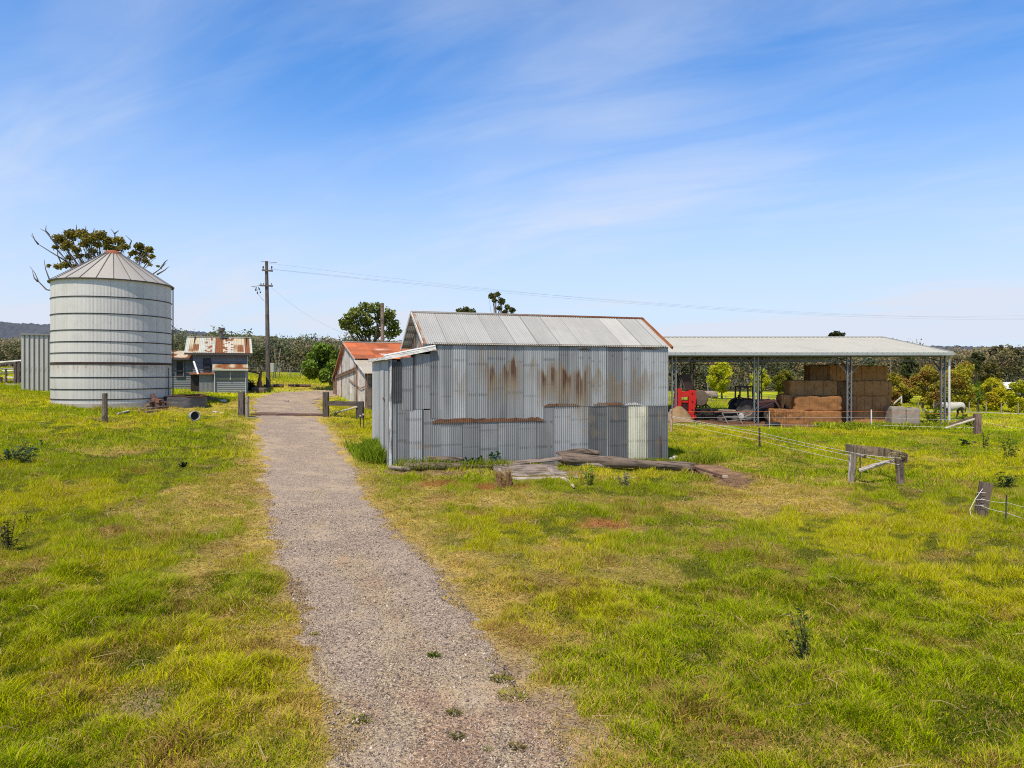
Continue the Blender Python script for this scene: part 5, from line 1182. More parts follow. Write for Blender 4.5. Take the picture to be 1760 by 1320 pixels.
for i, (x0_, y0_, x1_, y1_, w_, c_) in enumerate(((256, 700, 250, 683, .05, (.16, .075, .05)), (240, 699, 266, 690, .08, (.07, .055, .05)), (244, 704, 258, 696, .13, (.20, .14, .10)), (262, 702, 290, 700, .05, (.09, .06, .05)), (226, 704, 240, 701, .07, (.20, .09, .06)), (216, 707, 236, 705, .10, (.22, .19, .16)))):
    q = MB(c_); a_, b2_ = jp(x0_, y0_, -1.0 - .1 * i), jp(x1_, y1_, -.9 - .05 * i); q.tube([a_, a_.lerp(b2_, .5) + Z * .05, b2_], w_, 6, jit=.3, seed=i); tag(q.build('scrap_bar', M_RUSTY, origin=a_), jl[i], 'scrap', 'scrap by the silo')
b = G(333, 722); bk = thing('bucket', b, 'grey plastic bucket lying on its side with dark open mouth', 'bucket'); ce = b + Z * .22
q = MB((.35, .37, .40)); q.lathe([(.0, .17), (.17, .17), (.20, .14), (.235, -.14), (.255, -.155), (.255, -.18), (.225, -.18), (.215, -.12), (.15, .1), (0, .1)], 24, ce, axis='Y')
m_ = Matrix.Rotation(.85, 3, 'Z'); q.V = [np.array([tuple(ce + m_ @ (Vector(v) - ce)) for v in a]) for a in q.V]; q.build('shell', M_STONE, bk, smooth=True)
q = MB((.015, .015, .017)); q.lathe([(.205, -.07), (0, -.07)], 20, ce, axis='Y'); q.V = [np.array([tuple(ce + m_ @ (Vector(v) - ce)) for v in a]) for a in q.V]; q.build('inside', M_DARK, bk)  # dark disc across the mouth stands in for the shade within
for i, (px, py, w_, d_, h_, c, lb) in enumerate(((342, 693, .45, .4, .38, (.45, .44, .42), 'pale plastic drum half hidden behind the tank ring'), (352, 690, .62, .4, .34, (.12, .07, .055), 'dark reddish steel box next to the pale drum'), (369, 690.5, .42, .3, .22, (.13, .10, .085), 'small dark block on the grass behind the bucket'), (383, 691, .4, .25, .14, (.48, .47, .45), 'small white broken slab near the dark block'))):
    b = G(px, py); q = MB(c); q.rbox(b + Z * h_ / 2, (w_, d_, h_), .2 * i, 7, 7, .05, c, 70 + i); tag(q.build(('plastic_drum', 'steel_box', 'block', 'slab')[i], M_STONE, origin=b, smooth=True), lb, ('drum', 'box', 'block', 'slab')[i])
# stock yard of rails at the far side of the silo
yb = GX(20, 47); yd = thing('stock_yard', yb, 'weathered stock yard of timber posts and pale rails beyond the ribbed shed', 'cattle yard')
def yp(px, py, y=47): return P(px, py, y)
for i, (px, t_, b_, w_) in enumerate(((1, 648, 676, .22), (27, 622, 662, .24), (33, 624, 664, .22), (-14, 630, 672, .22), (10, 634, 660, .14))):
    q = MB((.085, .065, .06)); q.tube([yp(px, b_ + 6), yp(px + .5, t_)], w_ / 2 * 1.1, 8, jit=.2, seed=i); q.build('post', M_WOOD, yd)
for i, (a, b, c_, w_) in enumerate((((-20, 624), (40, 619), (.62, .60, .57), .09), ((-20, 627), (40, 622.5), (.08, .065, .06), .10), ((-20, 634), (40, 633), (.30, .28, .26), .08), ((4, 637), (40, 636), (.60, .56, .54), .07), ((-20, 642), (30, 640), (.2, .16, .15), .08), ((8, 648), (40, 648), (.55, .52, .50), .07), ((-20, 654), (40, 652), (.12, .1, .09), .08), ((8, 661), (40, 659), (.40, .36, .33), .09), ((-20, 672), (40, 669), (.58, .52, .46), .09))):
    q = MB(c_); q.beam(yp(*a), yp(*b), .05, w_); q.build('rail', M_WOOD, yd)
q = MB((.30, .28, .28)); q.rbox(yp(24, 664, 46.5), (1.1, .6, .35), .2, 6, 8, .03); tag(q.build('trough', M_STONE, origin=yp(24, 668, 46.5), smooth=True), 'grey trough on the ground inside the stock yard', 'trough')

# ---------------------------------------------------------------- bits round the cottage
b = G(446, 668); q = MB((.40, .18, .07)); n_ = 8
for k in range(5): q.tube([b + Vector((.15 * math.cos(k * 1.3), .15 * math.sin(k * 1.3), -.1)), b + Vector((.12 * math.cos(k * 1.3), .1 * math.sin(k), .5)), b + Vector((.06 * k - .05, 0, 1.05 + .12 * k))], [.13, .10, .04], 7, jit=.4, seed=k)
tag(q.build('tree_stump', M_BARK, origin=b), 'splintered orange tree stump beside the cottage corner', 'stump')
q = MB((.30, .17, .10)); q.tube([P(427, 638, b.y), P(437, 640, b.y), P(448, 642.5, b.y)], .07, 7, jit=.2); tag(q.build('branch', M_BARK, origin=P(437, 640, b.y)), 'broken branch reaching from the cottage corner to the orange stump', 'branch')
b = G(446, 674); q = MB((.13, .10, .09)); q.rbox(b + Z * .16, (1.15, .6, .34), -.2, 8, 8, .05); tag(q.build('concrete_trough', M_STONE, origin=b, smooth=True), 'low dark trough lying at the grass edge near the orange stump', 'trough')
q = MB((.50, .45, .38)); a, c_ = G(337, 671.5), G(354, 672.5); q.beam(a + Z * .05, c_ + Z * .05, .3, .1); tag(q.build('plank', M_WOOD, origin=a), 'pale plank on the grass under the cottage shelter', 'plank')
for i, (px, py, s_) in enumerate(((310, 667, .5), (322, 665, .6))):
    b = G(px, py); q = MB((.20, .13, .12)); q.rbox(b + Z * s_ * .5, (s_ * (.5 if i == 0 else .9), s_ * .5, s_ * (1.9 if i == 0 else .9)), .3, 6, 5, .08, None, i); tag(q.build(('gate_stump', 'junk_drum')[i], M_RUSTY, origin=b, smooth=True), ('reddish upright stump below the dark cottage window', 'rusty drum among weeds below the cottage window')[i], ('stump', 'drum')[i])
b = GX(467, 78); q = MB((.35, .33, .31)); zt_ = P(467, 624, 78).z; q.obox((b.x, 78, (zt_ + P(467, 640, 78).z) / 2), (Vector((.36, 0, 0)), Vector((0, .4, 0)), Z * (zt_ - P(467, 640, 78).z) / 2)); ts = thing('box_stand', b, 'small grey box on thin legs at the field edge behind the power pole', 'box'); q.build('box', M_PAINTW, ts, bevel=.03)
for sx_ in (-.3, .3):
    for sy_ in (-.3, .3): q = MB((.12, .11, .1)); q.beam((b.x + sx_, 78 + sy_, b.z - .1), (b.x + sx_, 78 + sy_, P(467, 640, 78).z + .05), .07, .07); q.build('leg', M_WOOD, ts)

# ---------------------------------------------------------------- power pole and wires
pb = G(459.5, 666); PY = pb.y
pole = thing('power_pole', pb, 'tall dark timber power pole with two crossarms beside the cottage', 'power pole')
def pp(px, py, dy=0): return P(px, py, PY + dy)
q = MB((.10, .08, .068)); q.tube([pb - Z * .5] + [pp(461.2 - 3.2 * t, 666 - 217 * t) for t in (0, .2, .4, .6, .8, 1)], [.20, .19, .18, .17, .155, .14, .125], 10, jit=.06); q.build('pole', M_WOOD, pole)
for k, (x0, x1, y_, sl__) in enumerate(((450.5, 468.5, 465.0, 1.5), (446.5, 468.5, 491, 1.0))):
    q = MB((.10, .085, .08)); q.beam(pp(x0, y_ - sl__ / 2, -.2), pp(x1, y_ + sl__ / 2, -.2), .12, .13); ar = q.build('crossarm', M_WOOD, pole)
    for px in ((452.3, 467) if k == 0 else (448.5, 453, 466.5)):
        q = MB((.05, .045, .045)); c0 = pp(px, y_, -.2) + Z * .07; q.lathe([(.03, 0), (.03, .12), (.075, .13), (.045, .18), (.075, .2), (.04, .30), (0, .31)] if k == 0 else [(.02, 0), (.02, .05), (.045, .06), (.045, .12), (0, .13)], 10, c0); q.build('insulator', M_METAL, ar)
q = MB((.30, .29, .28)); q.tube([pp(462.8, 640, -.05), pp(462.0, 582, -.05)], .05, 6); q.build('conduit', M_METAL, pole)
q = MB((.05, .05, .05)); q.tube([pp(449, 449.5), pp(459, 450), pp(476, 451.5)], .018, 5); q.build('top_bar', M_METAL, pole)
def wire(a, b, sag, r, label, c=(.03, .03, .032), n_=28):
    q = MB(c); a, b = Vector(a), Vector(b); q.tube([a.lerp(b, i / n_) - Z * (4 * sag * (i / n_) * (1 - i / n_)) for i in range(n_ + 1)], r, 5); return tag(q.build('overhead_wire', M_METAL, origin=a), label, 'overhead wire', 'overhead power lines')
FP = P(1900, 545, 110)
wire(pp(467, 462.5, -.2), FP + Vector((0, 1.4, .1)), 1.45, .0045, 'highest overhead wire running across the sky to the far end of the hay shed')
wire(pp(452.3, 461.5, -.2), FP + Vector((0, -1.2, -.15)), 1.75, .0045, 'lowest of the overhead wires stretched across the sky')
wire(pp(459, 452), FP + Vector((0, 0, 1.0)), 2.35, .004, 'faint overhead wire strung from the very top of the power pole')
wire(pp(466, 494, -.2), dp(1.0, dRg - .5, zR + .25), .55, .0045, 'service wire dropping from the power pole to the rusted shed roof')
wire(pp(457.5, 580), cpt(s1 + .1, .2, zt - .4), .55, .012, 'short slack wire from the power pole to the cottage corner')
# hanging fuse gear out to one side of the lower crossarm
q = MB((.04, .04, .04)); q.tube([pp(432, 492.5, -.2), pp(447, 491, -.2)], .02, 5)
for px, a_, b_ in ((438, 493, 499), (441, 493, 504), (444, 493, 497), (446, 495, 503)): q.tube([pp(px, a_, -.2), pp(px + 1.5, b_, -.2)], .025, 5); q.tube([pp(px + 1.3, b_ - 1.5, -.2), pp(px + 1.6, b_ + .8, -.2)], .055, 6)
q.tube([pp(443, 505, -.2), pp(449, 512, -.2), pp(454, 517, -.2)], .012, 5); q.build('fuse_gear', M_METAL, pole)
b = GX(657.5, 56); q = MB((.17, .13, .095)); q.tube([b - Z * .3, P(657.5, 600, 56), P(657, 521, 56)], [.17, .16, .14], 9, jit=.08); tag(q.build('timber_pole', M_WOOD, origin=b), 'bare brown pole rising behind the rusted shed roof', 'pole')

# ---------------------------------------------------------------- logs and planks in front of the iron shed
def log(p, r, label, c=(.12, .09, .07), seed=0, nm='log', jit=.35):
    q = MB(c); pts = [Vector(a) for a in p]; dn = []
    for a, b in zip(pts[:-1], pts[1:]): dn += [a.lerp(b, i / 6) for i in range(6)]
    dn.append(pts[-1]); rr = np.interp(np.linspace(0, 1, len(dn)), np.linspace(0, 1, len(r)), r); q.tube(dn, list(rr), 14, c, jit=jit, seed=seed)
    return tag(q.build(nm, M_WOOD, origin=pts[0], smooth=True), label, 'log', 'old logs lying along the iron shed')
def gl(px, py, z=.12): v = G(px, py); return v + Z * z
log([gl(962, 800, .33), gl(1040, 806, .30), gl(1120, 808, .22), gl(1193, 811, .19)], [.23, .21, .18, .17], 'long thick weathered log lying along the shed wall', seed=3)
log([gl(968, 800, .10), gl(1030, 806, .14), gl(1085, 807, .12)], [.10, .12, .07], 'thin dark log wedged under the long thick log', (.16, .135, .12), 5)
log([gl(955, 797, .45), gl(1000, 797, .52), gl(1030, 798, .46)], [.10, .13, .08], 'short broken log on top of the long log near its splintered end', seed=8)
log([gl(692, 806, .08), gl(742, 807, .10), gl(795, 806, .10)], [.13, .15, .12], 'grey log at the wall foot below the small broken one', seed=9)
log([gl(735, 801, .26), gl(768, 802, .26), gl(796, 801, .24)], [.11, .13, .09], 'short grey log lying on another log at the wall foot', seed=12)
log([gl(800, 806, .08), gl(822, 806, .08), gl(846, 806, .08)], [.09, .10, .08], 'small log between the leafy plant and the planks', seed=15)
log([gl(668, 806, .05), gl(690, 808, .05), gl(705, 809, .04)], [.07, .08, .06], 'thin stick of wood at the foot of the lean-to corner', (.2, .16, .13), 17)
pk = [((846, 799, 797), (966, 788, 791), .17, .06, (.15, .118, .10), 'uppermost dark plank of the heap against the shed'), ((848, 804, 806), (958, 805, 806), .30, .09, (.17, .135, .115), 'broad brown plank just below the uppermost plank'), ((857, 813, 0), (968, 812, 0), .15, .06, (.14, .115, .10), 'narrow dark plank in the middle of the heap'), ((868, 817.5, 0), (974, 815, 0), .18, .05, (.21, .18, .15), 'grey plank second from the grass in the heap'), ((880, 824, 0), (976, 822, 0), .15, .05, (.27, .235, .20), 'palest plank of the heap lying in the grass'), ((962, 822, 0), (993, 820, 0), .12, .05, (.24, .205, .175), 'short pale plank end sticking out beside the palest plank')]
PYD = [27.6, 26.8, 26.0, 25.45, 24.75, 24.7]
for i, (a, b, w_, t_, c, lb) in enumerate(pk):
    q = MB(c); pa, pb_ = P(a[0], a[1], PYD[i]), P(b[0], b[1], PYD[i] + .35); q.beam(pa, pb_, w_ * 1.08, t_, c, up=(0, -.72, .7)); tag(q.build('plank', M_WOOD, origin=pa, bevel=.012), lb, 'plank', 'planks stacked before the iron shed')
for k, (x0, x1) in enumerate(((862, 874), (948, 962))):
    q = MB((.22, .175, .155)); q.tube([P(x0 - 8, 803, 27.4), P(x1, 829, 24.6)], [.12, .09], 8, jit=.2, seed=k); tag(q.build('bearer', M_WOOD, origin=P(x0, 815, 26.7)), ('rough bearer propping the plank heap on the driveway side', 'rough bearer propping the plank heap beside the long log')[k], 'timber', 'bearers under the planks')
q = MB((.42, .35, .28)); q.tube([gl(966, 826, .08), gl(976, 832, .10), gl(986, 840, .07)], [.05, .06, .045], 7, jit=.25); tag(q.build('stick', M_WOOD, origin=G(976, 833)), 'short pale stick in the grass in front of the plank heap', 'stick')
a, b_ = G(1192, 808), G(1246, 824); q = MB((.15, .085, .06)); q.beam(a + Z * .12, b_ + Z * .10, .12, .07); q.beam(a + Vector((.1, .25, .06)), b_ + Vector((-.6, .3, .05)), .1, .05); q.rbox(b_ + Z * .09, (.22, .12, .12), .2, 4, 5, .02, (.42, .32, .24)); tag(q.build('rusty_bar', M_RUSTY, origin=a), 'rusty steel bar lying on the mulch past the end of the long log', 'iron bar')
for i, (px, py) in enumerate(((1152, 792), (1160, 789))):
    b = G(px, py); q = MB((.48, .44, .40)); q.rbox(b + Z * .07, (.42 - .1 * i, .22, .14), .3 + i, 5, 3, .05, None, i); tag(q.build('rock', M_STONE, origin=b, smooth=True), ('pale broken slab at the shed corner, touching the log', 'smaller pale lump just past the slab at the shed corner')[i], 'stone')
b = G(1132, 800); q = MB((.12, .07, .05)); q.beam(sp(s_of(1132), -.12, hz(b.x, b.y)), sp(s_of(1133), -.08, hz(b.x, b.y) + 1.15), .05, .05); tag(q.build('picket', M_RUSTY, origin=b), 'rusty steel picket leaning on the shed wall near its far corner', 'picket')
# two dry dung-brown stumps like rough cones
for i, (px, py, pt, wd) in enumerate(((858.5, 841, 811, 14), (873.5, 840, 810, 13))):
    b = G(px, py); hh_ = (py - pt) / F0 * b.y; q = MB((.20, .115, .055)); w0 = wd / F0 * b.y / 2
    q.tube([b - Z * .1] + [b + Vector(((.10 if i else .02) * t * .3, 0, hh_ * t)) for t in (0, .15, .3, .45, .6, .75, .9, 1)], [w0 * 1.4, w0 * 1.25, w0 * 1.05, w0, w0 * .8, w0 * .75, w0 * .72, w0 * .5, w0 * .15], 12, jit=.55, seed=i * 5 + 1)
    r_ = np.random.RandomState(i)
    for k in range(90):
        a = r_.rand() * 6.28; t = r_.rand() * .95; rr_ = w0 * (1.2 - .6 * t); p = b + Vector((rr_ * math.cos(a), rr_ * math.sin(a), hh_ * t)); q.beam(p, p + Vector((math.cos(a) * .05, math.sin(a) * .05, .07 * r_.randn() + .03)), .008, .008, np.array((.34, .20, .09)) * (.6 + .7 * r_.rand()))
    tag(q.build('termite_stump', M_SOIL, origin=b), ('rough brown stump before the planks, closer to the driveway', 'rough brown stump before the planks, the one with leaning tip')[i], 'stump', 'twin brown stumps')

# ---------------------------------------------------------------- paddock fences
def tape(pts, r, label, c=(.62, .61, .57), sag=.03, gp='electric fence tapes'):
    q = MB(c); dn = []
    for a, b in zip(pts[:-1], pts[1:]):
        a, b = Vector(a), Vector(b); dn += [a.lerp(b, i / 8) - Z * (4 * sag * (i / 8) * (1 - i / 8)) for i in range(8)]
    dn.append(Vector(pts[-1])); q.tube(dn, r, 5); return tag(q.build('fence_tape', M_TAPE, origin=dn[0]), label, 'fence tape', gp)
e0, e0t = post(1153.5, 741, 703, 5, 'slim reddish post where the fence tapes start at the shed corner', c=(.30, .21, .17), seed=20, group='paddock fence posts')
b5, b5t = post(1305.5, 769, 735, 2.6, 'thin dark steel picket carrying the fence tapes across the paddock', c=(.05, .03, .03), square=True, nm='star_picket', group='paddock fence posts')
b6, b6t = post(1547.5, 829, 777, 13, 'thick grey corner post with straw caught on top', c=(.15, .112, .082), seed=22, group='paddock fence posts', lean=-2)
b7, b7t = post(1463, 832, 779, 8, 'leaning grey split post beside a thinner one', lean=6, c=(.17, .135, .105), seed=24, group='paddock fence posts')
b8, b8t = post(1459, 830, 781, 4.5, 'thin grey stake behind the leaning split post', lean=2.5, c=(.36, .33, .31), seed=26, group='paddock fence posts')
b9, b9t = post(1478.5, 824, 781, 1.8, 'dark thin wire stake between leaning post and brace', c=(.06, .055, .05), square=True, nm='wire_stake', group='paddock fence posts')
b10, b10t = post(1680, 893, 829, 15, 'tilted dark split post wound with white tape', lean=15, c=(.11, .08, .06), square=True, group='paddock fence posts')
b11, b11t = post(1728, 897, 851, 1.8, 'thin wire rod beside the tilted post', lean=2, c=(.05, .05, .05), square=True, nm='wire_stake', group='paddock fence posts')
b12, b12t = post(1679.5, 747, 711, 9.5, 'dark square strainer post with two slanting rails', c=(.15, .095, .08), square=True, group='paddock fence posts')
b13, b13t = post(1497.5, 737, 704, 1.7, 'white plastic tread-in post in front of the hay', c=(.45, .45, .43), square=True, nm='tread_in_post', group='paddock fence posts')
b14, b14t = post(1322.5, 736, 706, 1.2, 'white plastic tread-in post in front of the tractor', c=(.36, .36, .35), square=True, nm='tread_in_post', group='paddock fence posts')
q = MB((.34, .30, .26)); c0 = P(1480, 807, b7.y); q.tube([P(1477, 809, b7.y + .1), P(1500, 801, b7.y - .1), P(1520, 795, b6.y + .2), P(1545, 790, b6.y + .1)], [.07, .075, .065, .05], 8, jit=.2); tag(q.build('brace_log', M_WOOD, origin=c0), 'crooked brace log between the leaning post and the straw-topped post', 'log')
# old conveyor belt hoop hung on the corner posts
rg = MB((.19, .14, .09)); y0_ = b6.y; ceR = P(1506, 778, y0_ + .3); rx_, ry_ = 41 / F0 * y0_, 1.5; n_ = 40; vs = []; fs = []
for i in range(n_ + 1):
    a = R(-28) + R(238) * i / n_; x = rx_ * math.cos(a); y = ry_ * math.sin(a); zc = ceR.z - .10 * math.cos(a) - .02 + .02 * math.sin(3 * a)
    for rr_, dz_q in ((1, -.17), (1, .17), (.975, .17), (.975, -.17)): vs.append(Vector((ceR.x + x * rr_, ceR.y + y * rr_, zc + dz_q)))
for i in range(n_):
    for k in range(4): fs.append((i * 4 + k, i * 4 + 4 + k, i * 4 + 4 + (k + 1) % 4, i * 4 + (k + 1) % 4))
fs += [(0, 1, 2, 3), (n_ * 4 + 3, n_ * 4 + 2, n_ * 4 + 1, n_ * 4)]
rg.add(vs, fs); tag(rg.build('belt_hoop', M_WOOD, origin=ceR, smooth=False), 'weathered open hoop of old belting held up between the corner posts', 'hoop')
r_ = np.random.RandomState(3); q = MB((.45, .36, .16))
for k in range(160):
    p = b6t + Vector((-.12 + .16 * r_.randn(), -.12 + .1 * r_.randn(), -.05 + .10 * r_.randn())); d_ = Vector(r_.randn(3)); d_.z = -abs(d_.z) * .6; q.beam(p, p + d_.normalized() * (.08 + .14 * r_.rand()), .008, .004, np.array((.45, .36, .16)) * (.6 + .6 * r_.rand()))
tag(q.build('straw_bunch', M_HAY, origin=b6t), 'bunch of dry straw caught on top of the thick corner post', 'straw')
tp0 = lambda py: P(1153.5, py, e0.y - .05)
tape([tp0(715), P(1305.5, 743, b5.y), P(1470, 779, b7.y), P(1546, 799, b6.y - .15)], .010, 'upper white fence tape from the shed corner to the thick corner post')
tape([tp0(717), P(1305.5, 748, b5.y), P(1462, 783, b7.y + .05)], .009, 'second white fence tape just below the upper one')
tape([tp0(725), P(1305.5, 757, b5.y), P(1460, 793, b8.y)], .008, 'lowest white fence tape crossing the paddock', (.66, .65, .62))
tape([P(1549, 787, b6.y - .2), P(1470, 779, b7.y - .08)], .009, 'white tape tied round the top of the thick corner post')
for i, (py, c, lb) in enumerate(((707, (.62, .20, .08), 'orange fence twine in front of the hay bales'), (717, (.55, .54, .52), 'grey fence wire under the orange twine'), (730, (.72, .71, .68), 'white bottom tape of the hay shed fence'))):
    yy_ = b13.y; tape([P(1153.5, py, e0.y + .05), P(1322.5, py, b14.y), P(1497.5, py, b13.y), P(1676, py + 5, b12.y)], .009 if i != 1 else .007, lb, c, gp='hay shed fence wires')
tape([P(1686, 857, b10.y - .12), P(1732, 864, b11.y), P(1830, 885, b11.y - 1)], .005, 'upper thin tape running off from the tilted post', (.62, .60, .50))
tape([P(1684, 868, b10.y - .12), P(1730, 881, b11.y), P(1830, 912, b11.y - 1)], .006, 'lower thick white tape running off from the tilted post')
tape([P(1690, 725, b12.y), P(1760, 737, b12.y - 3), P(1900, 760, b12.y - 8)], .006, 'white tape running out from the strainer post over the paddock', (.7, .7, .6))
q = MB((.74, .72, .68)); 
q.tube([P(1689, 840, b10.y - .12), P(1676, 858, b10.y - .2), P(1667, 876, b10.y - .25), P(1668, 884, b10.y - .3), P(1680, 893, b10.y - .5), P(1690, 899, b10.y - .6)], .007, 6)
for py in (846, 858, 868): q.tube([P(1686 - (py - 846) * .16 - 7, py, b10.y - .17), P(1686 - (py - 846) * .16 + 8, py + 1, b10.y - .17)], .006, 5)
tag(q.build('tape_coil', M_TAPE, origin=b10), 'slack white tape looped down the side of the tilted post', 'fence tape')
q = MB((.36, .32, .25)); q.tube([P(1625, 736, b12.y + .6), P(1650, 728, b12.y + .3), P(1676, 720, b12.y)], .075, 8, jit=.12); tag(q.build('slanting_rail', M_WOOD, origin=P(1650, 730, b12.y)), 'pale round rail slanting up to the strainer post', 'rail', 'rails of the strainer post')
q = MB((.13, .085, .07)); q.beam(P(1633, 730, b12.y + .9), P(1676, 715.5, b12.y + .1), .12, .14); tag(q.build('slanting_rail', M_WOOD, origin=P(1650, 726, b12.y + .4)), 'dark squared rail slanting up to the strainer post', 'rail', 'rails of the strainer post')

# ---------------------------------------------------------------- horse, walking towards -X
HP = G(1637.5, 720.5); HYd = HP.y; hzz = HP.z; sc = 1.0
horse = thing('horse', (HP.x, HYd, hzz), 'horse in a white rug and dark face mask walking behind the hay shed', 'horse')
def skin(name, chains, m, parent, c, sub=2):
    V = []; E = []; Rd = []; idx = {}
    for ch in chains:
        prev = None
        for key, p, r in ch:
            if key in idx and key is not None: i = idx[key]
            else:
                i = len(V); V.append(p); Rd.append(r)
                if key is not None: idx[key] = i
            if prev is not None: E.append((prev, i))
            prev = i
    me = bpy.data.meshes.new(name); me.from_pydata([tuple(v) for v in V], E, []); me.update()
    ob = bpy.data.objects.new(name, me); col.objects.link(ob); s = ob.modifiers.new('skin', 'SKIN'); s.use_smooth_shade = True
    for i, v in enumerate(me.skin_vertices[0].data): v.radius = Rd[i] if hasattr(Rd[i], '__len__') else (Rd[i], Rd[i]); v.use_root = i == 0
    sb_ = ob.modifiers.new('sub', 'SUBSURF'); sb_.levels = sub; sb_.render_levels = sub
    dg = bpy.context.evaluated_depsgraph_get(); me2 = bpy.data.meshes.new_from_object(ob.evaluated_get(dg)); col.objects.unlink(ob); bpy.data.objects.remove(ob)
    n_ = len(me2.vertices); co_ = np.zeros(n_ * 3, np.float32); me2.vertices.foreach_get('co', co_); co_ = co_.reshape(-1, 3)
    me2.materials.clear(); me2.materials.append(m); attrs(me2, c(co_) if callable(c) else np.tile(np.array(c), (n_, 1))); me2.name = name
    me2.polygons.foreach_set('use_smooth', [True] * len(me2.polygons))
    o = bpy.data.objects.new(name, me2); col.objects.link(o); o.parent = parent; return o
v3 = lambda x, y, z: (x, y, z)
def hcol(co_):
    c = np.tile(np.array((.055, .035, .025)), (len(co_), 1)); return c
trunk = [('hip', v3(.72, 0, 1.18), (.27, .30)), ('loin', v3(.35, 0, 1.13), (.27, .31)), ('belly', v3(0, 0, 1.10), (.28, .33)), ('girth', v3(-.35, 0, 1.09), (.26, .33)), ('chest', v3(-.62, 0, 1.14), (.21, .28))]
neck = [('chest',) + ((0, 0, 0), 0), ('n1', v3(-.88, 0, 1.22), (.15, .21)), ('n2', v3(-1.12, 0, 1.29), (.12, .18)), ('poll', v3(-1.32, 0, 1.32), (.11, .15)), ('cheek', v3(-1.44, 0, 1.18), (.11, .16)), ('nose', v3(-1.56, 0, 1.00), (.08, .10)), ('muz', v3(-1.60, 0, .92), (.07, .075))]
def leg(root, y, pts): return [(root, (0, 0, 0), 0)] + [(f'{root}{y}{i}', v3(p[0], y, p[1]), p[2]) for i, p in enumerate(pts)]
chains = [trunk, neck,
          leg('hip', -.15, [(.80, .92, .16), (.68, .72, .10), (.84, .50, .08), (.79, .28, .058), (.77, .12, .058), (.73, .03, .055)]), leg('hip', .15, [(.70, .92, .16), (.50, .74, .10), (.58, .52, .08), (.46, .30, .058), (.40, .13, .058), (.36, .03, .055)]),
          leg('chest', -.13, [(-.60, .84, .11), (-.64, .60, .062), (-.66, .44, .07), (-.70, .22, .052), (-.71, .11, .055), (-.74, .03, .055)]), leg('chest', .13, [(-.50, .84, .11), (-.42, .60, .062), (-.36, .46, .07), (-.26, .24, .052), (-.22, .12, .055), (-.24, .03, .055)])]
hb = skin('body', chains, M_COAT, horse, hcol)
# rug: shell over neck, barrel and quarters, open along the belly
q = MB((.50, .475, .43)); prof = [(-1.04, 1.27, .13, .19), (-.90, 1.235, .17, .23), (-.72, 1.17, .24, .31), (-.5, 1.13, .285, .36), (-.2, 1.12, .315, .37), (.1, 1.14, .32, .335), (.4, 1.18, .31, .305), (.65, 1.20, .305, .315), (.88, 1.15, .27, .32), (1.0, 1.07, .19, .25)]
vs = []; fs = []; n_ = 26
for x, z, ry, rz_ in prof:
    for i in range(n_): a = R(-62) + (R(304)) * i / (n_ - 1) ; vs.append((x, ry * math.cos(a), z + rz_ * math.sin(a) * (1.12 if math.sin(a) < 0 else 1) + .022 * mnoise.noise((x * 4, i * .5, 0))))
for j in range(len(prof) - 1):
    for i in range(n_ - 1): fs.append((j * n_ + i, (j + 1) * n_ + i, (j + 1) * n_ + i + 1, j * n_ + i + 1))
vs.append((1.03, 0, 1.12)); e_ = (len(prof) - 1) * n_
for i in range(n_ - 1): fs.append((e_ + i, len(vs) - 1, e_ + i + 1))
vs = [Vector(p) + Vector((HP.x, HYd, hzz)) for p in vs]; q.add(vs, fs); rug = q.build('rug', M_CLOTH, horse, smooth=True)
hp_ = lambda x, y, z: Vector((HP.x + x, HYd + y, hzz + z))
q = MB((.03, .03, .035)); q.tube([hp_(-.52, .30 * math.cos(a), 1.12 + .375 * math.sin(a)) for a in np.linspace(R(100), R(215), 10)], .022, 5); q.build('strap', M_CLOTH, rug)
for s_ in (-1, 1):
    q = MB((.06, .045, .04)); q.tube([hp_(-1.30, s_ * .06, 1.38), hp_(-1.31, s_ * .085, 1.46), hp_(-1.33, s_ * .08, 1.54)], [.035, .04, .008], 7); q.build('ear', M_COAT, horse)
q = MB((.05, .04, .035)); q.tube([hp_(1.0, 0, 1.22), hp_(1.10, .02, 1.12), hp_(1.12, .02, .85), hp_(1.08, .02, .60)], [.035, .06, .075, .02], 8, jit=.3); q.build('tail', M_COAT, horse, smooth=True)
q = MB((.075, .07, .068)); vs = []
for t in np.linspace(0, 1, 7):
    x = -1.30 - .24 * t; z = 1.30 - .33 * t
    for a in np.linspace(0, 2 * math.pi, 13)[:-1]: rr_ = (.135 - .055 * t); vs.append(hp_(x + .10 * (1 - .3 * t) * math.sin(a) * .7, rr_ * .85 * math.cos(a), z + rr_ * .75 * math.sin(a)))
q.add(vs, [(j * 12 + i, j * 12 + (i + 1) % 12, (j + 1) * 12 + (i + 1) % 12, (j + 1) * 12 + i) for j in range(6) for i in range(12)]); q.build('face_mask', M_CLOTH, horse, smooth=True)
# ---------------------------------------------------------------- trees
def leaves(ce, sz, r, cols, flat=.5, asp=1.7):
    """quads scattered at ce (N,3)"""
    N = len(ce); nrm = r.randn(N, 3); nrm[:, 2] = np.abs(nrm[:, 2]) * (1 + flat); nrm /= np.linalg.norm(nrm, axis=1)[:, None]
    t = r.randn(N, 3); t -= nrm * (t * nrm).sum(1)[:, None]; t /= np.linalg.norm(t, axis=1)[:, None]; b = np.cross(nrm, t)
    s = (sz * (.6 + .8 * r.rand(N)))[:, None] if np.ndim(sz) else (sz * (.6 + .8 * r.rand(N)))[:, None]
    t = t * s * .5; b = b * s * .5 / asp * 1.2
    V = np.stack([ce - t, ce - b * 1.0 + nrm * s * .05, ce + t, ce + b * 1.0 + nrm * s * .05], 1)
    return V.reshape(-1, 3), np.arange(N * 4).reshape(N, 4), np.repeat(cols, 4, 0)
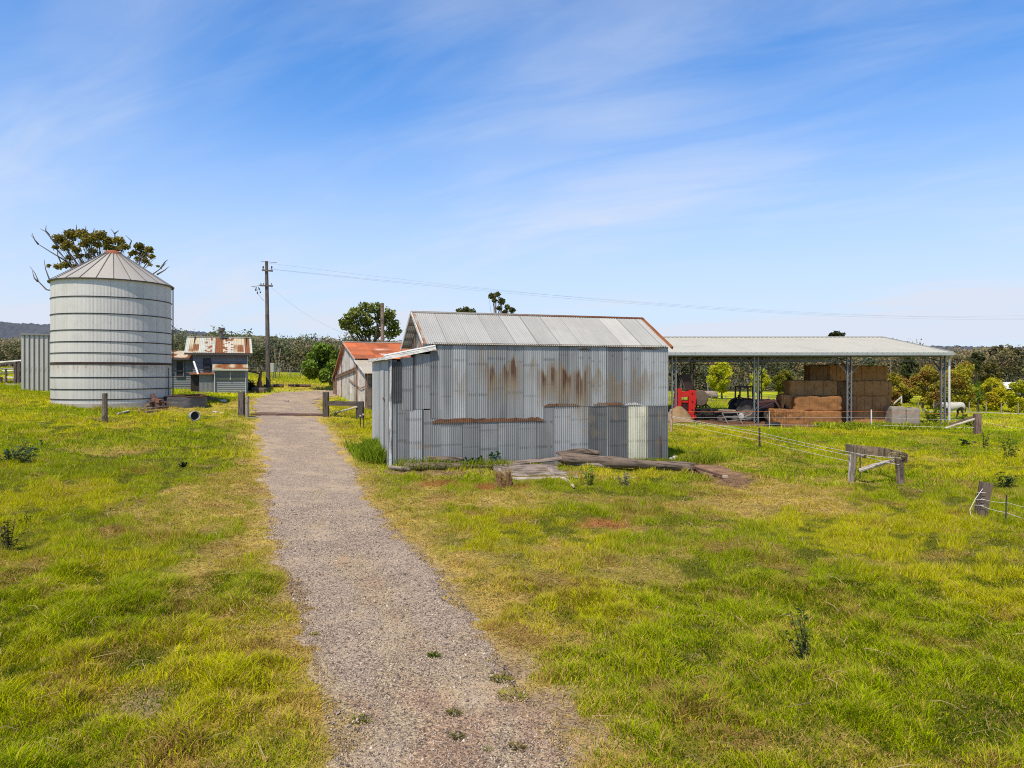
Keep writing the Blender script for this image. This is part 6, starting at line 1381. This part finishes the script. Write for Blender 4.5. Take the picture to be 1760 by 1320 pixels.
def crownpts(blobs, n, r, shell=.55):
    B = np.array(blobs, float); wgt = (B[:, 3] * B[:, 4] * B[:, 5]) ** (2 / 3); k = r.choice(len(B), n, p=wgt / wgt.sum())
    d = r.randn(n, 3); d /= np.linalg.norm(d, axis=1)[:, None]; rad = (shell + (1 - shell) * r.rand(n)) * (1 + .12 * np.clip(r.randn(n), -2, 1.6))
    return B[k, :3] + d * B[k, 3:6] * rad[:, None], k, d
def make_tree(name, label, base, blobs, n, lsz, cA, cB, trunk_r, seed, group=None, cat='tree', barkc=(.17, .14, .12), forks=None, shell=.5, flat=.5, limbs=True, cC=None, fork_h=.35):
    r = np.random.RandomState(seed); base = Vector(base); t = thing(name, base, label, cat, group)
    P_, k, d = crownpts(blobs, n, r, shell)
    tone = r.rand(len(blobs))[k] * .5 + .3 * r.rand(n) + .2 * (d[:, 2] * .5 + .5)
    c = lerp(np.broadcast_to(np.array(cA), (n, 3)), np.array(cB), tone)
    if cC is not None: c = np.where((vn(P_[:, 0] * .9 + seed, P_[:, 2] * .9, 3) > .58)[:, None] & (r.rand(n) < .75)[:, None], np.array(cC) * (.8 + .4 * r.rand(n, 1)), c)
    V, Fq, C = leaves(P_, lsz, r, c, flat)
    build_np('crown', V, Fq, C, M_LEAF, t)
    tb = MB(barkc); B = np.array(blobs, float); cz_ = (B[:, 2] * B[:, 3]).sum() / B[:, 3].sum(); cx_, cy_ = (B[:, 0] * B[:, 3]).sum() / B[:, 3].sum(), (B[:, 1] * B[:, 3]).sum() / B[:, 3].sum()
    fk = base.lerp(Vector((cx_, cy_, cz_)), fork_h)
    fk.x += .15 * (fk.z - base.z) * r.randn() * .4
    tb.tube([base - Z * .3, base.lerp(fk, .5) + Vector((r.randn() * .08, r.randn() * .08, 0)), fk], [trunk_r * 1.2, trunk_r, trunk_r * .8], 9, barkc, jit=.15, seed=seed)
    if limbs:
        for b in B[:26]:
            e = Vector(b[:3]); m = fk.lerp(e, .5) + Vector((r.randn(), r.randn(), r.randn() + .5)) * (e - fk).length * .08
            tb.tube([fk, m, e, e + Vector((r.randn() * .5, r.randn() * .5, .6)) * b[3] * .6], [trunk_r * .5, trunk_r * .32, trunk_r * .16, trunk_r * .04], 6, barkc)
            for q_ in range(4):
                dd = Vector(r.randn(3)); dd.normalize(); st = fk.lerp(e, .55 + .4 * r.rand()); tb.tube([st, st + Vector((dd.x * b[3] * .45, dd.y * b[4] * .45, dd.z * b[5] * .3 + b[5] * .2)), e + Vector((dd.x * b[3], dd.y * b[4], dd.z * b[5])) * .85], [trunk_r * .16, trunk_r * .10, trunk_r * .03], 5, barkc, caps=False)
    tb.build('trunk', M_BARK, t, smooth=True)
    return t
def pxblobs(lst, y, dep=1.0, seed=0, squash=.85):
    r = np.random.RandomState(seed); out = []
    for px, py, rp in lst:
        yy_ = y + r.randn() * rp / F0 * y * .8 * dep; p = P(px, py, yy_); q = rp / F0 * y; out.append((p.x, p.y, p.z, q, q, q * squash))
    return out
def round_blobs(px, pt, pb, wpx, y, nb, seed, frac=.38):
    """lumpy crown between two photo rows"""
    r = np.random.RandomState(seed); out = []; ch = (pb - pt) / 2
    for i in range(nb):
        a = r.rand() * 6.28; q = r.rand() ** .5; yv = -1 + 2 * (i + .5) / nb; ww = math.sqrt(max(.05, 1 - yv * yv)) * (1 if yv < .3 else .92)
        rp = frac * wpx / 2 * (.75 + .5 * r.rand()); p = P(px + math.cos(a) * q * (wpx / 2 - rp * .8) * ww * 1.1, (pt + pb) / 2 + yv * (ch - rp * .7), y + math.sin(a) * wpx / 2 / F0 * y * .8); s = rp / F0 * y; out.append((p.x, p.y, p.z, s, s, s * .85))
    return out
OLA, OLB = (.030, .042, .010), (.130, .120, .026)
# eucalypt behind the silo
eb = pxblobs([(103, 411, 13), (122, 404, 14), (140, 402, 12), (155, 410, 14), (172, 405, 12), (186, 414, 12), (204, 414, 11), (214, 424, 9), (118, 419, 9), (200, 428, 9), (168, 420, 9), (240, 424, 10), (256, 429, 9), (246, 437, 10), (262, 441, 6), (112, 425, 9), (130, 428, 9), (145, 420, 10), (160, 432, 8), (95, 425, 6), (185, 424, 9), (135, 440, 7), (150, 440, 7), (118, 443, 6), (205, 440, 7), (225, 436, 6), (250, 448, 7), (236, 445, 6), (100, 458, 7), (114, 455, 9), (130, 459, 8), (84, 457, 4.5), (232, 434, 6), (271, 458, 3), (258, 455, 4)], 66, .9, 3, .72)
te = make_tree('gum_tree', 'tall gum tree with bare outer branches rising behind the silo', GX(185, 66), eb, 7500, .23, (.075, .075, .014), (.34, .27, .045), .22, 5, barkc=(.13, .11, .10), shell=.25, fork_h=.42)
tb = MB((.12, .105, .10)); r = np.random.RandomState(12)
for pts in ([(135, 470), (112, 448), (88, 433), (66, 420), (54, 404)], [(66, 420), (60, 412), (53, 400)], [(100, 425), (84, 405), (79, 398), (68, 393)], [(84, 404), (79, 396), (80, 387)], [(95, 500), (80, 498), (66, 484), (60, 470), (52, 458)], [(66, 484), (60, 478), (57, 466)], [(92, 492), (84, 478), (78, 462), (76, 446)], [(240, 475), (262, 472), (276, 462), (286, 452)], [(270, 472), (282, 465), (290, 458)], [(276, 462), (284, 450), (289, 446)], [(200, 420), (197, 402), (190, 393)], [(197, 402), (203, 396)], [(222, 424), (226, 414), (216, 404)], [(147, 402), (147, 388)], [(131, 402), (131, 386)], [(160, 402), (163, 392)], [(110, 460), (100, 440), (98, 425)], [(190, 470), (170, 440), (160, 420)], [(190, 470), (140, 450), (122, 425)], [(220, 470), (238, 450), (246, 432)]):
    y = 66 + r.randn() * .8; tb.tube([P(a + r.randn() * .6, b, y) for a, b in pts], [.085 * (1 - .8 * i / (len(pts) - 1)) for i in range(len(pts))], 6)
tb.build('bare_branches', M_BARK, te, smooth=True)
# open-crowned tree behind the old shed
make_tree('shade_tree', 'broad dark tree with an open crown behind the rusted shed roof', GX(640, 74), pxblobs([(600, 552, 14), (592, 560, 9), (612, 538, 14), (630, 530, 15), (648, 530, 13), (668, 540, 14), (676, 558, 13), (655, 548, 14), (630, 552, 15), (612, 566, 12), (650, 570, 14), (672, 574, 12), (632, 572, 12), (588, 553, 6), (684, 570, 8)], 74, 1.0, 4), 3000, .34, (.055, .08, .018), (.28, .31, .06), .24, 8, barkc=(.075, .06, .05), shell=.4, fork_h=.5)
make_tree('broadleaf_tree', 'dense dark green tree touching the old timber shed gable', G(572, 662), pxblobs([(552, 605, 16), (540, 615, 14), (566, 612, 15), (575, 628, 12), (532, 630, 13), (550, 630, 18), (538, 642, 12), (560, 645, 13), (574, 643, 9), (526, 640, 7), (548, 596, 9), (565, 600, 9), (556, 652, 6)], 60, 1.0, 6), 6500, .28, (.06, .12, .014), (.30, .42, .06), .22, 9, barkc=(.10, .08, .065), shell=.55, fork_h=.25)
# gum tops over the iron shed
make_tree('gum_tree', 'slender gum top showing above the iron shed roof', GX(858, 82), pxblobs([(845, 509, 6.5), (855, 506, 5.5), (862, 518, 7), (872, 528, 6), (880, 533, 6), (868, 536, 5), (850, 516, 5), (858, 530, 5)], 82, 1, 7), 1500, .26, (.05, .058, .018), (.19, .18, .05), .22, 11, shell=.3)
make_tree('gum_tree', 'low gum top just breaking the ridge line of the iron shed', GX(800, 95), pxblobs([(790, 535, 6), (801, 533, 7), (812, 536, 6), (800, 540, 7)], 95, 1, 8), 800, .32, (.05, .058, .018), (.19, .18, .05), .22, 12, shell=.3)
make_tree('gum_tree', 'dark treetop peeping over the hay shed ridge', GX(1437, 175), pxblobs([(1430, 577, 6), (1438, 574, 6), (1446, 577, 6), (1437, 584, 9)], 175, 1, 9), 300, .9, (.025, .03, .012), (.08, .08, .03), .3, 13)
# bright young trees beyond the hay shed
YG = ((.30, .34, .012), (.66, .63, .03))
for i, (px, pt, pb_, wd, py, lb, cc) in enumerate(((1241, 621, 676, 54, 686, 'bright lime green young tree seen under the hay shed roof', YG), (1306, 632, 676, 50, 688, 'lime green young tree partly behind the tractor cab', YG), (1347, 636, 684, 38, 690, 'duller olive young tree between the tractor and the hay', ((.11, .12, .012), (.30, .27, .03))))):
    b = G(px, py); make_tree('young_tree', lb, b, round_blobs(px, pt, pb_, wd, b.y, 26, 30 + i, .31), 9000, .26, cc[0], cc[1], .16, 20 + i, 'young trees in the paddock behind', shell=.5, fork_h=.3)
rt = [(1550, 645, 702, 52, 96, (.07, .075, .012), (.28, .24, .035), (.34, .18, .04), 'olive tree filling the gap beyond the concrete blocks'), (1632, 640, 704, 56, 98, (.06, .065, .012), (.26, .23, .035), None, 'dark olive tree between the shed post and the golden tree'), (1690, 655, 708, 44, 90, (.05, .06, .012), (.20, .20, .03), None, 'dark green tree behind the palm'), (1532, 640, 703, 58, 78, (.15, .15, .018), (.56, .44, .05), (.30, .15, .035), 'brownish olive tree just past the concrete blocks'), (1561, 607, 655, 34, 120, (.05, .065, .02), (.14, .15, .05), None, 'dark rounded tree behind the olive ones'), (1592, 626, 702, 64, 92, (.15, .15, .018), (.56, .45, .05), (.30, .16, .035), 'russet-topped olive tree beside the hay shed end post'),
      (1657, 621, 706, 66, 84, (.17, .18, .016), (.66, .56, .045), (.34, .20, .04), 'large golden olive tree directly behind the horse'), (1613, 655, 704, 46, 80, (.13, .13, .016), (.50, .40, .05), (.30, .17, .04), 'small golden tree filling the gap at the shed post'), (1678, 606, 640, 32, 150, (.045, .055, .025), (.13, .14, .05), None, 'dark domed tree high behind the golden olive tree'), (1702, 622, 665, 44, 125, (.06, .06, .02), (.19, .16, .045), None, 'dull brown-green tree above the yellow one'),
      (1707, 648, 712, 52, 76, (.28, .28, .012), (.74, .64, .03), (.40, .30, .03), 'bright yellow-green bushy tree next to the palm'), (1752, 655, 716, 54, 73, (.26, .29, .012), (.72, .66, .03), (.38, .32, .03), 'yellow-green tree at the paddock hedge by the white house'), (1800, 640, 715, 60, 76, (.06, .07, .010), (.24, .22, .03), None, 'olive tree at the far end of the paddock hedge'), (1586, 686, 694, 9, 74, (.22, .25, .01), (.45, .42, .03), None, 'tiny yellow-green shrub by the paddock fence')]
for i, (px, pt, pb_, wd, y, ca, cb, cc, lb) in enumerate(rt):
    make_tree('tree' if wd > 12 else 'shrub', lb, GX(px, y), round_blobs(px, pt, pb_, wd, y, 26 if wd > 12 else 6, 50 + i, .33), 8500 if wd > 12 else 300, .215 * y / 80, ca, cb, .18, 60 + i, 'trees along the paddock edge' if wd > 12 else None, 'tree' if wd > 12 else 'shrub', shell=.5, fork_h=.3, cC=cc)
make_tree('gum_tree', 'tall grey gum tree with pale bare limbs over the hedge', GX(1722, 190), pxblobs([(1702, 607, 10), (1716, 601, 10), (1732, 603, 11), (1748, 606, 10), (1720, 618, 12), (1740, 622, 12), (1755, 616, 10), (1705, 622, 9), (1725, 632, 12), (1745, 637, 11)], 190, 1, 10, .7), 1500, 1.0, (.035, .032, .022), (.12, .105, .065), .5, 14, barkc=(.30, .26, .22), shell=.35)
# palm beside the hedge
pb2 = GX(1681, 72); pm_ = thing('palm_tree', pb2, 'spiky green palm between the golden tree and the yellow bush', 'palm')
q = MB((.13, .10, .07)); q.tube([pb2, P(1681, 680, 72)], [.13, .10], 8); q.build('trunk', M_BARK, pm_)
r = np.random.RandomState(4); V = []; C = []
for top_ in (P(1680, 666, 72), P(1683, 682, 71.6)):
    for i in range(46):
        a = r.rand() * 6.28; el = R(-25 + 95 * r.rand()); L = .75 + .35 * r.rand(); dr_ = np.array((math.cos(a) * math.cos(el), math.sin(a) * math.cos(el), math.sin(el))); sd = np.cross(dr_, (0, 0, 1)); sd = sd / (np.linalg.norm(sd) + 1e-6) * .05; p = np.array(top_)
        V += [p - sd, p + dr_ * L * .5 + sd * 1.2 + (0, 0, .04), p + dr_ * L - (0, 0, .18 * L), p + dr_ * L * .5 - sd * 1.2 + (0, 0, .04)]; C += [np.array((.14, .24, .03)) * (.6 + .8 * r.rand())] * 4
build_np('fronds', np.array(V), np.arange(len(V)).reshape(-1, 4), np.array(C), M_LEAF, pm_)
# white house hidden in the trees, hedge fence
hb_ = GX(1739, 95); ho = thing('white_house', hb_, 'white house roof glimpsed between the hedge trees', 'house')
q = MB((.70, .70, .69)); q.box((hb_.x - 2.2, 95, hb_.z), (hb_.x + 2.2, 99, P(0, 668, 95).z)); q.build('wall', M_PAINTW, ho)
q = MB((.72, .72, .72)); z0_, z1_ = P(0, 668, 95).z, P(0, 657, 95).z; x0_, x1_ = hb_.x - 2.5, hb_.x + 2.5; q.add([(x0_, 94.6, z0_), (x1_, 94.6, z0_), (x1_, 97, z1_), (x0_, 97, z1_), (x0_, 99.4, z0_), (x1_, 99.4, z0_)], [(0, 1, 2, 3), (3, 2, 5, 4), (0, 3, 4), (1, 5, 2)]); q.build('roof', M_ROOFG, ho)
q = MB((.03, .03, .035)); q.box((hb_.x - .7, 94.96, hb_.z + 1), (hb_.x + .5, 95.01, hb_.z + 2.0)); q.build('window', M_DARK, ho)
hf = thing('paddock_fence', GX(1720, 70), 'low rail fence with grey posts along the paddock hedge', 'fence')
fpts = [(1578, 701, 73), (1605, 702, 72), (1636, 703, 71.5), (1666, 704, 71), (1695, 706, 70), (1721, 708, 69), (1750, 711, 68), (1785, 714, 67)]
prev = None
for i, (px, py, y) in enumerate(fpts):
    b = GX(px, y); q = MB((.20, .17, .14)); q.tube([b - Z * .2, b + Z * 1.15], .06, 7, jit=.15, seed=i); q.build('post', M_WOOD, hf)
    if prev is not None:
        for z_ in (.12,): q = MB((.40, .34, .27)); q.beam(prev + Z * z_, b + Z * z_, .04, .09 if z_ < .5 else .05); q.build('rail', M_WOOD, hf)
    prev = b
q = MB((.42, .40, .37)); y = 76; q.beam(P(1535, 695, y), P(1549, 682, y), .10, .12); q.beam(P(1549, 680, y), P(1549, 694, y), .14, .14); tag(q.build('fence_strainer', M_WOOD, origin=GX(1545, y)), 'pale strainer post with a slanting stay near the brownish olive tree', 'fence post')
# field fences
def wfence(px0, px1, y, n_, label, hgt=1.1):
    t = thing('wire_fence', GX((px0 + px1) / 2, y), label, 'fence'); prev = None
    for i in range(n_ + 1):
        b = GX(px0 + (px1 - px0) * i / n_, y); q = MB((.17, .14, .12)); q.tube([b - Z * .2, b + Z * hgt], .055, 6); q.build('post', M_WOOD, t)
        if prev is not None:
            for z_ in (.35, .7, 1.02): q = MB((.16, .15, .14)); q.tube([prev + Z * z_, b + Z * z_], .012, 4); q.build('wire', M_METAL, t)
        prev = b
wfence(425, 590, 84, 9, 'thin wire fence along the field behind the power pole'); wfence(1150, 1345, 92, 8, 'thin wire fence across the paddock beyond the hay shed')
for i, (px, py, w_) in enumerate(((470, 665.5, 1.6), (500, 664.5, .5), (520, 665.5, 1.3))):
    b = G(px, py); q = MB((.10, .07, .06)); q.tube([b + Vector((-w_ / 2, 0, .12)), b + Vector((w_ / 2, .2, .12))], .13, 7, jit=.3, seed=i); tag(q.build('log', M_BARK, origin=b), ('dark fallen log next to the foot of the power pole', 'short dark stump lying in the field past the power pole', 'dark fallen log in the field nearer the dense green tree')[i], 'log')
q = MB((.33, .27, .24)); b = GX(1213, 118); q.rbox(b + Z * .5, (4, 2, 1.3), .2, 6, 4, .3); tag(q.build('soil_heap', M_SOIL, origin=b, smooth=True), 'pale earth heap in the paddock beside the lime green tree', 'heap')

# ---------------------------------------------------------------- weeds and clumps
def weed(px, py, hpx, n_, label, seed, c=(.09, .13, .03), spread=.5, leaf=.09, nm='weed', cat='weed', lean=0):
    r = np.random.RandomState(seed); b = G(px, py); H = hpx / F0 * b.y; t = thing(nm, b, label, cat); V = []; C = []; st = MB((.09, .08, .04))
    for i in range(n_):
        a = r.rand() * 6.28; sp_ = spread * H * r.rand(); e = b + Vector((math.cos(a) * sp_ + lean * H, math.sin(a) * sp_, H * (.55 + .5 * r.rand()))); s_ = b + Vector((math.cos(a) * sp_ * .25, math.sin(a) * sp_ * .25, -.03)); m = s_.lerp(e, .5) + Vector((0, 0, .05 * H)); st.tube([s_, m, e], [.007, .006, .003], 5)
        for k in range(14):
            p = s_.lerp(e, .12 + .88 * r.rand()); d = r.randn(3); d[2] = abs(d[2]) * .6; d /= np.linalg.norm(d); L = leaf * (.6 + .8 * r.rand()); sd = np.cross(d, r.randn(3)); sd = sd / np.linalg.norm(sd) * L * .22; p = np.array(p)
            V += [p, p + d * L * .5 + sd, p + d * L - (0, 0, L * .25), p + d * L * .5 - sd]; C += [np.array(c) * (.6 + .8 * r.rand())] * 4
    build_np('leaves', np.array(V), np.arange(len(V)).reshape(-1, 4), np.array(C), M_LEAF, t); st.build('stems', M_BARK, t); return t
weed(1385, 1140, 92, 11, 'tall dark leafy weed standing alone in the near grass', 1, (.12, .15, .03), .42, .075, lean=-.12)
weed(48, 797, 40, 10, 'dark thistle with a tall spike in the grass below the ribbed shed', 2, (.085, .125, .05), .7, .14); weed(14, 797, 24, 14, 'low dark leafy weed beside the spiked thistle', 3, (.085, .125, .05), 1.2, .14)
weed(14, 944, 54, 14, 'brown-stemmed weed at the edge of the near pasture', 4, (.07, .07, .02), .5, .07); weed(45, 905, 26, 6, 'small brown weed above the brown-stemmed one', 5, (.06, .07, .02), .5, .06)
weed(315, 803, 9, 7, 'tiny dark weed in the pasture beside the driveway', 6, (.02, .035, .015), 1.6, .10); weed(845, 797, 24, 16, 'leafy green plant growing against the shed wall by the planks', 7, (.03, .085, .018), .9, .20, 'plant', 'plant'); weed(815, 801, 14, 12, 'low green plant at the wall foot beside the taller plant', 8, (.035, .09, .018), 1.4, .18, 'plant', 'plant')
weed(1738, 792, 44, 12, 'tall feathery weed in the paddock below the strainer post', 9, (.06, .10, .02), .5, .12); weed(1690, 770, 26, 8, 'slim weed below the dark strainer post', 10, (.06, .10, .02), .4, .10); weed(1655, 767, 13, 10, 'low dark rosette weed before the strainer post', 11, (.035, .07, .02), 1.4, .16); weed(1731, 838, 26, 10, 'rounded dark weed above the tilted post', 12, (.05, .08, .02), .7, .12)
weed(428, 671, 16, 18, 'dark rounded shrub at the cottage corner', 13, (.015, .035, .012), 1.0, .3, 'shrub', 'shrub'); weed(1075, 838, 24, 9, 'pale seeding grass clump in front of the long log', 14, (.38, .34, .18), .7, .13); weed(1015, 830, 30, 10, 'green grass clump between the planks and the pale seeding one', 15, (.24, .32, .03), .7, .12)
weed(1660, 735, 22, 14, 'tall green grass clump inside the slanting rails', 16, (.16, .22, .02), .7, .3); weed(1600, 730, 30, 16, 'tall grass clump beside the concrete blocks', 17, (.20, .26, .02), .6, .35)
def tuft(px, py, w_, hgt, n_, label, seed, c, nm='grass_tuft', gp='grass tufts on the driveway'):
    r = np.random.RandomState(seed); b = G(px, py); V = []; C = []
    for i in range(n_):
        a = r.rand() * 6.28; q = r.rand() ** .6 * w_ / 2; p = np.array(b) + (math.cos(a) * q, math.sin(a) * q, -.005); L = hgt * (.5 + .7 * r.rand()); d = np.array((math.cos(a) * (.3 + q / w_), math.sin(a) * (.3 + q / w_), 1.1)); d /= np.linalg.norm(d); sd = np.array((math.sin(a * 3), math.cos(a * 3), 0)) * .004 * (1 + b.y / 16)
        V += [p - sd, p + sd, p + d * L * .6 + sd * .8, p + d * L + (math.cos(a) * L * .3, math.sin(a) * L * .3, -.1 * L)]; C += [np.array(c) * (.6 + .8 * r.rand())] * 4
    o = build_np(nm, np.array(V), np.arange(len(V)).reshape(-1, 4), np.array(C), M_GRASS, origin=b); return tag(o, label, 'grass tuft', gp)
tuft(745, 1130, .13, .06, 170, 'small dark green tuft alone on the gravel, farthest up the driveway', 1, (.14, .19, .03)); tuft(780, 1229, .15, .05, 150, 'brownish green tuft on the gravel above another one', 2, (.22, .21, .07)); tuft(786, 1271, .14, .045, 140, 'brownish green tuft on the gravel just below another tuft', 3, (.20, .20, .07)); tuft(890, 1285, .15, .05, 150, 'brownish tuft on the gravel close to the straw verge', 4, (.26, .21, .09)); tuft(838, 1293, .07, .03, 60, 'tiny bright green tuft on the gravel at the picture edge', 5, (.20, .28, .03)); tuft(620, 1238, .22, .04, 150, 'flat green tuft on the gravel near the pasture side', 6, (.22, .24, .04)); tuft(540, 1092, .10, .04, 110, 'small green tuft by the pasture edge of the driveway', 7, (.28, .28, .04)); tuft(880, 1197, .34, .045, 420, 'rounded olive green tuft on the straw verge', 8, (.36, .35, .06)); tuft(862, 1168, .26, .05, 300, 'low straw-green tuft on the verge just above the rounded tuft', 9, (.28, .26, .05))
# lush strip along the hay shed fence and the shed corner
def lush(name, label, seed, n_, fx, hg, wd, ca, cb):
    r = np.random.RandomState(seed); V = []; C = []; x, y = fx(r, n_); z = h(x, y); a = r.rand(n_) * 6.28; H = hg * (.4 + r.rand(n_)) * (.4 + 1.2 * vn(x * .9, y * .9, 3)); le = H * (.3 + .5 * r.rand(n_)); wx, wy = np.cos(a * 3) * wd, np.sin(a * 3) * wd
    V = np.stack([np.stack([x - wx * .4, y - wy * .4, z], 1), np.stack([x + np.cos(a) * le * .5 + wx, y + np.sin(a) * le * .5 + wy, z + H * .7], 1), np.stack([x + np.cos(a) * le, y + np.sin(a) * le, z + H], 1), np.stack([x + np.cos(a) * le * .5 - wx, y + np.sin(a) * le * .5 - wy, z + H * .7], 1)], 1).reshape(-1, 3)
    C = np.repeat(lerp(np.broadcast_to(np.array(ca), (n_, 3)), np.array(cb), r.rand(n_)), 4, 0)
    return tag(build_np(name, V, np.arange(n_ * 4).reshape(-1, 4), C, M_GRASS), label, 'grass', kind='stuff')
LY = HS_Y - 3.2
def f1(r, n_): x = r.uniform(P(1405, 0, LY).x, P(1655, 0, LY).x, n_); return x, LY + .5 * r.randn(n_) + .3 * np.sin(x)
lush('undergrowth', 'lush green weeds along the dirt edge before the hay shed', 3, 6500, f1, .34, .04, (.30, .37, .016), (.52, .53, .05))
def f2(r, n_): t = r.rand(n_); return SH_A[0] - .22 - 1.0 * r.rand(n_) ** 2 + t * -1.4, SH_A[1] + .3 + t * 3.6 + .2 * r.randn(n_)
lush('long_grass', 'lush long grass against the lean-to wall of the iron shed', 4, 2600, f2, .42, .016, (.14, .23, .012), (.30, .38, .03))
def f3(r, n_): s = r.uniform(.2, 14.5, n_); s = s[(s < 4.6) | (s > 8.0)]; s = np.resize(s, n_); t = -.25 - .9 * r.rand(n_); return SH_A[0] + U.x * s + .31 * -t, SH_A[1] + U.y * s + t * .95
lush('wall_grass', 'green grass growing round the logs at the iron shed wall', 6, 3600, f3, .24, .012, (.15, .21, .012), (.34, .36, .03))

# ---------------------------------------------------------------- forest and hills
def fridge(px): return np.interp(px, [-900, 0, 150, 300, 380, 450, 520, 600, 700, 860, 1000, 1150, 1300, 1500, 1600, 1760, 2600], [592, 590, 588, 576, 577, 582, 582, 590, 596, 600, 602, 604, 604, 602, 600, 603, 606])
r = np.random.RandomState(77); Vs = []; Fs = []; Cs = []; off = 0
NT_ = 2600; tv = []; 
px = r.uniform(-420, 2200, NT_); dist = np.where(r.rand(NT_) < .45, r.uniform(172, 215, NT_), r.uniform(200, 460, NT_))
for i in range(NT_):
    y = dist[i]; x = (px[i] - CX) / F0 * y; z = hz(x, y); fy = fridge(px[i]) ; topz = CH + (HY - fy) / F0 * y
    hh_ = min(r.uniform(9, 16) * (1 if px[i] < 1100 else .95), max(topz - z + r.randn() * 1.7 - .6, 3.5))
    if topz - z > hh_ + 6 and r.rand() < .6: hh_ = min(topz - z, hh_ + 5)
    wq = hh_ * r.uniform(.22, .36); nb = 6; n_ = 230 if y < 225 else 120
    bl = [(x + r.randn() * wq * .55, y + r.randn() * wq * .5, z + hh_ * (.45 + .48 * r.rand()), wq * .62, wq * .62, wq * .5) for _ in range(nb)]
    Pp, k, d = crownpts(bl, n_, r, .4)
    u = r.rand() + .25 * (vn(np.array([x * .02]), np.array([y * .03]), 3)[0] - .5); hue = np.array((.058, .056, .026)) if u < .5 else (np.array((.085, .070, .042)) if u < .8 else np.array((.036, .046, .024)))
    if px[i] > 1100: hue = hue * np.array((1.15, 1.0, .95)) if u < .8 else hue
    hz_ = min(1, (y - 170) / 700); hue = hue * (2.9 + 1.5 * r.rand()) * (1 - hz_) + np.array((.20, .21, .23)) * hz_  # distance haze mixed into the leaf colour
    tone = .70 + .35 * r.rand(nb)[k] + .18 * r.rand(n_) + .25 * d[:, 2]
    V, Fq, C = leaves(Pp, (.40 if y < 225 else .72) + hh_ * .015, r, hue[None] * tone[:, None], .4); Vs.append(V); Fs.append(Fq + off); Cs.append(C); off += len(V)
    if r.rand() < .34:
        for _ in range(r.randint(1, 4)):                    # pale trunks
            tx = x + r.randn() * wq * .5; tw_ = .10 + .12 * r.rand(); lean = r.randn() * .6; pc = np.array((.30, .26, .23)) * (.5 + .8 * r.rand()); tz1 = z + hh_ * (.5 + .35 * r.rand())
            V = np.array([(tx - tw_, y - 1, z), (tx + tw_, y - 1, z), (tx + tw_ * .5 + lean, y - 1, tz1), (tx - tw_ * .5 + lean, y - 1, tz1)]); Vs.append(V); Fs.append(np.arange(4)[None] + off); Cs.append(np.tile(pc, (4, 1))); off += 4
# scrubby understorey at the forest edge
N = 34000; px = r.uniform(-420, 2200, N); y = r.uniform(166, 200, N); x = (px - CX) / F0 * y; z = h(x, y) + r.rand(N) ** 1.2 * 6.0
tone = .45 + .9 * r.rand(N); hue = np.where((r.rand(N) < .6)[:, None], np.array((.036, .045, .018)), np.array((.075, .065, .030)))
V, Fq, C = leaves(np.stack([x, y, z], 1), .6, r, hue * 2.9 * tone[:, None], .3); Vs.append(V); Fs.append(Fq + off); Cs.append(C); off += len(V)
tag(build_np('forest', np.concatenate(Vs), np.concatenate(Fs), np.concatenate(Cs), M_FOREST), 'grey-green gum forest closing off the fields', 'forest', kind='stuff')

def hill_mesh(name, Rr, prof, c0, c1, seed, depth=500, nr=10):
    pxs_ = np.arange(-1500, 3300, 3.0); ky = np.interp(pxs_, [a for a, b in prof], [b for a, b in prof]); V = []; C = []; n_ = len(pxs_)
    for j in range(nr):
        t = j / (nr - 1); y = Rr + depth * t; x = (pxs_ - CX) / F0 * y; top = CH + (HY - ky) / F0 * (Rr + depth); z = -2 + (top + 2) * math.sin(t * math.pi / 2) * (1 if t < 1 else 1)
        z = z + (fbm(x / 40, y / 40 + 0 * x, seed, 3) - .5) * 14 * t + (vn(x / 5.5, y / 9 + 0 * x, seed + 1) + vn(x / 2.7, y / 5 + 0 * x, seed + 2) * .6 - .8) * 5.5 * min(1, t * 3)
        V.append(np.stack([x, y + 0 * x, z], 1)); k = (.55 + .9 * vn(x / 7, y / 16 + 0 * x, seed) * vn(x / 40, y / 90 + 0 * x, seed + 3) * 1.6); C.append(lerp(np.broadcast_to(np.array(c0), (n_, 3)), np.array(c1), np.clip(k, 0, 1)))
    V = np.concatenate(V); C = np.concatenate(C); q = (np.arange(nr - 1)[:, None] * n_ + np.arange(n_ - 1)[None]).ravel()
    return struct(build_np(name, V, np.stack([q, q + 1, q + n_ + 1, q + n_], 1), C, M_FOREST, smooth=False))
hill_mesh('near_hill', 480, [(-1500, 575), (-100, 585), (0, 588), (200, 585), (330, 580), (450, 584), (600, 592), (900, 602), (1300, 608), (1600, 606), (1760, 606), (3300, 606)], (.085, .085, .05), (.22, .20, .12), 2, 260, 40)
hill_mesh('far_hill', 1300, [(-1500, 552), (-100, 557), (0, 557), (40, 559), (140, 561), (240, 566), (300, 570), (380, 577), (450, 582), (600, 594), (900, 606), (1300, 606), (1500, 600), (1590, 598), (1640, 598), (1690, 599), (1760, 600), (3300, 596)], (.060, .072, .098), (.12, .132, .155), 4, 700, 40)  # bluish aerial haze painted into the hill's own colours
